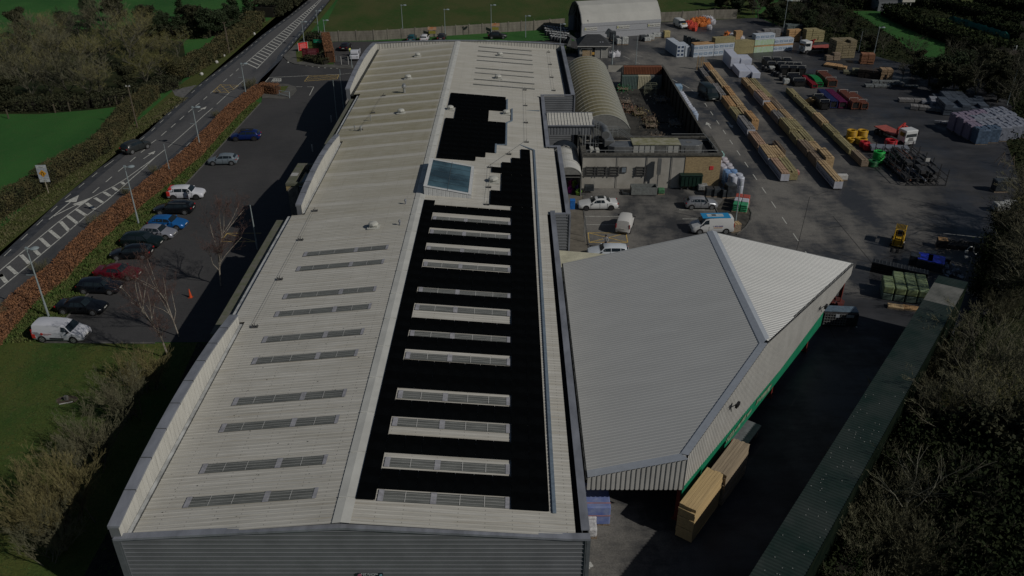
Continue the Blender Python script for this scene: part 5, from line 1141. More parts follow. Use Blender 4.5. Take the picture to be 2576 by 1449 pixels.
rowpacks('third', '', 48.3, 49.35, [(138.7,143.4,.8,'green','u'),(133.0,138.5,.8,'green','u'),(128.9,132.8,.8,'green'),(123.9,128.7,1.0,'pine'),(118.8,123.7,.9,'green','u'),(112.0,118.6,.8,'green'),(107.4,111.6,1.0,'brown','u')])
def sticks(label, x, y, rz, l, n, m, h=.5, r=.05, leanz=None, name='pole_bundle', cat='poles', group=None):
    o = thing(name, label, cat, (x, y, .02), rz, group); mb = MB()
    for i in range(n):
        yy = rnd.uniform(-.35, .35)*1.2; zz = .06+rnd.random()*h; sh = rnd.uniform(-.2,.2); mb.tube((-l/2+sh, yy, zz), (l/2+sh, yy+rnd.uniform(-.05,.05), zz+(leanz or 0)), r, n=5)
    mb.build('poles', m, o); MB().box((-l*.3,0,0), (.1,1.1,.07)).box((l*.3,0,0), (.1,1.1,.07)).build('bearer', TM['brown'], o); return o
sticks('bundle of rough round stakes lying beside the first timber row', 38.9, 114.2, R(90), 4.2, 34, TM['brown'], .7, .06)
mb = MB(); t = thing('upright_boards', 'pale boards stood upright at the far end of the first timber row', 'boards', (36.1, 158.4, .02))
for i in range(6): mb.box((-.6+i*.24+rnd.uniform(-.05,.05), rnd.uniform(-.15,.15), 0), (.07,.14,2.5+rnd.uniform(-.3,.2)), rnd.uniform(-.3,.3))
mb.build('boards', TM['pine'], t); MB().box((0,.1,1.0), (1.4,.05,.1)).build('rail', TM['brown'], t)
# coil-like nested timber (curly stack)
t = thing('timber_collars', 'pale stacked picture frame shaped pallet collars beside the third timber row', 'frames', (50.4, 137.2, .02), R(10)); mb = MB()
for k in range(6):
    for a in range(4): mb.box((((-.0,.55,0,-.55)[a])+k*.1, (.55,0,-.55,0)[a]-k*.12, .25+k*.12), ((1.2,.06)[a % 2], (.06,1.2)[a % 2], .08))
mb.build('frames', TM['pine'], t); MB().box((0,0,0), (1.3,1.3,.22)).build('base', TM['brown'], t)
# white wrapped insulation blocks
def slab(name, label, x0, x1, y0, y1, h, m, cat, group=None, rz=0, z=.02, parts=None):
    o = thing(name, label, cat, ((x0+x1)/2, (y0+y1)/2, z), rz, group); w_, l = x1-x0, y1-y0
    MB().box((0,0,.1), (w_, l, h-.1)).build('wrapped_block', m, o, bevel=.05); b_ = MB()
    for t_ in (-.35, 0, .35): b_.box((0, l*t_, 0), (w_*.95, .1, .1))
    b_.build('pallet', TM['brown'], o); return o
WB = mat('white_block', (.46,.48,.55), .5, col2=(.40,.43,.52), scale=1.2, bump=.25)
for i, (x0,x1,y0,y1,h,lb) in enumerate([(41.9,43.6,158.4,164.8,2.4,'tall white wrapped block at the far end of the second row, left one'),(43.9,46.0,158.6,162.2,2.0,'white wrapped block right behind the two low ones'),(42.2,44.3,152.5,158.0,1.3,'low white wrapped block, left of the low pair'),(44.5,46.0,151.9,157.4,1.15,'low white wrapped block, right of the low pair')]): slab('wrapped_block_pack', lb, x0, x1, y0, y1, h, WB, 'wrapped pack', 'white wrapped packs of the second row')
mb = MB()
# insulation wall at the far side, facing the camera
WBL = mat('blue_white_wrap', (.38,.42,.47), .5, var=.12); GRW = mat('green_white_wrap', (.38,.46,.40), .5, col2=(.30,.42,.24), scale=2.5); PRN = mat('blue_print', (.10,.17,.26), .5)
A0 = Vector((36.6,167.7,0)); dirw = (Vector((60.0,174.2,0))-A0).normalized(); wa = math.atan2(dirw.y, dirw.x)
ords2 = ['first', 'second', 'third', 'fourth', 'fifth']
stackw = [[('t','w',1.2),('b','w',1.25),('c','o',.25)],[('b','w',1.25),('t','w',1.2),('c','n',1.1)],[('b','n',1.35),('t','n',1.3)],[('b','g',1.2),('c','o',.3),('t','g',1.1),('u','w',1.1)],[('b','w',1.1),('c','o',.35),('t','w',1.1)]]
for i, st in enumerate(stackw):
    st = sorted(st, key=lambda q: 'bctu'.index(q[0]) if i != 1 else {'b':0,'t':1,'c':2}[q[0]]) if i else [st[1], st[0], st[2]]
    z = .02
    for j, (pos, kd, h) in enumerate(st):
        p = A0+dirw*(4.55*(i+.5)); p2_ = p+Vector((-dirw.y,dirw.x,0))*.75
        nm, m_, cat = ('insulation_pack', {'w':WBL,'g':GRW}.get(kd), 'insulation pack') if kd in 'wg' else ('timber_pack', TM['orange' if kd == 'o' else 'green'], 'timber pack')
        lv = ['bottom', 'second', 'third', 'top'][j] if j < len(st)-1 else 'top'
        o = thing(nm, '%s pack, %s of the %s stack in the far wall' % ({'w':'blue printed insulation','g':'green printed insulation','o':'thin orange timber','n':'yellowish timber'}[kd], lv, ords2[i]), cat, (p2_.x, p2_.y, z), wa, 'packs in the far wall of stacks')
        MB().box((0,0,0), (4.45,1.5,h-.03)).build('block', m_, o, bevel=.03 if kd in 'wg' else 0)
        if kd == 'w':
            q = MB()
            for k in range(4): q.box((-1.75+k*1.1, -.755, h*.34), (.8,.02,h*.34))
            qo = q.build('printed_panel', PRN, o); q = MB()
            for k in range(4): q.box((-1.75+k*1.1, -.77, h*.44), (.55,.02,h*.13))
            q.build('printed_word', WBL, qo)
        z += h
for i in range(5):                                          # end stack of white boxes on the left
    y = 168.6+i*1.35
    o = thing('insulation_pack', 'white boxed insulation pack, %s from the camera at the left end of the wall' % ords2[i], 'insulation pack', (33.9-.24*i, y, .02), R(12), 'white boxed packs at the left end'); MB().box((0,0,0), (1.6,1.25,2.35)).build('block', WBL, o, bevel=.04)
    q = MB()
    for k in range(3):
        for xx in (-.4,.4): q.box((xx,-.64,.3+k*.75), (.5,.03,.4))
    q.build('printed_panel', NAVY, o)
    if i < 3:
        o = thing('insulation_pack', 'pale printed insulation pack, %s from the camera beside the white boxes' % ords2[i], 'insulation pack', (35.4-.2*i, y+.4, .02), R(12), 'pale packs behind the gap'); MB().box((0,0,0), (1.0,1.2,2.1)).build('block', WBL, o, bevel=.04)
CON = mat('concrete_block', (.10,.105,.10), .9, var=.25)
t = thing('concrete_divider', 'dark concrete push wall behind the stacks', 'concrete wall', (37.2, 179, 0)); mb = MB()
for k in range(9): mb.box((k*.75, -k*.95, 0), (.95,.75,1.9-.07*k), R(-52))
mb.build('blocks', CON, t)
# bulk bags
BAGM = {}
def bag(label, x, y, c, s=1., z=.02, group=None, rz=None):
    k = tuple(c); 
    if k not in BAGM:
        m_ = mat('bag_%d' % len(BAGM), c, .7, var=.22, scale=5, bump=.6)
        mb = MB(); prof = [(.40,0),(.50,.06),(.56,.35),(.55,.62),(.50,.82),(.34,.93),(.16,1.0),(.07,1.12),(.10,1.2)]
        b0 = 0; n = 12
        for r, zz in prof:
            for i in range(n):
                a = 2*math.pi*i/n+.26; q = 1/max(abs(math.cos(a)), abs(math.sin(a)))**.6; mb.v.append((r*q*math.cos(a)*(1+.05*math.sin(5*a+zz*9)), r*q*math.sin(a), zz))
        for kk in range(len(prof)-1):
            for i in range(n): j = (i+1) % n; mb.f.append((kk*n+i, kk*n+j, (kk+1)*n+j, (kk+1)*n+i))
        mb.f.append(tuple(range(n-1,-1,-1))); mb.f.append(tuple((len(prof)-1)*n+i for i in range(n)))
        o1 = mb.build('bag_body', m_, smooth=True); lp = MB()
        for sx in (1,-1):
            for sy in (1,-1): lp.path([(sx*.48,sy*.48,.8),(sx*.36,sy*.42,1.12),(sx*.2,sy*.48,.86)], .03, 4)
        o2 = lp.build('lifting_loop', m_)
        BAGM[k] = (o1.data, o2.data); bpy.data.objects.remove(o1); bpy.data.objects.remove(o2)
    t = thing('bulk_bag', label, 'bulk bag', (x, y, z), rnd.uniform(0,3) if rz is None else rz, group); t.scale = (s,)*3
    for nm, me in zip(('bag_body', 'lifting_loop'), BAGM[k]):
        o = bpy.data.objects.new(nm, me); S.collection.objects.link(o); o.parent = t
    return t
OR_, RE_, WH_ = (.48,.14,.03), (.42,.05,.03), (.42,.42,.45)
p0 = at('d', 560, 415)
def bags(n, f, pts, c, lab, grp):
    for (px, py) in pts: p = at(f, px, py); bag(lab, p.x+rnd.uniform(-.1,.1), p.y, c, rnd.uniform(.95,1.15), group=grp)
bags(0, 'd', [(540,430),(545,400),(490,405),(500,375),(455,380),(450,350),(550,372),(480,345)], RE_, 'red bulk bag in the tight cluster beside the white service van', 'red bulk bags')
bags(0, 'd', [(590,365),(640,370),(680,365),(720,345),(600,335),(650,335),(695,330),(520,310),(570,305),(620,305),(665,300),(740,335)], OR_, 'orange bulk bag in the cluster behind the red ones', 'orange bulk bags')
bags(0, 'd', [(745,410),(780,340),(800,335),(770,300),(720,290),(680,275),(640,268),(760,282)], WH_, 'white bulk bag at the right of the orange cluster', 'white bulk bags by the fence')
bags(0, 'c', [(950,790),(1020,780)], WH_, 'white bulk bag standing at the corner of the small bungalow', 'white bags at the bungalow')
bags(0, 'd', [(980,545),(990,500)], OR_, 'orange bulk bag behind the wall of packs', 'orange bags behind the wall')
bags(0, 'd', [(1050,555),(1190,560),(1045,520)], WH_, 'white bulk bag behind the wall of packs', 'white bags behind the wall')
p = at('d', 1130, 560); o = thing('crate', 'tall orange boarded crate behind the wall of packs', 'crate', (p.x, p.y, .02), wa); MB().box((0,0,0), (1.6,1.2,2.1)).build('box', TM['orange'], o)
# black bags with white tops piled by the shed
grp = 'black and white bags piled by the arched shed'
for i in range(7):
    for j in range(5):
        p = at('c', 40+i*45+j*12, 420+j*34+i*6)
        if j > 2 and i < 1: continue
        t = bag('black bulk bag with white top by the arched shed', p.x, p.y, (.05,.052,.055), 1.05, group=grp)
        MB().torus((0,0,.98), .42, .07, 12, 6).lathe((0,0,.9), [(.36,0),(.2,.1),(.05,.12)], 8).build('white_top', mat('white_top', (.45,.46,.46), .6, var=.3), t)
# pale wrapped pallets in front of the shed
def pallet_goods(label, x, y, w_, l, h, m, rz=0, name='wrapped_pallet', cat='wrapped pallet', group=None, lumpy=True, top=None):
    o = thing(name, label, cat, (x, y, .02), rz, group); MB().box((0,0,0), (w_,l,.12)).build('pallet', TM['brown'], o)
    mb = MB(); mb.box((0,0,.12), (w_*.97,l*.97,h-.12)); b_ = mb.build('load', m, o, bevel=min(.12, h*.15) if lumpy else .03)
    if top: MB().box((0,0,h-.01), (w_*.9,l*.9,.08)).build('top_sheet', top, o, bevel=.03)
    return o
PAL = mat('pale_wrap', (.33,.34,.33), .5, var=.35, scale=3, bump=.5); DKB = mat('dark_wrap', (.03,.035,.04), .4, var=.4, scale=2, bump=.4)
for i, (px, py, m_, lb, h) in enumerate([(1060,620,PAL,'pale cubed pallet in front of the shed beside black sacks',1.2),(1130,620,PAL,'stacked white pallet right of the pale cubed one',1.6),(960,560,DKB,'black covered heap under the blue grey sheet by the shed',1.9),(1010,590,DKB,'black sacks heaped on a pallet by the shed',1.3),(1380,570,DKB,'dark heap of sacks in front of the shed centre',1.2),(1440,580,PAL,'low pale pallet beside the dark heap',.9),(1490,560,PAL,'pale pallet under black sacks near the shed end',1.2),(1560,525,PAL,'grey pallet third from the shed corner',1.0),(1620,522,PAL,'grey boxed pallet next to the yellow one',1.0)]):
    p = at('c', px, py); pallet_goods(lb, p.x, p.y+.6, 1.4, 1.2, h, m_, R(8))
p = at('c', 1705, 525); pallet_goods('yellowish boxed pallet at the shed corner', p.x, p.y+.5, 1.4, 1.2, 1.5, mat('yellow_wrap', (.36,.30,.14), .6, var=.15), R(8))
p = at('c', 900, 510); t = thing('sheeted_heap', 'blue grey sheet tented over goods by the shed', 'tarpaulin', (p.x, p.y, .02)); MB().poly([(-1.5,-.6,.1),(0,-.7,2.0),(0,.9,2.0),(-1.6,.8,.1)]).poly([(0,-.7,2.0),(1.0,-.4,1.3),(1.0,.8,1.3),(0,.9,2.0)]).poly([(-1.5,-.6,.1),(1.0,-.4,0),(1.0,-.4,1.3),(0,-.7,2.0)]).build('sheet', mat('tarp_grey', (.05,.06,.07), .5, var=.3), t)
# ---- pipe bundles on stands
def pipes(label, x, y, rz, l, w_, h, c, r=.07, frame=True, cname=None, bend=0):
    r *= .72
    o = thing('pipe_bundle', label, 'pipes', (x, y, .02), rz); mb = MB(); nx = max(2, int(w_/(r*2.05))); nz = max(2, int(h/(r*2.05)))
    for i in range(nx):
        for j in range(nz):
            if 0 < i < nx-1 and 0 < j < nz-1 : continue
            yy = -w_/2+r+i*w_/nx; zz = .12+r+j*r*2; s_ = rnd.uniform(-.1,.1)
            if bend and j == nz-1: mb.path([(-l/2+s_,yy,zz-.2),(-l/4,yy,zz+.18),(0,yy+.05,zz+.25),(l/4,yy+.1,zz+.1),(l/2+s_,yy+.1,zz-.3)], r, 5)
            else: mb.tube((-l/2+s_,yy,zz), (l/2+s_,yy,zz), r, n=6)
    mb.build('pipes', mat('pipe_'+(cname or label[:5]), c, .45, var=.15), o)
    MB().box((0,0,.14+r),(l*.97,w_-3*r,max(.1,int(h/(r*2.05))*r*2-3*r))).build('inner_pipes', mat('dark_stock2', tuple(q*.35+.004 for q in c) if 0 else (.012,.012,.012), .6), o)
    b_ = MB(); b_.box((-l*.3,0,0),(.12,w_+.1,.12)); b_.box((l*.3,0,0),(.12,w_+.1,.12)); b_.build('bearer', TM['brown'], o)
    if frame:
        f_ = MB()
        for xx in (-l*.32, l*.32): f_.path([(xx,-w_/2-.06,0),(xx,-w_/2-.06,h+.35),(xx,w_/2+.06,h+.35),(xx,w_/2+.06,h*.8)], .03, 4)
        f_.build('stand', WHB, o)
    return o
BP, GP_, RP, TP, PP, BB = (.015,.015,.017), (.02,.24,.07), (.30,.02,.03), (.20,.075,.045), (.16,.02,.08), (.03,.04,.14)
H9 = R(90)
for i in range(3): pipes('black drainage pipe rack, %s of three at the back' % ['left','middle','right'][i], 49.9+i*1.6+i*.3, 160.5-i*.3, H9, 5.5, 1.4, 1.2, BP, .1, True, 'black')
for i in range(3): pipes('black drainage pipe rack, %s of the middle three' % ['left','middle','right'][i], 51.3+i*1.55, 156.4-i*.2, H9, 4.0, 1.35, 1.4, BP, .1, True, 'black')
pipes('short black pipe rack left of the curved green pipes', 51.9, 149.5, H9, 5.5, 2.0, 1.0, BP, .09, True, 'black')
pipes('crimson ducting bundle under the green pipes', 54.1, 148.6, H9, 6.0, 1.0, .8, RP, .08, False, 'crimson')
pipes('bright green flexible pipes arched over a rack', 55.3, 149.6, H9, 6.2, 1.3, .9, GP_, .08, False, 'green', 1)
pipes('terracotta pipe bundle at the right of the green pipes', 57.5, 149.8, H9, 7.0, 1.7, 1.2, TP, .09, True, 'terracotta')
pipes('black coiled pipe rack at the left of the purple ducting', 51.9, 135.6, H9, 5.0, 1.4, 1.2, BP, .09, True, 'black')
pipes('navy blue ducting bundle beside the purple ducting', 53.5, 137.4, H9, 7.0, 1.2, 1.3, BB, .07, False, 'navy')
pipes('purple red ducting bundle between navy and terracotta', 55.0, 137.6, H9, 7.5, 1.3, 1.2, PP, .07, False, 'purple')
pipes('long terracotta pipes in the stand behind the red crane truck', 56.9, 137.0, H9, 7.5, 1.3, 1.3, TP, .08, True, 'terracotta')
pipes('terracotta pipe pack at the right end of the pipe group', 58.4, 136.6, H9, 6.8, 1.2, 1.1, TP, .08, True, 'terracotta')
for i, (px, py) in enumerate([(1500,960),(1540,990),(1600,1000),(1660,1040),(1570,940),(1700,1060),(1750,1110),(1630,960)]):
    p = at('d', px, py); t = thing('coiled_hose', 'black pipe coil left of the black pipe racks', 'pipe coil', (p.x, p.y, .02), 0, 'black coils'); mb = MB()
    for k in range(3): mb.torus((0,0,.14+k*.24), .5, .13, 14, 6)
    mb.build('coil', mat('pipe_black', BP, .45), t)
for i, (px, py) in enumerate([(1800,1160),(1600,985)]):
    p = at('d', px, py); pallet_goods(['crumpled silver wrapped pallet below the short black pipe rack','crumpled silver wrapped pallet among the black coils'][i], p.x, p.y, 1.1, 1.0, 1.0, PAL)
# big yellow / red / green coils
def coil(label, f, px, py, c, Rr=.62, n=4, z=.02, cname='', dx=0, dy=0):
    p = at(f, px, py); t = thing('pipe_coil', label, 'pipe coil', (p.x+dx, p.y+dy, z), 0, None); mb = MB()
    for k in range(n):
        for q in range(2): mb.torus((rnd.uniform(-.03,.03), rnd.uniform(-.03,.03), .11+k*.2), Rr-q*.2, .105, 22, 7)
    mb.build('coil', mat('coil_'+cname, c, .45, var=.15), t, smooth=True); MB().box((0,0,-.0), (.1,Rr*1.9,.03)).build('strap', STRP, t)
Yc, Rc, Gc = (.42,.24,.015), (.34,.015,.02), (.02,.34,.06)
coil('yellow pipe coil, left of the back pair', 'i', 350, 345, Yc, .68, 7, cname='y'); coil('yellow pipe coil, right of the back pair', 'i', 480, 345, Yc, .68, 7, cname='y', dx=.05)
coil('low yellow pipe coil in front of the left one', 'i', 365, 385, Yc, .55, 3, cname='y', dx=-.1); coil('low wide yellow pipe coil touching the red coils', 'i', 480, 400, Yc, .75, 4, cname='y')
coil('red pipe coil beside the low yellow coil', 'i', 520, 440, Rc, .62, 4, cname='r'); coil('red pipe coil at the end of the grey sheets', 'i', 570, 480, Rc, .66, 4, cname='r'); coil('flattened red pipe coil between the red coils', 'i', 690, 460, Rc, .6, 2, cname='r', dx=.1)
coil('tall red pipe coil in front of the white truck cab', 'i', 850, 455, Rc, .78, 6, cname='r')
coil('bright green pipe coil at the end of the steel rack', 'i', 690, 640, Gc, .70, 8, cname='g'); coil('dark green pipe coil under the bright green one', 'i', 625, 690, (.012,.09,.03), .6, 4, cname='dg')
# steel rack with fencing and tubes
t = thing('steel_rack', 'black steel storage rack full of tubes and mesh posts', 'rack', (54.0, 106.2, .02), R(0)); mb = MB()
for i, x in enumerate((-2.2,-.9,.4,1.7,3.0)):
    for k in range(6): mb.box((x+.25*k*0, -5.5+k*2.2, 0), (.09,.09,2.3-.1*(k%2)))
    mb.box((x,0,.55), (.08,11.2,.08)); mb.box((x,0,1.35), (.07,11.2,.07))
for k in range(6): mb.box((.4,-5.5+k*2.2,.1), (5.4,.08,.08)); mb.box((.4,-5.5+k*2.2,1.0), (5.4,.06,.06))
mb.build('frame', mat('rack_steel', (.03,.03,.032), .55, var=.3), t)
for k in range(60):
    x = rnd.choice((-1.6,-.3,1.0,2.3))+rnd.uniform(-.4,.4); y = rnd.uniform(-3.5,2.5); l = rnd.uniform(2.5,5.); z = rnd.choice((.7,1.45,.3))+rnd.uniform(0,.3)
    MB().tube((x,y-l/2,z),(x+rnd.uniform(-.15,.15),y+l/2,z+.05),.06 if k % 3 else .11,n=6).build('tube', [DKM, mat('grey_tube', (.20,.21,.24), .4), mat('rust_tube', (.13,.06,.04), .7), DKM][k % 4], t)
MB().box((1.9,-1.6,1.9), (.55,.05,.5)).build('white_label', WHB, t)
for k in range(34): MB().box((rnd.uniform(-1.8,2.6), rnd.uniform(-4.6,4.6), rnd.choice((.15,.65,1.4))), (rnd.uniform(.4,.9), rnd.uniform(.8,2.6), rnd.uniform(.25,.5)), rnd.uniform(-.05,.05)).build('stock_crate', mat('dark_stock', (.020,.021,.023), .6, col2=(.05,.05,.052), scale=2), t)
sh = thing('sheet_stack', 'stack of pale grey profiled sheets behind the steel rack', 'sheets', (54.4, 113.0, .02), R(-8)); mb = MB()
for k in range(5): mb.box((0,-.5+k*.28,.45+.02*k), (5.2,.2,.5))
mb.build('sheets', mat('grey_sheets', (.22,.24,.28), .4, .2, var=.1), sh); MB().box((-1.5,0,0),(.15,1.6,.45)).box((1.5,0,0),(.15,1.6,.45)).build('bearer', TM['brown'], sh)
p = at('i', 240, 880); pallet_goods('small white box at the near end of the second timber row', p.x, p.y+.4, 1.5, .7, .75, mat('white_box', (.42,.42,.41), .6), 0, lumpy=False)
p = at('h', 1390, 1445); pallet_goods('white and red carton at the near end of the first timber row', p.x-.2, p.y+.3, 1.3, .8, .6, mat('red_white', (.42,.3,.28), .6, col2=(.40,.06,.05), scale=2), 0, lumpy=False)
# timber bundles at the far right
def bundles(mb, w_, l, h, seed):
    r = random.Random(seed); nx = max(1, round(w_/1.3)); ny = max(1, round(l/1.6)); nz = max(1, round(h/.5))
    for i in range(nx):
        for j in range(ny):
            t_ = nz if r.random() < .75 or nz < 2 else nz-1
            for k in range(t_): mb.box((-w_/2+w_*(i+.5)/nx+r.uniform(-.04,.04), -l/2+l*(j+.5)/ny+r.uniform(-.05,.05), .1+k*(h-.1)/nz), (w_/nx-r.uniform(.04,.12), l/ny-r.uniform(.04,.14), (h-.1)/nz-.06), r.uniform(-.02,.02))
def brownpile(label, f, px, py, w_, l, h, k='brown', rz=0, m_=None):
    p = at(f, px, py); o = thing('board_stack', label, 'board stack', (p.x, p.y+l/2, .02), R(rz)); bq = MB(); bundles(bq, w_, l, h, px); bq.build('boards', m_ or TM[k], o); MB().box((-w_*.3,0,0),(.1,l,.1)).box((w_*.3,0,0),(.1,l,.1)).build('bearer', TM['brown'], o)
    return o
brownpile('long pale treated boards stacked behind the first crane truck', 'd', 2180, 590, 4.5, 1.6, 2.9, 'green', 14); brownpile('dark racked timber left of the treated boards', 'd', 1560, 520, 5.5, 1.4, 1.8, 'grey', 12)
brownpile('orange planks under dark tubes behind the wall of packs', 'd', 1600, 500, 5.0, .8, 1.2, 'orange', 12); brownpile('small pale timber pack on top level behind the truck', 'd', 1900, 580, 2.9, 1.3, 2.6, 'orange', 14)
brownpile('dark pallets of green grey bags behind the racks', 'd', 1920, 500, 4.5, 1.5, 2.6, 'brown', 12, mat('grey_green', (.08,.10,.10), .7, var=.3))
brownpile('tall grey capped stack of boards right of the red crane truck', 'e', 450, 690, 4.4, 3.0, 3.6, 'brown', 8, plankmat('tall_boards', (.12,.10,.065), (.22,.18,.10)))
brownpile('lower half stack in front of the tall board stack', 'e', 330, 715, 3.0, 1.2, 1.5, 'brown', 8); brownpile('rusty orange planks stepped down towards the yard', 'e', 350, 800, 3.2, 2.2, .9, 'orange', -35); brownpile('pale planks at the end of the rusty stack', 'e', 450, 830, 1.6, 1.5, .7, 'orange', -30)
brownpile('grey covered block beside the pale planks', 'e', 565, 880, 3.0, 1.8, 1.0, 'brown', -18, mat('olive_sheet', (.13,.125,.08), .8, var=.2))
brownpile('orange brown board cube under the lamp posts', 'e', 740, 760, 2.5, 2.0, 2.0, 'orange', -10, plankmat('rusty_boards', (.18,.07,.04), (.28,.13,.06))); brownpile('dark stacked boards running back from the pale ended stack', 'e', 820, 930, 5.0, 2.6, 1.6, 'brown', -25, mat('dark_boards', (.035,.027,.022), .9, var=.4))
brownpile('board stack with pale buff end and rusty top', 'e', 960, 945, 2.1, 2.0, 2.0, 'orange', -6, plankmat('buff_boards', (.22,.14,.075), (.32,.22,.13)))
for i, (px, py, w_, l, h) in enumerate([(870,1035,4.5,1.4,.5),(1060,1010,3.6,1.4,.5),(960,1000,5,1.2,.7),(1260,1035,2.4,1.0,.4)]): brownpile(['pale frames lying flat in front of the pale ended stack','white flashed frames at the right of the flat frames','dark low stack behind the flat frames','small pale grid frame near the trees'][i], 'e', px, py, w_, l, h, 'grey', -4, mat('frame_grey%d' % (i % 2), ((.20,.22,.22),(.13,.15,.16))[i % 2], .6, col2=(.04,.04,.04), scale=3, stretch=(1,5,1)))
# grey blue covered pallets on the right
TB = mat('blue_grey_cover', (.060,.074,.095), .45, var=.25, scale=1, bump=.3)
for i, (px, py, w_, l, h, m_, rz) in enumerate([(1290,1210,5,1.3,.6,'grey',-8),(1450,1310,5,1.5,.7,'grey',-20),(1480,1230,2.6,2.0,1.0,0,-12),(1640,1270,3.6,2.4,1.3,0,-12),(1750,1220,3.6,2.4,1.6,0,-10),(1620,1190,3,1.5,1.4,0,-8),(1900,1370,6.8,4.6,1.9,0,-8),(1870,1260,6.,1.8,1.6,0,-8)]):
    brownpile(['pale low planks at the left of the covered stacks','pale planks in front of the covered stacks','small white grey bale among the covered stacks','pale bale right of the small one','flat blue grey covered stack, second from the back','blue grey covered stack at the back left','large square blue grey covered stack','long blue grey covered stack at the back'][i], 'e', px, py, w_, l, h, 'grey', rz, None if m_ == 'grey' else (TB if i > 3 else mat('pale_bale', (.20,.21,.24), .6, var=.2)))
# pink and blue wrapped insulation at the right edge
PKM = mat('pink_wrap', (.17,.14,.19), .4, var=.15, bump=.4); BLM = mat('blue_wrap', (.06,.09,.135), .35, var=.3, bump=.5, scale=2); DBM = mat('sky_wrap', (.17,.185,.225), .35, var=.2, bump=.5)
def colm(label, x, y, h, m_, r=.85, name='insulation_bale', z=.02, group=None):
    t = thing(name, label, 'insulation bale', (x, y, z), 0, group); mb = MB()
    if 'right edge stack' in label:
        mb.box((0,0,.08),(1.88,1.86,h-.1)); [mb.box((dx,dy,h-.08),(.8,.8,.12+rnd.uniform(0,.1)), rnd.uniform(-.1,.1)) for dx in (-.45,.45) for dy in (-.45,.45)]; mb.build('rolls', m_, t, bevel=.13); MB().box((0,0,0),(1.8,1.8,.08)).build('pallet', TM['brown'], t); return t
    for dx in (-.45,.45):
        for dy in (-.45,.45): mb.lathe((dx,dy,0), [(.44,0),(.50,.1),(.51,h*.48),(.47,h*.5),(.51,h*.53),(.50,h-.12),(.40,h+rnd.uniform(-.04,.08)),(.02,h+.03)], 10)
    mb.build('rolls', m_, t, smooth=True); MB().box((0,0,-.0),(1.8,1.8,.08)).build('pallet', TM['brown'], t); return t
pA = at('i', 2000, 420); gi_ = 0
for r_ in range(4):
    for c_ in range(5):
        x = pA.x+.3+c_*1.93-r_*.25; y = pA.y+1.0+r_*1.92+c_*.7
        m_ = PKM if (c_ == 0 and r_ > 0) or (r_ == 3 and c_ < 3) else (BLM if r_ == 0 and c_ < 2 else DBM)
        colm('%s wrapped insulation rolls, %s row, %s column, right edge stack' % ({id(PKM):'pink',id(BLM):'blue',id(DBM):'pale blue'}[id(m_)], ['front','second','third','back'][r_], ['left','second','middle','fourth','right'][c_]), x, y, 2.2+.3*(r_ > 1), m_)
p = at('i', 1790, 260); pallet_goods('loose pale blue bag lying left of the pink bales', p.x, p.y, 1.4, 1.0, .8, DBM)
p = at('i', 1600, 150); t = thing('timber_collars', 'pale scattered metal frames near the covered stacks', 'frames', (p.x, p.y, .02)); mb = MB()
for k in range(9): mb.tube((rnd.uniform(-2,2), rnd.uniform(-.8,.8), .1+rnd.random()*.4), (rnd.uniform(-2,2), rnd.uniform(-.8,.8), .1+rnd.random()*.4), .06, n=5)
mb.build('frames', mat('grey_tube', (.20,.21,.24), .4), t)
for i, (px, py) in enumerate([(2280,680),(2400,730)]):
    p = at('i', px, py); t = thing('trestle', 'pale A shaped trestle in the shade, %s of the pair' % ['left','right'][i], 'trestle', (p.x, p.y, .02)); MB().path([(-.5,0,0),(0,.1,1.9),(.5,0,0)], .04, 5).path([(-.3,0,.5),(.3,0,.5)], .03, 4).path([(-.5,1,0),(0,.1,1.9)], .04, 5).build('legs', TM['brown'], t)
for i, (px, py, m_) in enumerate([(2290,1290,PAL),(2420,1270,PAL),(2520,1290,DKB),(2270,1030,DKB)]):
    p = at('i', px, py); pallet_goods(['broken pale wrapped pallet at the edge of the scrub','torn pale wrapped pallet beside the broken one','dark netted pallet at the yard edge','black covered bin standing in the shade'][i], p.x, p.y+.5, 1.8, 1.2, 1.1 if i < 3 else 1.6, m_)
p = at('i', 2430, 880); t = thing('concrete_beam', 'pale beam lying in the shade by the trees', 'beam', (p.x+1, p.y, .02), R(-12)); MB().box((0,0,0), (6,.25,.3)).build('beam', CON, t)
# near right: pallets by the forklift, bins, bales, boards
p = at('j', 1520, 500); pallet_goods('small orange lidded crate left of the black post rack', p.x, p.y+.3, 1.1, 1.0, 1.0, mat('black_crate', (.02,.02,.02), .7), R(-20), 'crate', 'crate', None, False, TM['orange'])
p = at('j', 1890, 540); t = thing('post_rack', 'black row of short posts under a long rail', 'post rack', (p.x, p.y+.6, .02), R(-14)); mb = MB()
for k in range(22): mb.torus((-2.6+k*.25, rnd.uniform(-.1,.1), .75+rnd.uniform(-.1,.1)), .2, .04, 8, 4); mb.tube((-2.6+k*.25,0,0),(-2.6+k*.25,.05,.9),.04,n=4)
mb.box((0,0,0),(5.4,1.0,.5)); mb.build('posts', mat('rack_black', (.02,.02,.02), .6), t); MB().tube((-2.8,.6,1.35),(2.7,.6,1.3),.035,n=5).build('rail', RAILM, t)
BLC = mat('vivid_blue_sheet', (.015,.03,.38), .35, var=.25, bump=.4)
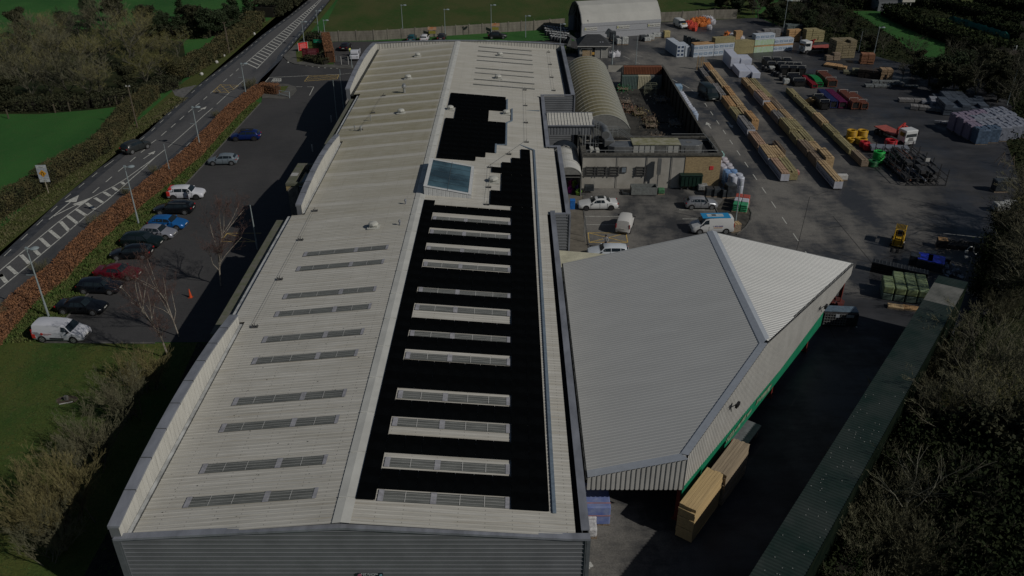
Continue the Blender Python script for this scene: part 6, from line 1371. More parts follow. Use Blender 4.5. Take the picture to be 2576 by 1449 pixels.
for i, (px, py, lb, m_, w_, l, h, rz) in enumerate([(1180,740,'black lidded bin at the left of the blue covers',DKB,1.0,1.0,1.2,-25),(1310,760,'black bin under the left vivid blue cover',DKB,1.4,2.2,1.1,-28),(1450,790,'black bin under the right vivid blue cover',DKB,1.6,2.4,1.1,-28),(1390,680,'small dark crate behind the blue covers',DKB,1.0,.9,1.0,-28),(1560,740,'dark crate with white tube right of the blue covers',DKB,1.3,.9,.9,-28)]):
    p = at('j', px, py); o = pallet_goods(lb, p.x, p.y+.6, w_, l, h, m_, R(rz), 'wheeled_bin', 'bin', None, False)
    if 'vivid' in lb: MB().box((0,0,h),(w_*1.02,l*.8,.05)).box((0,-l*.42,h*.5),(w_*.9,.06,h*.5)).build('blue_cover', BLC, o)
p = at('j', 1640, 840); t = thing('torn_wrapping', 'heap of torn clear plastic and blue sheet', 'plastic heap', (p.x, p.y+.3, .02)); V = []
for k in range(90):
    c = Vector((rnd.gauss(0,.5), rnd.gauss(0,.4), abs(rnd.gauss(.35,.25)))); a = Vector((rnd.gauss(0,.2), rnd.gauss(0,.2), rnd.gauss(0,.15))); b2 = Vector((rnd.gauss(0,.2), rnd.gauss(0,.2), rnd.gauss(0,.15))); V.append([c, c+a, c+a+b2, c+b2])
facemesh('film', np.array([[tuple(q) for q in f_] for f_ in V]), mat('clear_film', (.26,.28,.32), .25, var=.3, spec=.6), t)
for k in range(5):
    x = 38.9+k*.95; t = thing('black_crate_stack', 'black slatted crate stack behind the green bales, %s from the left' % ['first','second','third','fourth','fifth'][k], 'crate stack', (x, 77.3-k*.55, .02), R(-28)); mb = MB()
    for j in range(4): mb.box((0,0,j*.3), (1.1,1.0,.24))
    mb.build('crates', mat('crate_black', (.014,.015,.017), .5, var=.3), t); MB().box((-.3,0,1.16),(.08,1.0,.03)).box((.1,0,1.16),(.08,1.0,.03)).box((.4,0,1.16),(.06,1.0,.03)).build('slats', mat('crate_edge', (.05,.055,.06), .5), t)
GB1 = mat('green_bale', (.15,.20,.12), .6, col2=(.22,.27,.12), scale=1.5, bump=.5); GB2 = mat('dark_green_bale', (.085,.12,.10), .6, var=.2, bump=.5)
o0 = Vector((37.6,71.2,0)); ux = Vector((math.cos(R(-17)), math.sin(R(-17)), 0)); uy = Vector((-ux.y, ux.x, 0))
for i in range(4):
    for j in range(3):
        if j == 2 and i in (0,): continue
        for k in range(2):
            c = o0+ux*(i*1.08)+uy*(j*1.3+.5); top = k == 1
            t = thing('green_bale', '%s green wrapped bale, %s column, %s row of the bale block' % ('pale topped upper' if top else 'dark lower', ['left','second','third','right'][i], ['front','middle','back'][j]), 'wrapped bale', (c.x, c.y, .02+k*.78), R(-17)+rnd.uniform(-.04,.04), 'green wrapped bales'); MB().box((0,0,0), (1.0,1.2,.76)).build('wrapped_bale', (GB1 if j < 2 or i else GB2) if top else GB2, t, bevel=.10)
for i, (px, py) in enumerate([(920,1260),(1115,1280)]): p = at('j', px, py); pallet_goods(['small buff pallet in front of the bales, left one','small orange pallet in front of the bales, right one'][i], p.x, p.y, 1.5, .8, .25, TM['pine' if i == 0 else 'orange'], R(-17), 'flat_pallet', 'pallet', None, False)
p = at('j', 2040, 700, .4); t = thing('board_stack', 'tilted pale boards at the scrub edge behind the hook lamp', 'board stack', (p.x, p.y, .02), R(-25)); MB().box((0,0,.35),(1.3,2.6,.12)).box((-.2,-1.0,.15),(1.2,1.4,.12)).build('boards', plankmat('tilted_boards', (.20,.16,.09), (.28,.23,.14)), t); MB().box((0,0,0),(.9,1.6,.35)).build('bearer', TM['brown'], t)
# long low dark plastic sheeting heap (edge of corrugated shed yard)
# lumber packs by the near canopy corner
PH = mat('honey', (.42,.305,.155), .8, var=.13, scale=1.2, stretch=(.3,5,5)); PG = mat('honey_grey', (.25,.20,.14), .85, var=.2, scale=1.2, stretch=(.3,5,5))
for (cx_, cy_, l, w_, h, lb, m_) in ((12.72,41.25,4.35,1.2,2.95,'tall honey coloured timber stack, nearer of the two by the canopy corner',PH),(15.45,44.6,4.1,1.2,2.8,'tall weathered grey timber stack, farther of the two by the canopy corner',PG)):
    ang = math.atan2(dv.y, dv.x); o = thing('timber_stack', lb, 'timber stack', (cx_, cy_, .02), ang); mb = MB(); nl = 12; lh = (h-.1)/nl
    for k in range(nl): mb.box((rnd.uniform(-.05,.05), rnd.uniform(-.02,.02), .1+k*lh), (l-rnd.uniform(0,.14), w_-rnd.uniform(0,.03), lh*.93))
    nb = 6
    for k in range(nb): mb.box((rnd.uniform(-.04,.04), -w_/2+w_*(k+.5)/nb, h), (l-rnd.uniform(0,.15), w_/nb*.93, .045))
    mb.build('boards', m_, o)
    for t_ in (-.35,.35): MB().box((l*t_,0,0),(.12,w_,.1)).build('bearer', TM['brown'], o)
# blue pallet goods and white sacks beside the near hall wall
BPP = mat('blue_pallet_wrap', (.20,.24,.40), .5, col2=(.10,.14,.34), scale=1.5)
p = at('p', 420, 760, .6); t = thing('wrapped_pallet', 'blue and white strapped pallet against the hall wall under the canopy', 'wrapped pallet', (p.x, p.y, .02)); MB().box((0,0,.1),(1.7,2.4,1.6)).build('load', BPP, t, bevel=.08); MB().box((0,-.8,1.7),(1.75,.08,.03)).box((0,.7,1.7),(1.75,.08,.03)).box((0,-1.21,.9),(1.7,.03,.08)).build('strap', mat('pink_strap', (.30,.16,.16), .6), t); MB().box((0,0,0),(1.7,2.4,.1)).build('pallet', TM['brown'], t)
for i, (px, py) in enumerate([(380,870),(385,985)]): p = at('p', px, py, .4); pallet_goods(['heap of white sacks behind the nearer one at the hall wall','nearest heap of white sacks at the hall wall'][i], p.x-.1, p.y, .75, 1.0, .9, mat('white_sack', (.42,.42,.43), .6, var=.25, bump=.8, scale=5), 0)
p = at('p', 362, 1340, 0); t = thing('paper_scrap', 'white scrap lying on the ground beside the hall corner', 'litter', (p.x, p.y, .03)); MB().box((0,0,0),(.25,.4,.03), .4).box((-.08,-.25,0),(.08,.2,.02)).build('scrap', WHB, t)
# under the canopy: racking and machines at the back, low sheet
t = thing('metal_skip', 'dark mesh sided skip with a blue grey cover under the canopy edge', 'skip', (*at('t', 975, 470, 0)[:2], .02), R(-5)); mb = MB(); mb.box((0,0,.1),(3.2,1.4,1.3)); mb.build('body', mat('skip_dark', (.03,.03,.032), .6, var=.3), t); MB().box((0,.1,1.42),(3.3,1.1,.08)).build('cover', mat('cover_blue', (.10,.14,.18), .35), t, bevel=.03)
mb = MB()
for k in range(9): mb.box((-1.5+k*.25,-.72,.1),(.03,.03,1.3))
for k in range(5): mb.box((-.5,-.72,.2+k*.28),(2.1,.03,.03))
mb.build('mesh_side', RAILM, t); MB().box((-.35,-.75,1.0),(.35,.02,.35)).box((.8,-.75,1.05),(.7,.02,.28)).build('white_label', mat('label_pale', (.30,.33,.36), .5), t)
t = thing('goods_heap', 'red and dark goods stacked behind the mesh skip', 'goods', (*at('t', 950, 330, .5)[:2], .02)); mb = MB()
for k in range(12): mb.box((rnd.uniform(-1.2,1.0), rnd.uniform(-.4,.8), rnd.uniform(0,.9)), (.5,.4,.35), rnd.random())
mb.build('boxes', mat('red_dark', (.14,.03,.025), .6, col2=(.03,.03,.03), scale=2), t)
for i in range(5):
    t = thing('storage_shelf', 'dim storage rack under the canopy, %s from the near end' % ['first','second','third','fourth','fifth'][i], 'rack', (8+2.4*i, 47+4.2*i, .02), ang); mb = MB()
    for xx in (-2,0,2):
        for yy in (-.5,.5): mb.box((xx,yy,0),(.1,.1,2.9))
    for zz in (.3,1.4,2.5): mb.box((0,0,zz),(4.2,1.1,.1))
    mb.build('frame', RED, t); MB().box((0,0,.4),(3.8,.9,.7)).box((-.5,0,1.5),(2.6,.9,.7)).build('stock', TM['brown'], t)
t = thing('low_sheet_stack', 'grey flat sheet stack sticking out from under the green band', 'sheet stack', (*at('t', 265, 1330, .8)[:2], .02), ang); MB().box((0,0,.7),(3.2,1.3,.16)).build('sheets', mat('sheet_grey', (.13,.14,.145), .6, var=.15), t); MB().box((-1,0,0),(.2,1.2,.7)).box((1,0,0),(.2,1.2,.7)).build('bearer', TM['brown'], t)
# bins and bits by the plant room
DG = mat('dark_green_skip', (.008,.025,.018), .45, var=.2)
p = at('g', 1545, 300); t = thing('waste_skip', 'dark green lidded waste container against the brick wall', 'waste container', (p.x+.1, p.y+.9, .02)); MB().box((0,0,.5),(2.9,1.5,1.4)).build('body', DG, t, bevel=.08); MB().box((0,0,1.92),(3.0,1.7,.22)).build('lid', DG, t, bevel=.1); mb = MB()
for k in range(6): mb.box((-1.25+k*.5,-.78,.55),(.08,.06,1.3))
mb.build('rib', DG, t)
for x in (-1.1,-.3,.5,1.2): MB().box((x,-.3,0),(.2,.5,.5)).build('foot', DKM, t)
for i, (px, py) in enumerate([(1380,300)]): MB().poly([(at('g',1280,290).x, at('g',1280,290).y, .1), (at('g',1450,270).x, at('g',1450,270).y, .1), (at('g',1450,270).x, at('g',1450,270).y+.2, 1.6)]).build('ramp', BLF, t) if 0 else None
p = at('g', 1690, 305); pallet_goods('heap of crumpled silver foil bags by the bins', p.x, p.y+.3, 1.3, 1.0, .9, mat('silver_foil', (.30,.31,.31), .3, .3, var=.3, scale=5, bump=1.), 0)
for i, (px, py) in enumerate([(1780,370),(1860,375),(1950,385)]): p = at('g', px, py); pallet_goods(['open black bin behind the silver hatchback','black bin second from the corner','black bin third from the corner'][i], p.x, p.y+.6, 1.1, 1.1, 1.1, DKB, R(8*i), 'wheeled_bin', 'bin', None, False)
p = at('g', 2015, 390); pallet_goods('tall black bin nearest the white rolls', p.x, p.y+.8, 1.3, 1.2, 1.7, DKB, R(10), 'wheeled_bin', 'bin', None, False)
p = at('g', 1025, 355); t = thing('open_skip', 'open grey skip holding a pallet at the foot of the wall', 'skip', (p.x, p.y+.7, .02)); SKG = mat('skip_grey', (.15,.16,.155), .6, var=.2); mb = MB(); mb.box((0,-.65,.1),(3.3,.08,1.0)); mb.box((0,.65,.1),(3.3,.08,1.0)); mb.box((-1.62,0,.1),(.08,1.3,1.0)); mb.box((1.62,0,.1),(.08,1.3,1.0)); mb.build('side', SKG, t); MB().box((0,0,.12),(3.1,1.2,.5)).build('contents', mat('skip_blue', (.06,.085,.09), .6, var=.3), t); MB().box((-.1,-.2,.65),(.7,.5,.08)).build('pallet', TM['pine'], t)
p = at('g', 850, 350); t = thing('flat_cage', 'low black mesh tray beside the open skip', 'cage', (p.x, p.y+.5, .02)); MB().box((0,0,.05),(1.6,1.0,.25)).build('tray', DKB, t)
p = at('g', 1220, 345); pallet_goods('small green trolley at the right of the open skip', p.x, p.y+.3, .9, .7, .8, mat('trolley_green', (.05,.14,.07), .6, var=.3), 0)
p = at('g', 400, 330); t = thing('hand_trolley', 'grey framed trolley at the foot of the wall by the arched shelter', 'trolley', (p.x, p.y+.4, .02)); mb = MB(); mb.path([(-.6,-.3,.2),(-.6,-.3,1.2),(-.6,.3,1.2),(-.6,.3,.2)], .03, 4); mb.path([(.6,-.3,.2),(.6,-.3,1.4),(.6,.3,1.4)], .03, 4); mb.build('frame', RAILM, t); MB().box((0,0,.3),(1.2,.7,.7)).build('tub', DKB, t)
for i, (px, py, c, lb) in enumerate([(180,280,(.35,.02,.25),'pink'),(195,205,(.38,.02,.20),'magenta'),(235,215,(.25,.42,.06),'lime'),(275,260,(.12,.06,.30),'purple'),(280,305,(.22,.42,.07),'light green')]):
    p = at('g', px, py, .5); t = thing('garden_toy', '%s plastic garden tub in the mouth of the arched shelter' % lb, 'plastic tub', (p.x, p.y, .02), rnd.random()); m_ = mat('tub_'+lb, c, .35, var=.1); MB().lathe((0,0,0), [(.28,0),(.42,.5),(.46,.55),(.40,.56),(.26,.06)], 12).build('tub', m_, t, smooth=True); MB().box((0,0,.4),(.7,.22,.5), .6).build('handle', m_, t, bevel=.08)
p = at('g', 190, 500); t = thing('wheeled_bin', 'bright blue bin in the corner by the hall side door', 'bin', (p.x+.2, p.y, .02)); MB().box((0,0,0),(.6,.7,1.1)).box((0,0,1.1),(.66,.76,.08)).build('body', mat('bin_blue', (.02,.12,.38), .4), t, bevel=.03)
for i, (px, py) in enumerate([(340,820),(352,885)]):
    p = at('g', px, py); t = thing('bollard', 'thin grey bollard post by the yellow box, %s one' % ['farther','nearer'][i], 'bollard', (p.x, p.y, .02)); MB().tube((0,0,0),(0,0,2.6 if i == 0 else 3.1),.04,n=6).build('post', RAILM, t)
p = at('g', 2060, 770); t = thing('planter_box', 'weathered timber planter on the kerb corner', 'planter', (p.x, p.y+.4, .02), R(15)); MB().box((0,0,0),(1.2,.9,.95)).build('box', TM['brown'], t); MB().box((0,0,.95),(1.2,.9,.06)).build('lid', TM['pine'], t)
# rolls of wrapped insulation along the black fence
ROL = mat('white_roll', (.40,.42,.48), .4, var=.15, bump=.3); BRL = mat('blue_roll', (.14,.24,.42), .4, var=.2)
ys = [142.0, 139.2] + [137.2-1.95*i for i in range(7)]
for i, y in enumerate([137.4-1.9*k for k in range(7)]): colm('white wrapped rolls along the black fence, %s from the far end' % ['first','second','third','fourth','fifth','sixth','seventh'][i], 28.3, y, 1.7+.2*(i > 4), ROL if i < 6 else mat('pale_blue_roll', (.30,.36,.46), .4, var=.15), group='white rolls by the fence')
p = at('f', 1820, 370, .5); pallet_goods('light blue wrapped pallet at the far end of the white rolls', p.x+.2, p.y, 1.5, 1.5, 1.2, mat('light_blue_wrap', (.10,.24,.40), .4, col2=(.35,.42,.48), scale=2), 0)
for i, (y, m_, lb, h) in enumerate([(107.9,mat('teal_cover', (.22,.38,.35), .5, bump=.4),'teal topped bale at the far end of the near roll row',2.0),(105.6,mat('pinkish_roll', (.40,.37,.40), .4, bump=.3),'pinkish white rolls beside the plant room, second in the near row',1.9),(103.3,mat('pinkish_roll2', (.38,.37,.41), .4, bump=.3),'pinkish white rolls beside the plant room, third in the near row',1.9),(101.1,BRL,'blue printed rolls beside the brick corner',1.95),(98.7,ROL,'nearest tall white rolls with blue sides by the brick corner',2.3)]): colm(lb, 28.3+.12*i, y, h, m_)
for i, (y, z) in enumerate([(119.5,0),(117.3,0)]): p = at('f', 2040, 740, .5); t = thing('pallet_heap', ['heap of broken crates against the fence between the roll rows','tangle of pale sticks against the fence'][i], 'crates', (28.0, y-3.5*i, .02)); mb = MB(); [mb.box((rnd.uniform(-.5,.5), rnd.uniform(-1,1), rnd.uniform(0,1.)), (rnd.uniform(.1,.9),.1,.1), rnd.random()*3) for _ in range(22)]; mb.build('slats', TM['pine' if i else 'brown'], t)
# compost bags on the corner
p = at('g', 2150, 560); t = thing('bag_pallet', 'pallets of red, white and green bagged compost at the kerb corner', 'bagged compost', (p.x-.2, p.y+.8, .02), R(-20))
for k, (c, n_) in enumerate([((.04,.24,.11),'green_bags'),((.40,.40,.44),'white_bags'),((.34,.07,.05),'red_bags')]):
    mb = MB()
    for j in range(4):
        for i in range(2): mb.box((-.45+i*.9, k*1.25+rnd.uniform(-.05,.05), .12+j*.24), (.84,1.1,.22), rnd.uniform(-.06,.06))
    mb.build(n_, mat(n_, c, .45, var=.15, bump=.5), t, bevel=.08)
MB().box((0,1.2,0),(1.9,3.8,.12)).build('pallet', TM['brown'], t)
# garden yard contents
DRK = mat('stock_mix', (.05,.048,.045), .8, col2=(.14,.12,.10), scale=4)
for i, (px, py, lb) in enumerate([(1240,520,'pots and plants on the ground near the arched roof'),(1300,610,'display of planters with dry flowers'),(1400,650,'dried ornamental shrubs in pots'),(1520,720,'wooden trellis rack with hanging pots'),(1530,790,'long bench of potted plants'),(1600,920,'near bench of dark pots by the plant room'),(1640,500,'stack of glazed crates in the fence shade'),(1210,370,'low green planted trough by the containers'),(1800,770,'pale rubble heap by the black fence')]):
    p = at('f', px, py, .3); t = thing('plant_display', lb, 'plant display', (p.x, p.y, .06)); V = []
    for k in range(260):
        c = np.array([rnd.gauss(0,.75), rnd.gauss(0,.9), abs(rnd.gauss(.35,.3))]); a = np.random.default_rng(k+i*999).normal(0,.09,(2,3)); V.append([c,c+a[0],c+a[0]+a[1],c+a[1]])
    cc = [(.12,.11,.10),(.17,.09,.06),(.14,.12,.05),(.09,.06,.04),(.08,.07,.04),(.07,.06,.05),(.16,.18,.19),(.02,.14,.05),(.18,.2,.2)][i]
    facemesh('foliage', np.array(V), mat('display_%d' % i, cc, .8, var=.6, scale=6), t); mb = MB()
    for xx in (-.8,.8):
        for yy in (-.8,.8): mb.box((xx,yy,0),(.07,.07,.8))
    mb.box((0,0,.3),(1.7,1.7,.05)); mb.build('bench', TM['brown'], t)
t = thing('wire_cage', 'tall pale wire frame cage standing in front of the containers', 'cage', (24.0, 141.0, .06)); mb = MB()
for x in (-1,0,1):
    for y in (-.5,.5): mb.tube((x,y,0),(x,y,2.2),.03,n=4)
for z in (.7,1.4,2.2): mb.path([(-1,-.5,z),(1,-.5,z),(1,.5,z),(-1,.5,z),(-1,-.5,z)], .03, 4)
for z in np.arange(.3,2.2,.25): mb.tube((-1,-.5,z),(1,-.5,z),.012,n=3)
mb.build('frame', mat('cage_pale', (.20,.21,.15), .6), t)
t = thing('garden_shed_kit', 'dark timber decking laid out inside the fenced yard', 'decking', (23.2, 131, .06)); MB().box((0,0,0),(4.2,9,.15)).build('deck', mat('deck_dark', (.03,.028,.025), .9, var=.4, stretch=(8,1,1)), t)
# traffic cones
def cone(label, f, px, py, z=.02):
    p = at(f, px, py); t = thing('traffic_cone', label, 'traffic cone', (p.x, p.y, z)); MB().lathe((0,0,.03), [(.16,0),(.03,.95),(.0,.96)], 12).build('cone', mat('cone_orange', (.50,.07,.02), .5, var=.1), t, smooth=True); MB().box((0,0,0),(.4,.4,.04)).build('base', mat('cone_base', (.30,.05,.02), .6), t)
cone('tall orange traffic cone standing in the car park by the birch', 'l', 2172, 405)
z_ = zr(-20.9); t = thing('traffic_cone', 'orange cone lying on its side on the hall roof', 'traffic cone', (*[at('r', 945, 573, z_)[i] for i in range(2)], z_+.08), 0); t.location.z = zr(t.location.x)+.12
MB().tube((-.25,0,.06),(.3,0,.0),.15,.03,8).build('cone', MATS['cone_orange'], t)
p = at('m', 480, 185); t = thing('stone_marker', 'small stone block on a bare patch of the lawn', 'marker stone', (p.x, p.y, .02)); MB().box((0,0,0),(.3,.25,.4)).build('stone', KERB, t, bevel=.03); MB().box((.15,-.45,0),(1.0,.06,.05), .35).build('plank', WHB, t)
sheet('bare_patch', blob(p.x, p.y, .9, .6), .016, mat('bare_soil', (.07,.055,.04), .95, var=.4, scale=3), 'bare earth patch round the marker stone')
# ================================================================ FENCES, SHED, BUNGALOW, LAMPS, SIGNS
FC = mat('fence_concrete', (.20,.185,.155), .9, col2=(.13,.12,.10), scale=1.3, stretch=(1,1,.3), bump=.2)
def cfence(label, pts, h=2.0, step=3.0):
    t = thing('concrete_fence', label, 'fence', (*pts[0][:2], 0)); mb = MB(); o0 = Vector((pts[0][0], pts[0][1], 0))
    for a, c in zip(pts[:-1], pts[1:]):
        a = Vector((a[0],a[1],0)); c = Vector((c[0],c[1],0)); d = c-a; n = max(1, int(d.length/step)); an = math.atan2(d.y, d.x)
        for i in range(n):
            p0 = a+d*(i/n); p1 = a+d*((i+1)/n); m_ = (p0+p1)/2-o0
            for k in range(4): mb.box((m_.x, m_.y, k*h/4+.01), (d.length/n-.12, .07, h/4-.02), an)
            MB().box((p0.x-o0.x, p0.y-o0.y, 0), (.2,.24,h+.18), an).build('post', FC, t)
    mb.build('panels', FC, t); return t
cfence('weathered concrete panel fence behind the hall, up to the arched shed', [at('b',1340,575), at('b',2060,556), at('y',60,360)+Vector((0,.5,0)), at('y',760,285)], 2.1)
cfence('short run of concrete panel fence behind the bulk bags', [at('d',60,300), at('d',370,290), at('d',810,262), at('d',1125,258)], 2.2)
IVY = mat('ivy_leaf', (.014,.028,.011), .8, col2=(.032,.046,.017), scale=2)
COPL = mat('copper_leaf', (.25,.118,.056), .85, col2=(.11,.056,.032), scale=1.6)
HEDG = mat('hedge_leaf', (.030,.036,.013), .85, col2=(.085,.072,.030), scale=.6)
DHED = mat('dark_hedge_leaf', (.018,.024,.010), .85, col2=(.040,.040,.018), scale=.5)
rng = np.random.default_rng(5)
def leafquads(C, size, flat=.0):
    n = len(C); a = rng.normal(0,1,(n,3)); a /= np.linalg.norm(a,axis=1)[:,None]; b = rng.normal(0,1,(n,3)); b -= (a*b).sum(1)[:,None]*a; b /= np.linalg.norm(b,axis=1)[:,None]
    s = size*rng.uniform(.5,1.3,(n,1)); a = a*s; b = b*s*.7
    return np.stack([C-a, C-b, C+a, C+b], 1)
def hedge(label, pts, w_, h, m, dens=45, size=.13, name='hedge', lump=.25, core=None, cat='hedge'):
    """continuous clipped or wild hedge: dark woody core + leaf faces over an uneven surface"""
    pts = [Vector((p[0],p[1],0)) for p in pts]; o0 = pts[0].copy(); t = thing(name, label, cat, (o0.x,o0.y,0)); Cs = []; mb = MB()
    rr3 = random.Random(len(label)); s_tot = 0
    for a, c in zip(pts[:-1], pts[1:]):
        d = c-a; L_ = d.length; u = d.normalized(); v_ = Vector((-u.y,u.x,0)); N_ = int(L_*(w_+2*h)*dens)
        S_ = rng.uniform(0,L_,N_); per = rng.uniform(-h-w_/2, h+w_/2, N_)
        lat = np.clip(per, -w_/2, w_/2); ht = np.where(abs(per) > w_/2, h-(abs(per)-w_/2), h)
        bulge = lump*(np.sin(S_*.9+s_tot)*.4+np.sin(S_*2.3+1.3*s_tot+per*1.7)*.35+np.sin(S_*.31+s_tot*.7)*.5)
        ht = ht*(1+bulge*.5/max(h,.5)) + np.abs(rng.normal(0,.05+lump*.25,N_)); lat = lat*(1+bulge*.3)+rng.normal(0,.04+lump*.2,N_)
        base = np.array([a-o0])+S_[:,None]*np.array([u]) + lat[:,None]*np.array([v_]); base[:,2] = np.maximum(.05, ht)
        Cs.append(base); n = max(1, int(L_/1.5))
        for i in range(n):
            p0 = a+u*(L_*i/n)-o0; p1 = a+u*(L_*(i+1)/n)-o0; m_ = (p0+p1)/2; mb.box((m_.x,m_.y,0),(L_/n+.05,w_*.72,h*rr3.uniform(.74,.84)),math.atan2(u.y,u.x))
        s_tot += L_
    mb.build('woody_core', core or mat('hedge_core', (.012,.011,.007), .95), t); facemesh('leaves', leafquads(np.concatenate(Cs), size), m, t); return t
hl = [at('l',-300,1150), at('l',0,800), at('l',250,500), at('l',700,150), at('k',700,1400), at('k',1150,950), at('k',1500,650), at('k',1900,330), at('k',2230,60), at('n',250,650), at('n',520,360), at('n',760,170), at('n',840,110)]
hedge('long clipped copper beech hedge between the road and the car park', [p+Vector((.15,0,0)) for p in hl], 1.9, 1.25, COPL, 190, .078, lump=.12, core=mat('copper_core', (.06,.028,.014), .95))
hedge('short copper beech hedge end turning along the entrance island', [at('n',840,110), at('n',1040,135)], 1.7, 1.5, COPL, 190, .08, lump=.1, core=MATS['copper_core'])
hedge('wedge shaped copper beech hedge beside the dark red sign', [at('b',1460,870), at('b',1400,600)], 1.6, 2.3, COPL, 150, .09, lump=.08, core=MATS['copper_core'])
hedge('low evergreen shrubs at the foot of the dark red sign', [at('b',1120,830), at('b',1400,890)], 1.8, .9, DHED, 60, .14, name='shrub_bed', lump=.3)
hedge('rounded dark shrub beside the copper wedge hedge', [at('b',1330,850), at('b',1390,860)], 2.0, 1.9, DHED, 70, .13, name='shrub', lump=.3, cat='shrub')
hedge('scrubby bushes behind the red and green signs', [at('b',1120,560), at('b',1330,560)], 2.6, 1.3, DHED, 45, .16, name='shrub_bed', lump=.5)
vh = [at('l',-250,-90), at('k',0,890), at('k',460,590), at('k',680,440)]; vh2 = [at('k',680,440), at('k',900,280), at('k',1360,20), at('a',1450,1120), at('a',1640,960)]
hedge('wild brownish green hedge along the near left roadside', [p+Vector((-2.3,0,0)) for p in vh], 2.3, 2.0, HEDG, 110, .10, lump=.3)
hedge('wild brownish green hedge from the warning sign to the field entrance', [p+Vector((-2.3,0,0)) for p in vh2], 2.3, 2.1, HEDG, 110, .10, lump=.3)
hedge('wild roadside hedge beyond the field entrance', [at('a',1860,760)+Vector((-1.5,0,0)), at('a',2180,520), at('a',2500,280), at('b',400,330), at('b',480,300)], 3.4, 2.2, HEDG, 60, .15, lump=.4)
hedge('dark roadside hedge at the far bend of the road', [at('b',560,240), at('b',800,100), at('b',1000,-20), at('b',1100,-90)], 6, 3.0, DHED, 32, .24, lump=.6)
# rough strip of grass tufts between hedge and car park
def tufts(label, P, n, m, hgt=.22, name='grass_tufts'):
    xs = [p[0] for p in P]; ys = [p[1] for p in P]; V = []
    k = 0
    while k < n:
        x, y = rnd.uniform(min(xs),max(xs)), rnd.uniform(min(ys),max(ys))
        if not inpoly(x, y, P): continue
        a = rnd.uniform(0,6.28); w_ = rnd.uniform(.04,.1); h = rnd.uniform(.4,1)*hgt; dx, dy = w_*math.cos(a), w_*math.sin(a); lx, ly = rnd.gauss(0,.06), rnd.gauss(0,.06)
        V.append([[x-dx,y-dy,.02],[x+dx,y+dy,.02],[x+dx*.4+lx,y+dy*.4+ly,h],[x-dx*.4+lx,y-dy*.4+ly,h]]); k += 1
    o = facemesh(name, np.array(V), m); tag(o, label, 'grass', None, 'stuff'); return o
GT = mat('tuft_green', (.045,.085,.016), .9, col2=(.10,.11,.035), scale=1.)
tufts('tufts of grass in the strip between beech hedge and parked cars', [(-49.5,63.0),(-43.3,63.6),(-43.2,102),(-42.8,136),(-44.2,137),(-45.0,102)], 22000, GT, .28)
tufts('tufts of grass over the mown lawn', [(-56,30),(-24.5,30),(-24.5,63.3),(-44,63.3),(-50,60)], 16000, mat('lawn_tuft', (.028,.070,.013), .9, col2=(.045,.07,.018), scale=.3), .07)
tufts('rough grass tufts on the road verge', [(-62,60),(-57.2,75),(-57.7,100),(-57,118),(-56,140),(-59,140),(-60.5,118),(-61.5,100),(-62,80)], 9000, mat('verge_tuft', (.07,.08,.026), .9, col2=(.10,.09,.045), scale=.6), .25)
# arched shed with banners
SHM = mat('shed_sheet', (.33,.33,.31), .6, var=.07, scale=.3); SHL = mat('shed_side', (.30,.31,.33), .6, var=.06)
a0, a1 = at('c',530,540), at('c',1612,470); u = (a1-a0).normalized(); L_ = (a1-a0).length; sa = math.atan2(u.y,u.x)
sh = thing('arched_shed', 'long pale arched storage shed with three white banners at the far side', 'shed', (a0.x,a0.y,0), sa)
prof = [(0,0),(0,2.6),(.0,3.3),(.9,5.0),(2.6,6.6),(4.5,7.2),(6.4,6.6),(8.1,5.0),(9.,3.3),(9.,0)]
mb = MB(); side = MB()
for i, ((ya,za),(yb,zb)) in enumerate(zip(prof[:-1], prof[1:])):
    (side if i < 2 or i > 7 else mb).quad((0,ya,za),(L_,ya,za),(L_,yb,zb),(0,yb,zb))
mb.build('curved_roof', SHM, sh); so = side.build('side_wall', SHL, sh)
mb = MB(); mb.poly([(L_,y,z) for y,z in prof]); mb.build('end_wall', SHM, sh)
mb = MB()
for zz in (1.3, 2.6): mb.box((L_/2,-.02,zz),(L_,.03,.04))
mb.box((0,0,0),(.2,.2,3.3))
for (ya,za),(yb,zb) in zip(prof[1:-2], prof[2:-1]): mb.tube((0,ya,za),(0,yb,zb),.13,n=4)
mb.build('joint_line', mat('joint_grey', (.12,.125,.13), .7), so)
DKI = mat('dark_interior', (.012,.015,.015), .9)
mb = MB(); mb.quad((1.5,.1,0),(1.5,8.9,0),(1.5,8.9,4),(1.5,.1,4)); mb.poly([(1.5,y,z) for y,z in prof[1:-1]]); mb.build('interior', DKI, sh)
mb = MB()
for y in (2.2,4.5,6.8): mb.box((.6,y,0),(.15,.15,6.0))
mb.tube((.6,.2,1.2),(.6,8,4.6),.07,n=4); mb.build('frame', mat('frame_dull', (.06,.075,.07), .7), sh)
for k, s in enumerate((.035, .44, .835)):
    x0 = L_*s; b_ = MB(); b_.box((x0+1.45,-.08,1.75),(3.0,.04,.72)); bo = b_.build('banner', WHB, sh); bo['label'] = 'white banner with dark lettering, %s of three on the shed' % ['left','middle','right'][k]
    textmesh('lettering', 'B Budget Rail Wire', .36, mat('banner_ink', (.04,.05,.04), .6), bo, Matrix.Translation((x0+1.55,-.11,2.1)) @ MR); MB().box((x0+.2,-.11,1.9),(.3,.02,.4)).build('emblem', mat('banner_mark', (.30,.30,.12), .5), bo)
# black plastic banked mound in front of shed mouth
t = thing('conveyor', 'dark inclined conveyor frame in front of the open shed end', 'conveyor', (*at('y',850,700,0)[:2],0), R(-58)); MB().poly([(0,-.5,2.2),(0,.5,2.2),(9,.5,.4),(9,-.5,.4)]).box((0,0,0),(.2,1.0,2.2)).build('belt', mat('belt_grey', (.06,.065,.065), .7, var=.3), t)
for i in range(1): MB().box((4.5,0,0),(.15,1.0,1.2)).build('leg', DKM, t)
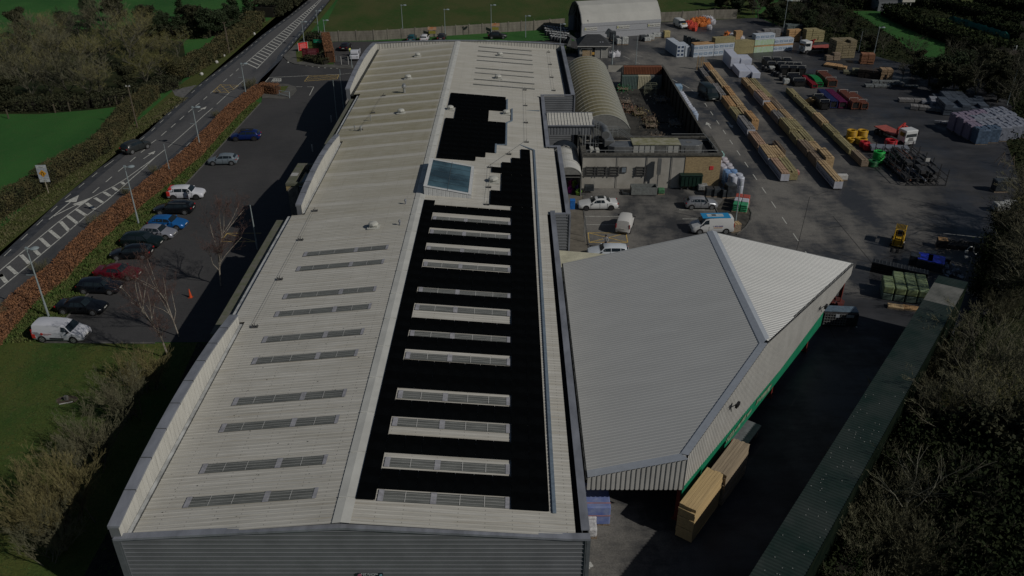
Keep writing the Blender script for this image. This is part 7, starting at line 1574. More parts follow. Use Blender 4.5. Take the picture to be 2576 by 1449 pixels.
# bungalow office
bx0, bx1 = 13.6, 19.3; by0, by1 = 167.3, 172.2
bg_ = thing('site_office', 'small rendered hut with dark hipped roof and open doorway', 'hut', (16.4,169.7,0)); H_ = lambda x: x-16.4; V_ = lambda y: y-169.7
mb = MB(); mb.bx(H_(bx0),H_(bx1),V_(by0),V_(by1),0,2.45); mb.build('wall', mat('hut_render', (.27,.265,.245), .85, var=.1), bg_)
mb = MB(); e = .5; X0_,X1_,Y0_,Y1_ = H_(bx0)-e,H_(bx1)+e,V_(by0)-e,V_(by1)+e; ym = (Y0_+Y1_)/2; r0,r1 = (X0_+2.0,ym,4.2),(X1_-2.0,ym,4.2)
mb.quad((X0_,Y0_,2.5),(X1_,Y0_,2.5),r1,r0); mb.quad((X1_,Y1_,2.5),(X0_,Y1_,2.5),r0,r1); mb.poly([(X1_,Y0_,2.5),(X1_,Y1_,2.5),r1]); mb.poly([(X0_,Y1_,2.5),(X0_,Y0_,2.5),r0]); mb.build('roof', mat('slate', (.028,.030,.033), .7, var=.25, scale=1.5, stretch=(1,1,4)), bg_)
mb = MB(); mb.bx(X0_,X1_,Y0_-.05,Y0_,2.38,2.52); mb.tube((1.6,Y0_+.4,0),(1.6,Y0_+.4,2.4),.05,n=5); mb.build('fascia_board', WHB, bg_)
MB().bx(-.45,.28,V_(by0)-.03,V_(by0)-.01,0,2.1).build('doorway', DKI, bg_); MB().bx(-.42,.2,V_(by0)-.06,V_(by0)-.035,.7,1.2).build('yellow_counter', mat('counter_yellow', (.48,.28,.06), .6), bg_)
MB().bx(H_(bx0)+.25,-1.3,V_(by0)-.03,V_(by0)-.01,1.35,2.1).build('window', mat('win_dull', (.02,.035,.035), .3), bg_)
for x in (.9,1.4): MB().tube((x+.4,Y0_+1.0,3.0),(x+.4,Y0_+.95,3.1),.14,n=10).build('flue_cap', mat('grey_tube', (.20,.21,.24), .4), bg_)
t = thing('timber_screen', 'pale vertical board screen and wire panel in front of the hut', 'fence', (14.2,166.6,0)); mb = MB()
for k in range(11): mb.box((k*.17,0,0),(.13,.04,1.7))
mb.build('boards', TM['pine'], t); MB().path([(-.4,-.2,0),(-.4,-.2,2.1),(1.8,-.2,2.1),(1.8,-.2,0)], .04, 4).build('frame', RAILM, t)
t = thing('handrail', 'grey steel handrail beside the arched roof end', 'railing', (10.6,160.5,0)); MB().path([(0,0,0),(0,0,1.2),(6.5,-.6,1.1),(6.5,-.6,0)], .04, 4).path([(0,0,.6),(6.5,-.6,.55)], .03, 4).build('rail', RAILM, t)
t = thing('low_bank', 'low green bush beside the hall corner', 'shrub', (11.5,172.0,0)); facemesh('leaves', leafquads(np.stack([rng.normal(0,1.,900), rng.normal(0,.4,900), np.abs(rng.normal(.35,.3,900))],1), .16), GT, t)
# long open fronted racking shed with corrugated green roof along the right edge
gs = thing('racking_shed', 'long narrow dark shed with green corrugated roof at the lower right', 'shed', (0,0,0))
GSR = mat('dark_green_sheet', (.012,.026,.020), .4, col2=(.036,.046,.040), scale=.35, spec=.5); GFD = mat('faded_sheet', (.19,.19,.175), .7, col2=(.10,.105,.095), scale=.6)
A_ = Vector((38.7,65.4,0)); dd = Vector((-.602,-.798,0)); nn = Vector((.798,-.602,0)); Ln = 56.0; pp = .27; WS = 2.45
def gp_(s, h, t): p = A_+dd*s+nn*t; return (p.x, p.y, 6.0+.05*t+h)
mb, mf_ = MB(), MB()
for i in range(int(Ln/pp)):
    s0 = i*pp; tgt = mf_ if 1.6 < s0 < 5.2 else mb
    for (a, ha), (c, hc) in zip(((0,.0),(.3,.05),(.55,.05),(.8,0)), ((.3,.05),(.55,.05),(.8,0),(1.,0))): tgt.quad(gp_(s0+a*pp,ha,0), gp_(s0+c*pp,hc,0), gp_(s0+c*pp,hc,WS), gp_(s0+a*pp,ha,WS))
mb.build('roof', GSR, gs); mf_.build('faded_roof_bay', GFD, gs)
def sl(s, t, z): p = A_+dd*s+nn*t; return (p.x, p.y, z)
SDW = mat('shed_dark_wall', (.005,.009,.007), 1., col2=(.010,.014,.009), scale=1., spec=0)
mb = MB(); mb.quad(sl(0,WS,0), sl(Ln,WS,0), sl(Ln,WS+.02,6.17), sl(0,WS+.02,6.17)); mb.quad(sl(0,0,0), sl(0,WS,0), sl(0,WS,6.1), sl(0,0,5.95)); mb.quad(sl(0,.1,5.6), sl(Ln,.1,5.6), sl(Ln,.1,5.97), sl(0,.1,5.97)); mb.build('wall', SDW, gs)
an_ = math.atan2(dd.y, dd.x)
for k in range(15):
    p = sl(.3+k*3.9,.25,0); MB().box(p, (.22,.22,5.9), an_).build('post', DKM, gs)
for k in range(14):
    p = sl(2.2+k*3.9,1.15,0)
    for j, z in enumerate((.3,1.9,3.5)): MB().box((p[0],p[1],z), (3.5,1.4,1.0+.2*((k+j)%2)), an_).build('racked_timber', TM[['brown','grey','green'][(k+j)%3]], gs)
mb = MB()
for k in range(70):
    s = rnd.choice((rnd.gauss(27,3),rnd.gauss(38,4),rnd.uniform(15,50))); t_ = rnd.uniform(.1,2.3); p = gp_(min(Ln-2,max(5,s)),.052,t_); mb.box((p[0],p[1],p[2]),(.03,.045,.008))
mb.build('pale_flecks', WHB, gs)  # small pale flecks scattered along the shed roof
# lamps
PST = mat('lamp_steel', (.30,.35,.36), .45, .3, var=.08)
def lamp(label, x, y, h, head=1, ang=0, group='street lamps', name='street_lamp', arm=False, r=.09):
    t = thing(name, label, 'street lamp', (x, y, 0), R(ang), group); MB().tube((0,0,0),(0,0,h*.22),r*1.25,r*1.2,8).tube((0,0,h*.22),(0,0,h),r,r*.6,8).build('post', PST, t)
    if head: MB().lathe((.75,0,h-.02), [(.1,0),(.36,.05),(.40,.12),(.26,.22),(.05,.24)], 12).build('lamp_head', PST, t, smooth=True); MB().box((.3,0,h),(.6,.1,.09)).box((0,0,h-.05),(.22,.2,.25)).build('bracket', PST, t)
    if arm: MB().box((-.35,0,h*.63),(.95,.05,.05)).build('side_arm', PST, t)
    return t
lamp('nearest grey street lamp by the hedge end', -44.9, 67.9, 7.4, arm=True); lamp('street lamp beside the blue and silver hatchbacks', -44.5, 89.0, 7.2, arm=True)
lamp('street lamp standing in the hedge above the silver blue hatchback', -45.3, 114.0, 6.4, arm=True); lamp('street lamp at the entrance end of the beech hedge', -45.6, 139.0, 6.1, arm=True)
p = at('k',1950,330); lamp('plain white pole leaning over the beech hedge', p.x, p.y, 4.9, 0, name='flag_pole', r=.06, group=None)
lamp('street lamp behind the bright red sign', -44.0, 177.1, 5.0, arm=True); lamp('tallest street lamp at the far side of the entrance', -41.9, 182.3, 6.2, arm=True); lamp('twin camera pole beside the green sign', -40.4, 181.5, 4.4)
def pole(label, f, px, py, h, r=.07, nm='lamp_post', head=0): p = at(f, px, py); return lamp(label, p.x, p.y, h, head, name=nm, r=r, group=None)
pole('white flagpole over the shaded car park, left one', 'n', 1710, 440, 6.6, .07, 'flag_pole'); pole('white flagpole over the shaded car park, right one', 'n', 1785, 320, 6.8, .07, 'flag_pole')
pole('half sunlit pole rising out of the hall shadow', 'r', 870, 440, 5.4, .09, 'flag_pole'); pole('white pole beside the corner of the hall parapet', 'b', 1755, 940, 3.6); pole('lamp post behind the left half of the far parapet', 'b', 2460, 525, 6.9, .08, 'lamp_post', 1)
for X, Y, h, lb in ((1120.3,92,6.,'lamp post behind the middle of the far parapet'),(1236,93,7,'tall lamp post just right of the hall ridge'),(1322,90,4.5,'lamp post behind the right part of the far parapet')): pole(lb, 'D', X, Y+4, h, .08, 'lamp_post', 1)
pole('camera post among the black and white bags', 'c', 240, 600, 4.0, .07, 'lamp_post', 1); pole('tall white twin post beside the white bulk bags', 'c', 950, 945, 6.5, .1); pole('tall grey post right of the white bulk bags', 'c', 1275, 940, 6.0, .07)
pole('lamp post behind the arched shed roof, left one', 'c', 918, 150, 5.5, .08); pole('short lamp post behind the arched shed roof, right one', 'c', 1108, 140, 2.5, .07)
pole('lamp post with blue head in front of the far dark trees', 'd', 1770, 380, 5.9, .08, 'lamp_post', 1); pole('thin pole among the dark far trees', 'd', 1345, 190, 3.8, .06); pole('thin lamp post left of the pair above the board stacks', 'e', 630, 615, 4.3, .06); pole('lamp post right of the pair above the board stacks', 'e', 805, 665, 5.7, .08, 'lamp_post', 1); pole('camera post at the kerb corner of the yard', 'g', 2060, 690, 5.6, .08, 'lamp_post'); pole('thin pole in the shade at the right edge', 'e', 2370, 1240, 6, .06)
p = at('j',1800,940); t = thing('hook_lamp', 'pale swan necked pole standing behind the black bins', 'lamp post', (p.x,p.y,0)); MB().path([(0,0,0),(.1,.1,2.9)], .05, 6).path([(-.6,.2,3.7),(-.4,.2,4.1),(0,.2,4.1),(.1,.2,3.6),(.3,.2,3.3),(.8,.2,3.2)], .05, 6).path([(.1,.1,2.9),(-.4,.15,3.1)], .04, 5).build('post', RAILM, t); MB().box((-.6,.2,3.45),(.25,.2,.25)).box((-.5,.1,2.9),(.3,.25,.2)).build('lamp_head', WHB, t)
WD = mat('pole_wood', (.085,.07,.05), .9, var=.2)
for f, px, py, h, lb in (('a',1350,1255,6.6,'wooden telegraph pole in the roadside hedge'),('a',2250,525,6.2,'wooden telegraph pole beyond the field entrance'),('b',70,735,5.2,'wooden pole in the far roadside hedge'),('b',860,110,4.5,'wooden pole near the far bend')):
    p = at(f, px, py); t = thing('telegraph_pole', lb, 'telegraph pole', (p.x,p.y,0)); MB().tube((0,0,0),(0,0,h),.13,.09,8).build('pole', WD, t); MB().box((0,0,h-.1),(.7,.1,.1)).box((-.25,0,h),(.1,.1,.12)).box((.25,0,h),(.1,.1,.12)).build('crossarm', WHB if f == 'a' and px < 1500 else WD, t)
for i, (px, py) in enumerate([(85,1165),(545,1110),(690,1095),(1080,1040),(1150,1035),(1220,1040)]):
    p = at('a', px, py); t = thing('fence_post', 'short timber fence post at the edge of the copse', 'fence post', (p.x,p.y,0), 0, 'copse fence posts'); MB().box((0,0,0),(.16,.16,1.5)).build('post', WD, t)
# road sign
p = at('k',555,500); t = thing('road_sign', 'tall white road works sign with orange diamond beside the verge', 'road sign', (p.x,p.y,0), R(6)); MB().tube((0,0,0),(0,0,1.9),.06,n=6).build('post', mat('sign_post', (.25,.22,.17), .7), t)
MB().box((0,0,1.6),(1.25,.05,2.3)).build('board', mat('sign_board', (.30,.33,.37), .5), t); MB().box((0,-.035,3.45),(1.15,.02,.38)).box((0,-.035,1.64),(1.15,.02,.55)).build('text_panel', mat('sign_white2', (.40,.42,.42), .5), t)
mb = MB(); mb.poly([(0,-.04,2.28),(.47,-.04,2.78),(0,-.04,3.28),(-.47,-.04,2.78)]); mb.build('orange_diamond', mat('sign_orange', (.50,.24,.02), .5), t)
mb = MB(); mb.path([(-.14,-.05,2.55),(-.14,-.05,2.78),(-.04,-.05,3.0)], .035, 4); mb.path([(.14,-.05,2.55),(.14,-.05,2.78),(.05,-.05,3.0)], .035, 4); mb.build('symbol', BLK_, t)
ink = mat('ink', (.06,.06,.06), .6)
textmesh('lettering', 'Slow', .26, ink, t, Matrix.Translation((0,-.05,3.63)) @ MR); textmesh('lettering', 'ROAD NARROWS', .15, ink, t, Matrix.Translation((0,-.05,2.04)) @ MR); textmesh('lettering', 'AHEAD', .17, ink, t, Matrix.Translation((0,-.05,1.78)) @ MR)
# entrance signs
p = at('b',1090,700); t = thing('entrance_sign', 'bright red board sign on white posts at the entrance', 'sign', (-43.3,172.8,0), R(35)); MB().box((0,0,.3),(2.0,.08,1.5)).build('board', mat('bright_red', (.52,.02,.02), .5), t)
for x in (-1.03,1.03): MB().box((x,0,0),(.08,.1,1.9)).build('post', WHB, t)
mb = MB()
for k in range(6): mb.box((0,-.05,.5+k*.2),(1.4-.2*(k%2),.02,.07))
mb.build('lettering_line', mat('pink_line', (.55,.25,.25), .5), t)
t = thing('entrance_sign', 'wide dark red board sign with pale lettering lines in front of the copper hedge', 'sign', (-40.2,165.8,0), R(-4)); MB().box((0,0,.6),(3.4,.12,1.7)).build('board', mat('maroon_board', (.095,.010,.016), .5), t)
for x in (-1.4,1.4): MB().box((x,.05,0),(.12,.12,.7)).build('post', DKM, t)
mb = MB()
for k in range(5): mb.box((.35,-.075,.85+k*.28),(1.9-.25*(k%2),.02,.08))
for k in range(4): mb.box((-1.2,-.075,.9+k*.33),(.55,.02,.05))
mb.build('lettering_line', mat('pale_pink', (.30,.12,.13), .6), t)
t = thing('entrance_sign', 'small green board sign behind the copper wedge hedge', 'sign', (*at('b',1310,650)[:2],0), R(-5)); MB().box((0,0,.9),(2.4,.08,.7)).build('board', mat('sign_green', (.01,.20,.11), .5), t); MB().box((0,0,0),(.1,.1,.9)).build('post', DKM, t)
MB().box((0,-.05,1.15),(1.6,.02,.1)).build('lettering_line', mat('green_line', (.15,.35,.25), .5), t)
# fence banners
for i, (px, py, lb, c) in enumerate([(1065,120,'orange and yellow banner on the fence behind the hall, left one',0),(1900,70,'orange and yellow banner on the fence behind the hall, right one',0),(905,108,'small pink notice on the concrete fence, left one',1),(1712,62,'small pink notice on the concrete fence, right one',1)]):
    X, Y = 885.05+px*.18999, 56.5+py*.18999; p = at('D', X, Y, 1.3); t = thing('fence_banner', lb, 'banner', (p.x,p.y-.35,1.0 if c == 0 else 1.3))
    if c: MB().box((0,0,0),(.7,.04,.5)).build('panel', mat('pink_notice', (.42,.14,.13), .6), t)
    else: MB().box((0,0,.7),(1.9,.04,.65)).build('panel', mat('orange_panel', (.50,.16,.05), .6, col2=(.45,.35,.25), scale=1.2), t); MB().box((0,.0,-.1),(1.5,.04,.6)).build('lower_panel', mat('olive_panel', (.25,.22,.04), .6), t)
t = thing('height_barrier', 'grey steel gate bar at the car park mouth', 'barrier', (*at('n',1045,170)[:2],0)); e_ = at('n',1150,185)-at('n',1045,170); MB().path([(0,.6,0),(0,.6,1.0),(e_.x+.2,e_.y+.6,1.0),(e_.x+.2,e_.y+.2,0)], .06, 5).path([(0,.6,.5),(e_.x,e_.y+.4,.3)], .05, 5).build('bar', PST, t)
for f, px, py, lb in (('b',1610,890,'left'),('b',1708,890,'right')): p = at(f, px, py); t = thing('gate_post', '%s slim white gate post at the rear car park entry' % lb, 'post', (p.x,p.y,0)); MB().tube((0,0,0),(0,0,1.6),.06,n=6).build('post', WHB, t)
t = thing('gate', 'open tubular steel gate by the copper hedge', 'gate', (*at('b',1540,865)[:2],0)); e_ = at('b',1720,880)-at('b',1540,865); MB().path([(0,0,.3),(0,.4,1.3),(e_.x,e_.y,.9),(0,0,.5)], .035, 4).path([(0,0,.3),(e_.x,e_.y,.6)], .03, 4).build('bars', RAILM, t)
for i, (px, py) in enumerate([(2498,340),(2198,553),(2130,618),(1982,736)]): p = at('a', px, py); t = thing('marker_stone', 'white painted verge stone beside the roadside hedge', 'verge stone', (p.x,p.y,0), rnd.random(), 'verge stones'); MB().lathe((0,0,0), [(.3,0),(.34,.25),(.2,.45),(.03,.5)], 7).build('stone', WHB, t, smooth=True)
t = thing('bollard', 'white capped bollards in the shaded car park, near one', 'bollard', (*at('n',1430,790)[:2],0)); MB().tube((0,0,0),(0,0,1.1),.09,n=8).build('post', WHB, t)
t = thing('bollard', 'white capped bollard in the shaded car park, far one', 'bollard', (*at('n',1645,455)[:2],0)); MB().tube((0,0,0),(0,0,1.1),.09,n=8).build('post', WHB, t)
# far buildings and the dome shaped polytunnel on the right
t = thing('far_house', 'white walled building with blue grey roof at the top edge', 'house', (*at('D',2050,4)[:2],0), R(-5)); MB().box((0,3,0),(15,6,3)).build('wall', WHB, t); mb = MB(); mb.quad((-8,-.4,2.9),(8,-.4,2.9),(8,3,5.2),(-8,3,5.2)); mb.quad((8,6.4,2.9),(-8,6.4,2.9),(-8,3,5.2),(8,3,5.2)); mb.build('roof', mat('blue_roof', (.20,.28,.36), .6), t)
for k in range(5): MB().box((-6+k*3,-.02,1.1),(1.2,.06,1.1)).build('window', GLS, t)
t = thing('far_house', 'grey sheeted pavilion with a white gabled porch among dark hedges', 'house', (*at('e',1010,130)[:2],0), R(5)); MB().box((0,2,0),(7,4,2.3)).build('wall', mat('far_wall', (.14,.15,.16), .7), t); mb = MB(); mb.quad((-3.6,0,2.3),(3.6,0,2.3),(3.6,2.,4),(-3.6,2,4)); mb.quad((3.6,4,2.3),(-3.6,4,2.3),(-3.6,2,4),(3.6,2,4)); mb.build('roof', mat('far_roof', (.05,.055,.06), .7), t)
MB().box((3.8,.6,2.2),(3.2,2.4,1.1)).build('porch', mat('porch_white', (.46,.45,.40), .6), t)
for x in (2.6,3.4,4.6): MB().box((x,-.3,0),(.14,.14,2.2)).build('porch_post', WHB, t)
t = thing('net_tunnel', 'long low teal netting tunnel between dark hedges', 'netting', (0,0,0)); pa, pb = at('e',1720,250), at('e',2360,450); mb = MB(); d_ = pb-pa; nn_ = 26; rows = []
for i in range(nn_+1):
    q_ = pa+d_*(i/nn_); rows.append([Vector((q_.x, q_.y+dy, z+rnd.uniform(-.15,.15))) for dy, z in ((-1.6,.1),(-1.0,.9),(0,1.3),(1.2,.9),(1.8,.1))])
for a, c in zip(rows[:-1], rows[1:]):
    for k in range(4): mb.quad(a[k], c[k], c[k+1], a[k+1])
mb.build('netting', mat('teal_net', (.015,.12,.09), .7, var=.3, scale=1), t)
t = thing('round_stone_store', 'big rounded brown stone dome at the right edge', 'dome', (*at('e',2600,950)[:2],0)); MB().lathe((0,0,0), [(7.4,0),(7.2,1.5),(6.3,3.2),(4.4,4.6),(2.,5.3),(.1,5.5)], 26).build('dome', brickmat('brown_stone', (.10,.075,.05), (.07,.05,.035), (.04,.03,.02), 1.5), t, smooth=True)
p = at('e',2290,900); t = thing('stone_pile', 'reddish brown rubble bank before the dome', 'rubble', (p.x,p.y,0)); MB().lathe((0,0,0), [(4.2,0),(3.2,1.),(1.5,1.5),(.1,1.7)], 14).build('rubble', mat('rubble', (.10,.055,.035), .9, col2=(.06,.06,.05), scale=1.5, bump=.6), t)
for i in range(9): p = at('e', 2170+i*38+(i%2)*10, 608-i*3); t = thing('headstone', 'small pale upright stone in the row beyond the trees', 'stone', (p.x,p.y,0), rnd.random(), 'pale stones beyond the trees'); MB().box((0,0,0),(.7 if i < 3 else .25,.2,.9 if i > 2 else .5)).build('stone', mat('pale_stone', (.28,.30,.31), .7), t)
p = at('e',1580,860); t = thing('tarpaulin', 'pale grey crumpled sheet lying under the trees', 'tarpaulin', (p.x,p.y,0)); facemesh('sheet', leafquads(np.stack([rng.normal(0,1.4,160), rng.normal(0,.8,160), np.abs(rng.normal(.3,.5,160))],1), .5), mat('sheet_pale', (.12,.14,.12), .7), t)
# ================================================================ TREES
class Seg:
    pass
def treemesh(seed, H, spread, kind):
    """returns (trunk MB, crown quads). recursive limbs -> fine twigs as thin blades; optional leaves/ivy"""
    r = random.Random(seed); trunk = MB(); TW_ = []; LF = []
    def ribbon(p, q, w_):
        d = (q-p); s_ = d.cross(Vector((r.gauss(0,1), r.gauss(0,1), r.gauss(0,1)))).normalized()*w_
        TW_.append([tuple(p-s_), tuple(p+s_), tuple(q+s_*.3), tuple(q-s_*.3)])
    def grow(p, d, l, rad, dep, maxd):
        n = 3 if dep < 2 else 2; q = p.copy(); dd_ = d.copy(); pts = [q.copy()]
        for i in range(n):
            dd_ = (dd_+Vector((r.gauss(0,.16), r.gauss(0,.16), r.gauss(.05,.1)))).normalized(); q = q+dd_*l/n; pts.append(q.copy())
        for i, (a, b_) in enumerate(zip(pts[:-1], pts[1:])):
            ra, rb_ = rad*(1-i/n*.45), rad*(1-(i+1)/n*.45)
            if dep <= kind.get('td', 2) and rad > .02: trunk.tube(a, b_, ra, rb_, 5 if dep < 2 else 3, cap=False)
            else: ribbon(a, b_, max(kind.get('mw', .013), ra*.7))
        if dep >= maxd:
            return
        nc = kind['n'][min(dep, len(kind['n'])-1)]
        for k in range(nc):
            t = r.uniform(kind.get('lo', .35), 1.0) if dep else r.uniform(kind['base'], 1.0)
            i = min(n-1, int(t*n)); b0 = pts[i].lerp(pts[i+1], t*n-i)
            a = r.uniform(0, 6.283); up = kind['up'][min(dep, len(kind['up'])-1)]; side = Vector((math.cos(a), math.sin(a), 0))
            nd = (dd_*up + side*(1-up*.5)*spread + Vector((0,0,r.uniform(-.1,.25)))).normalized()
            grow(b0, nd, l*kind['len'][min(dep, len(kind['len'])-1)]*r.uniform(.7,1.15), rad*.5, dep+1, maxd)
            if kind.get('leaf') and dep >= 1:
                for _ in range(kind['leaf']): LF.append(b0+Vector((r.gauss(0,.3), r.gauss(0,.3), r.gauss(0,.25))))
    for s in range(kind.get('stems', 1)):
        a = r.uniform(0, 6.283); tilt = kind.get('tilt', .08)
        grow(Vector((r.gauss(0,.1)*kind.get('stems',1)**.5, r.gauss(0,.1)*kind.get('stems',1)**.5, 0)), Vector((math.cos(a)*tilt, math.sin(a)*tilt, 1)).normalized(), H*kind['trunk'], kind['rad'], 0, kind['depth'])
    return trunk, np.array(TW_), LF
KBARE = dict(n=(10,7,7,7), base=.18, up=(.6,.65,.7,.7), len=(.78,.58,.48,.42), trunk=.60, rad=.17, depth=4)
KBIRCH = dict(td=1, n=(12,9,8,6), base=.25, up=(.85,.65,.6,.5), len=(.5,.48,.45,.42), trunk=.85, rad=.085, depth=4, stems=1, tilt=.03, mw=.007)
KSHRUB = dict(n=(10,8,8), base=.12, up=(.9,.85,.75), len=(.6,.42,.36), trunk=.66, rad=.035, depth=3, stems=19, tilt=.62, mw=.006)
KBUSH = dict(n=(6,5,5), base=.1, up=(.6,.5,.5), len=(.7,.5,.5), trunk=.6, rad=.06, depth=3, stems=6, tilt=.5, leaf=10)
KIVY = dict(n=(12,7,5), base=.1, up=(.5,.5,.5), len=(.45,.5,.5), trunk=.85, rad=.2, depth=3, leaf=26)
KSLIM = dict(n=(26,4,3), base=.06, up=(.75,.6,.5), len=(.17,.45,.5), trunk=1., rad=.16, depth=3, leaf=16)
BARKS = dict(pale=mat('bark_pale', (.16,.155,.12), .85, var=.3), grey=mat('bark_grey', (.075,.072,.052), .9, var=.3), birch=mat('bark_birch', (.34,.31,.26), .8, col2=(.12,.10,.085), scale=4), dark=mat('bark_dark', (.035,.032,.022), .9))
TWG = dict(olive=mat('twig_olive', (.13,.13,.055), .9, col2=(.18,.16,.07), scale=.5), grey=mat('twig_grey', (.10,.10,.06), .9, col2=(.15,.14,.085), scale=.5), red=mat('twig_red', (.085,.050,.042), .9, var=.3), gold=mat('twig_gold', (.18,.155,.065), .9, col2=(.13,.115,.055), scale=.7), yel=mat('twig_moss', (.14,.135,.042), .9, col2=(.105,.10,.042), scale=.5), dk=mat('twig_dark', (.024,.026,.016), .9, col2=(.05,.050,.028), scale=.5))
PROTO = {}
DKL = mat('shade_leaf', (.010,.017,.008), .9, col2=(.024,.030,.013), scale=.6, spec=.05)
def proto(key, seed, H, spread, kind, bark, twig, leafm=None, lsize=.13, thick=1.):
    tr_, TW_, LF = treemesh(seed, H, spread, kind); a = tr_.build('trunk', BARKS[bark]); ms = [('trunk', a.data)]; bpy.data.objects.remove(a)
    if thick != 1: c = TW_.mean(1, keepdims=True); TW_ = TW_
    b = facemesh('crown', TW_, TWG[twig]); ms.append(('crown', b.data)); bpy.data.objects.remove(b)
    if LF and leafm: c = facemesh('leaves', leafquads(np.array([tuple(v) for v in LF]), lsize), leafm); ms.append(('leaves', c.data)); bpy.data.objects.remove(c)
    PROTO[key] = ms
proto('bareA', 11, 8.5, 1.0, KBARE, 'grey', 'olive'); proto('bareB', 12, 9., .85, KBARE, 'grey', 'grey'); proto('bareC', 13, 8., 1.15, KBARE, 'grey', 'yel'); proto('bareD', 14, 9.5, 1., KBARE, 'grey', 'dk')
proto('birchA', 21, 8.5, .55, KBIRCH, 'birch', 'red'); proto('birchB', 22, 8, .6, dict(KBIRCH, stems=1), 'birch', 'red')
proto('lean', 71, 8, .8, dict(KBARE, n=(6,5,4,3), rad=.09, tilt=.12, mw=.008, depth=4), 'pale', 'grey'); proto('shrubA', 31, 3.2, .5, KSHRUB, 'grey', 'gold'); proto('shrubB', 32, 3.0, .55, KSHRUB, 'grey', 'grey')
proto('bushA', 41, 3.4, .9, KBUSH, 'dark', 'dk', DKL, .08); proto('bushB', 42, 3.2, .9, KBUSH, 'dark', 'grey', HEDG, .085); proto('ivyA', 51, 7.5, .8, KIVY, 'dark', 'dk', IVY, .17); proto('ivyB', 52, 7., .9, KIVY, 'dark', 'dk', DHED, .17); proto('slim', 61, 9, .7, KSLIM, 'dark', 'dk', IVY, .17)
print('tree faces', {k: sum(len(m.polygons) for _, m in v) for k, v in PROTO.items()})
def tree(key, label, x, y, s=1., group=None, name='tree', cat='tree', z=0., sz=None, rz=None):
    t = thing(name, label, cat, (x, y, z), rnd.uniform(0, 6.28) if rz is None else rz, group); t.scale = (s, s, sz or s*rnd.uniform(.9,1.1))
    for nm, me in PROTO[key]:
        o = bpy.data.objects.new(nm, me); S.collection.objects.link(o); o.parent = t
    return t
# birches on the lawn edge, shrubs along the wall
p = at('l',1920,1095); tree('birchA', 'nearer white stemmed birch with fine reddish twigs at the lawn edge', p.x, p.y, 1.0, name='birch_tree', cat='birch')
p = at('r',572,740); tree('birchB', 'farther pale birch standing in the hall shadow', p.x, p.y, 1.0, name='birch_tree', cat='birch'); p = at('l',2040,850); tree('birchB', 'thin birch with dark stem right behind the nearer one', p.x, p.y, .75, name='birch_tree', cat='birch')
for f, px, py, k, s, lb in (('m',480,1080,'shrubA',1.5,'golden olive vase shaped shrub, largest by the wall'),('m',420,1290,'shrubB',1.1,'greyer twiggy shrub nearest the hall corner'),('m',700,660,'shrubB',1.35,'grey brown twiggy shrub second from the corner'),('m',930,300,'shrubB',1.25,'twiggy shrub third from the corner'),('m',1060,120,'shrubA',1.2,'golden twiggy shrub fourth from the corner beside the lawn'),('m',330,1150,'shrubA',1.1,'low golden shrub leaning over the lawn at the bottom')):
    p = at(f, px, py); tree(k, lb, p.x, p.y, s, None, 'shrub', 'shrub')
for f, px, py, s in (('l',60,700,.6),('k',1180,900,.55),('k',1850,290,.5),('k',1520,520,.4),('k',560,1420,.5),('a',2480,880,.5),('a',2180,1160,.4),('b',450,1210,.6)): p = at(f, px, py); tree('shrubB', 'small bare twiggy bush growing out of the beech hedge', p.x-.8, p.y, s, 'twiggy bushes in the beech hedge', 'shrub', 'shrub')
# copse on the left
gl = 'bare trees in the roadside copse'
for px, py, k, s in [(120,900,'bareA',1.),(330,1000,'bareB',.95),(520,980,'bareA',.9),(700,960,'bareD',.95),(880,990,'bareB',.9),(1050,960,'bareA',.85),(1250,930,'ivyB',.7),(1450,860,'bareC',.95),(1600,790,'bareC',.85),(1750,760,'bushB',1.4),(60,1060,'ivyB',.7),(250,820,'bareD',1.),(430,760,'bareA',1.),(620,780,'bareB',1.1),(820,760,'bareA',1.1),(1030,720,'bareC',1.15),(1250,700,'bareA',1.2),(1450,640,'bareC',1.),(1640,620,'bareA',.8),(150,650,'bareA',.9),(380,600,'bareB',.95),(600,560,'bareA',1.),(850,520,'bareD',1.),(1080,500,'bareB',1.1),(1300,520,'bareA',1.),(700,430,'bareB',.8),(500,450,'bareA',.8),(1750,560,'bareC',.75),(-100,800,'bareA',1),(-80,600,'bareB',1)]:
    p = at('a', px, py+30); tree(k, {'ivyB':'ivy clad dark tree in the roadside copse','bushB':'bushy undergrowth tree at the copse corner'}.get(k, 'bare olive brown tree in the dense roadside copse'), p.x, p.y, s*1.0, gl if k.startswith('bare') else 'dark trees in the copse')
for px, py, s in [(280,350,.8),(230,400,.7),(860,170,.75),(1120,180,.8),(1210,200,.8),(640,280,.6),(1420,270,.8),(1500,310,.75),(1640,320,.7),(1850,330,.75),(1960,340,.9),(2060,350,.95),(2170,330,.8),(1770,340,.7),(1570,350,.7),(2300,270,.8),(940,240,.7)]:
    p = at('a', px, py+20); tree('ivyA' if rnd.random() < .6 else 'ivyB', 'dark ivy clad tree of the hedge behind the copse', p.x, p.y, s, 'dark trees of the field hedge')
for px, py, s in [(1760,160,.8),(2300,170,1.15),(2440,170,1.0)]: p = at('a', px, py+20); tree('slim', {1760:'slender bare topped tree in the field hedge',2300:'tall narrow ivy clad tree, left of the pair near the road',2440:'tall narrow ivy clad tree, right of the pair near the road'}[px], p.x, p.y, s)
hedge('dark undergrowth hedge below the field hedge trees', [at('a',1400,330), at('a',1750,370), at('a',2080,355), at('a',2350,250)], 4, 2.2, DHED, 26, .26, lump=.6)
hedge('shadowy undergrowth along the front of the copse', [at('a',-200,1060), at('a',400,1070), at('a',900,1040), at('a',1300,980), at('a',1700,850)], 4, 1.5, DHED, 48, .15, lump=.7)
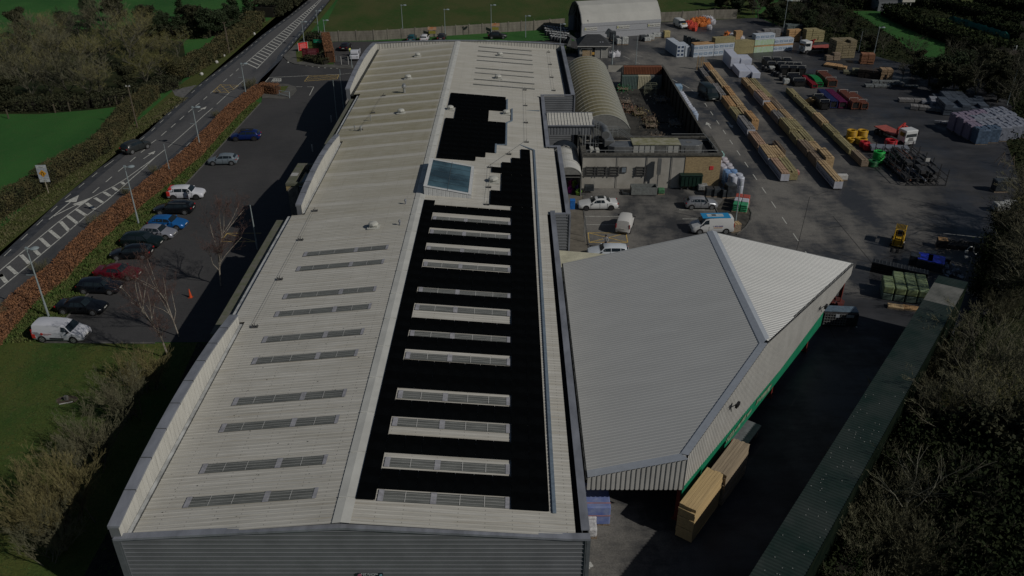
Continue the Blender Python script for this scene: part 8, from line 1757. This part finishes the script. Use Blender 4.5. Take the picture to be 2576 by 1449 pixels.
# trees along the right boundary and the dark wood lower right
gr = 'bare trees of the dark wood on the right'
right = [('u',1130,1300,'lean',1.0),('u',800,1330,'shrubB',1.5),('u',950,1440,'shrubB',1.9),('u',1180,1420,'shrubB',1.7),('u',1350,1300,'bareD',1.),('u',1620,640,'bareC',1.1),('u',1500,620,'bareB',1.0),('u',1380,640,'bareB',1.),('u',1240,560,'bareB',.8),('u',1850,500,'bareA',1.1),('u',1200,900,'bushA',1.6),('u',1450,1000,'bushA',1.8),('u',1700,900,'bushA',2.),('u',1900,800,'ivyB',1.),('u',1600,1200,'bushA',1.8),('u',1850,1250,'bushA',2.),('u',1750,1450,'bushA',2.),('u',1450,1430,'bushA',1.6),('u',950,1150,'shrubB',1.4),('u',820,1000,'shrubB',1.3),('u',1750,350,'bareB',1.1),('u',1400,300,'bareD',.9),('u',1550,200,'bareB',1.1),('u',1900,250,'bareD',1.1),('u',1250,150,'shrubB',1.5),('u',1120,380,'shrubB',1.4),
 ('j',2300,1300,'bareD',.8),('j',2500,1150,'bareD',.9),('j',2200,1450,'shrubB',1.4),('j',2450,900,'bareB',.8),('j',2350,700,'bushA',1.3),('j',2520,600,'bareA',.8),('j',2600,800,'bareD',.9),('j',2300,420,'bushA',1.1),('j',2500,350,'bareD',.8),('j',2600,200,'bareB',.9),('j',2150,1250,'bushA',1.2),('j',2700,1100,'bareD',1.),('j',2700,500,'bareB',1.),('j',2300,1000,'bushA',1.5),('j',2500,1400,'bareB',1.)]
for f, px, py, k, s in right: p = at(f, px, py); s *= .8 if f == 'u' and k[:4] == 'bare' else 1; tree(k, {'lean':'pale slender leaning tree behind the green shed','bushA':'dark brambly bush in the wood on the right','ivyB':'dark ivy covered tree in the wood on the right'}.get(k, 'bare twiggy tree in the dark wood on the right' if k.startswith('bare') else 'upright twiggy shrub beside the green shed'), p.x, p.y, s, None if k == 'lean' else (gr if k.startswith('bare') else ('bushes of the wood on the right' if k in ('bushA','ivyB') else 'twiggy shrubs beside the green shed')), 'tree' if k[:4] in ('bare','lean','ivyB') else 'shrub', 'tree' if k[:4] in ('bare','lean','ivyB') else 'shrub')
gx = 'dark trees beyond the yard boundary'
r2 = random.Random(77)
E_LINE = [(200,330,.9),(330,420,.9),(120,380,.8),(420,300,.9),(520,380,.9),(620,470,.9),(700,560,.8),(800,600,1.),(920,620,1.),(1280,740,1.1),(1350,820,1.),(1250,880,.9),(1150,900,.8),(1450,980,.9),(1600,900,1.1),(1720,800,1.2),(1850,780,1.1),(1900,950,1.),(1750,1000,1.),(1600,1080,.9),(1850,1120,.9),(2050,1000,1.),(2000,1150,.9),(2150,1080,1.),(2250,1180,.9),(2350,1050,1.),(2450,1150,1.),(2500,980,1.),(2200,820,.8),(2450,1300,.9),(2600,1250,1.),(2650,1100,1.),(2100,700,.8)]
for px, py, s in E_LINE: p = at('e', px, py+25); k = r2.choice(['ivyA','ivyB','bareD','ivyB','bareD','ivyA']); tree(k, 'dark leafy tree beyond the right hand yard boundary' if k.startswith('ivy') else 'bare dark tree beyond the right hand yard boundary', p.x, p.y, s*(.52 if py < 950 else .85), gx if k.startswith('ivy') else 'bare trees beyond the yard boundary')
for px, py, s in [(830,60,1),(900,130,.9),(980,60,1.),(1060,120,1.),(1150,180,.9),(1200,60,1.1),(1330,120,1.),(1420,240,.9),(1450,100,1.),(1560,180,1.),(1620,300,1),(1700,330,.9),(1800,240,.9),(1900,330,1.),(2000,280,1.),(2080,360,1.),(2200,300,1.),(2350,330,1.),(2450,240,1.),(1880,440,.8),(2120,470,.9)]: p = at('d', px, py+30); k = r2.choice(['ivyA','ivyB','bareD','bareD','ivyB']); tree(k, 'dark leafy tree behind the far corner of the yard' if k.startswith('ivy') else 'bare tree behind the far corner of the yard', p.x, p.y, s*.62, 'leafy trees behind the far yard corner' if k.startswith('ivy') else 'bare trees behind the far yard corner')
for i, (pts, w_, h, lb) in enumerate([([('e',0,110),('e',400,90),('e',880,60)],9,4.,'thick dark hedge behind the far yard trees'),([('e',1020,170),('e',1300,330),('e',1600,440),('e',1950,560),('e',2300,680)],9,3.6,'dark hedge running diagonally behind the green strip'),([('e',1300,70),('e',1700,110),('e',2050,200),('e',2573,330)],8,3.2,'rough hedge above the teal netting'),([('e',2000,60),('e',2300,100),('e',2700,170)],10,4.,'dark hedge at the top right corner'),([('e',2050,300),('e',2573,470)],7,3,'dark hedge right of the teal netting'),([('D',-20,40),('D',150,20),('D',330,-20)],0,0,None)]):
    if lb: hedge(lb, [at(*q_) for q_ in pts], w_*.55, h*.6, DKL, 26, .26, lump=.7)
hedge('ivy and bramble grown up along the back of the racking shed', [Vector((40.9+.7,62.6,0)), Vector((17.6,31.6,0))], 1.5, 3.6, DKL, 60, .10, lump=.5)
for k in range(2, 7): q_ = Vector((39.5-3.4*k, 59.4-4.5*k, 0)); tree('shrubB', 'twiggy shrub against the back of the racking shed', q_.x+1.3, q_.y-.6, 1.3, 'shrubs behind the racking shed', 'shrub', 'shrub')
# bramble and scrub as ground cover
def scrub(label, P, n, m, size, hgt, name='scrub'):
    xs = [p[0] for p in P]; ys = [p[1] for p in P]; X = rng.uniform(min(xs),max(xs),n*3); Y = rng.uniform(min(ys),max(ys),n*3); PD2 = [tuple(q[:2]) for q in ats('e', [(1150,-60),(2700,-60),(2700,75),(2400,80),(2000,40),(1700,95),(1400,60)])]; PD = [tuple(q[:2]) for q in ats('e', [(560,130),(1000,130),(1350,290),(1650,450),(1640,720),(1400,740),(1100,470)])]; ok = np.array([inpoly(a,b,P) and not inpoly(a,b,PD) and not inpoly(a,b,PD2) for a,b in zip(X,Y)]); X, Y = X[ok][:n], Y[ok][:n]
    Z = np.abs(rng.normal(.3,.5,len(X)))*hgt*(.6+.4*np.sin(X*.7)*np.sin(Y*.6)); o = facemesh(name, leafquads(np.stack([X,Y,np.maximum(.05,Z)],1), size), m); tag(o, label, 'undergrowth', None, 'stuff')
scrub('dark bramble undergrowth covering the wood floor on the right', [(16.2,30.4),(32.8,53),(41,63.8),(48,69),(60,82),(72,100),(90,100),(90,30),(60,20),(14,20)], 130000, mat('bramble_leaf', (.012,.019,.008), .9, col2=(.024,.025,.012), scale=.5, spec=.05), .07, 1.5, 'undergrowth')
scrub('ivy and bramble along the right hand yard boundary', [(56,80),(66,98),(74,118),(84,135),(88,150),(130,150),(110,100),(72,75)], 30000, DKL, .2, 1.6, 'undergrowth')
scrub('rough growth around the far yard boundary', [(88,150),(76,165),(66,184),(60,206),(75,225),(120,225),(150,180),(130,150)], 24000, DKL, .22, 1.2, 'undergrowth')

# ---------------------------------------------------------------- separate pieces become separate parts
def split_loose(o):
    me = o.data; n = len(me.vertices); par = list(range(n))
    def fd(a):
        while par[a] != a: par[a] = par[par[a]]; a = par[a]
        return a
    for e in me.edges:
        a, b = fd(e.vertices[0]), fd(e.vertices[1])
        if a != b: par[a] = b
    G = {}
    for p in me.polygons: G.setdefault(fd(p.vertices[0]), []).append(p)
    if not 2 <= len(G) <= 14: return
    for i, ps in enumerate(list(G.values())):
        vs = sorted({v for p in ps for v in p.vertices}); mp = {v: k for k, v in enumerate(vs)}
        m2 = bpy.data.meshes.new(me.name); m2.from_pydata([me.vertices[v].co[:] for v in vs], [], [[mp[v] for v in p.vertices] for p in ps]); m2.materials.append(me.materials[0]); m2.update()
        if i == 0: keep = m2; continue
        c = o.copy(); c.data = m2; S.collection.objects.link(c)
    o.data = keep
for o in [q for q in S.objects if q.type == 'MESH' and q.parent and q.name.split('.')[0] in ('eaves_ledge','valley_gutter','lap_sheet','joint_strip','text_panel','hands_','side_guard','step_wall','step_trim','corner_trim','portico_pier','gutter','right_coping','end_panel','forks','mudguard','bearer','strap','notice','sill_strip','joint_panel','downpipe','panel','side_letters','leg','foot','white_label','duct_opening','portico_patch','lettering_plate','condenser_unit')]:
    if o.name.startswith('panel') and o.parent.name.startswith(('solar','fence')): continue
    split_loose(o)
# ---------------------------------------------------------------- things that shared a description are told apart by row and order
def scr(o):
    p = o.location; d = p.y*math.cos(PITCH)-(p.z-CAMH)*math.sin(PITCH); return p.x/d, -(p.y*math.sin(PITCH)+(p.z-CAMH)*math.cos(PITCH))/d
BY = {}
for o in S.objects:
    if o.parent is None and o.get('label') and o.get('kind') is None: BY.setdefault(o['label'], []).append(o)
NUM = ['first','second','third','fourth','fifth','sixth','seventh','eighth','ninth','tenth']
for lb, L_o in BY.items():
    if len(L_o) < 2: continue
    L_o.sort(key=lambda o: scr(o)[1]); n = len(L_o); nr = 1 if n <= 8 else math.ceil(n/8); per = math.ceil(n/nr)
    for r in range(nr):
        row = sorted(L_o[r*per:(r+1)*per], key=lambda o: scr(o)[0])
        rn = '' if nr == 1 else [['back','front'],['back','middle','front'],['back','second','third','front'],['back','second','third','fourth','front']][nr-2][r]+' row, '
        for i, o in enumerate(row): o['label'] = '%s, %s%s from the left' % (lb, rn, NUM[i])
for o in S.objects:
    if o.get('label') and o.parent is None and len(o['label'].split()) > 16: print('LONG', o['label'])
    if o.get('label') and o.parent is None and len(o['label'].split()) < 4 and not o.get('kind'): print('SHORT', o['label'])
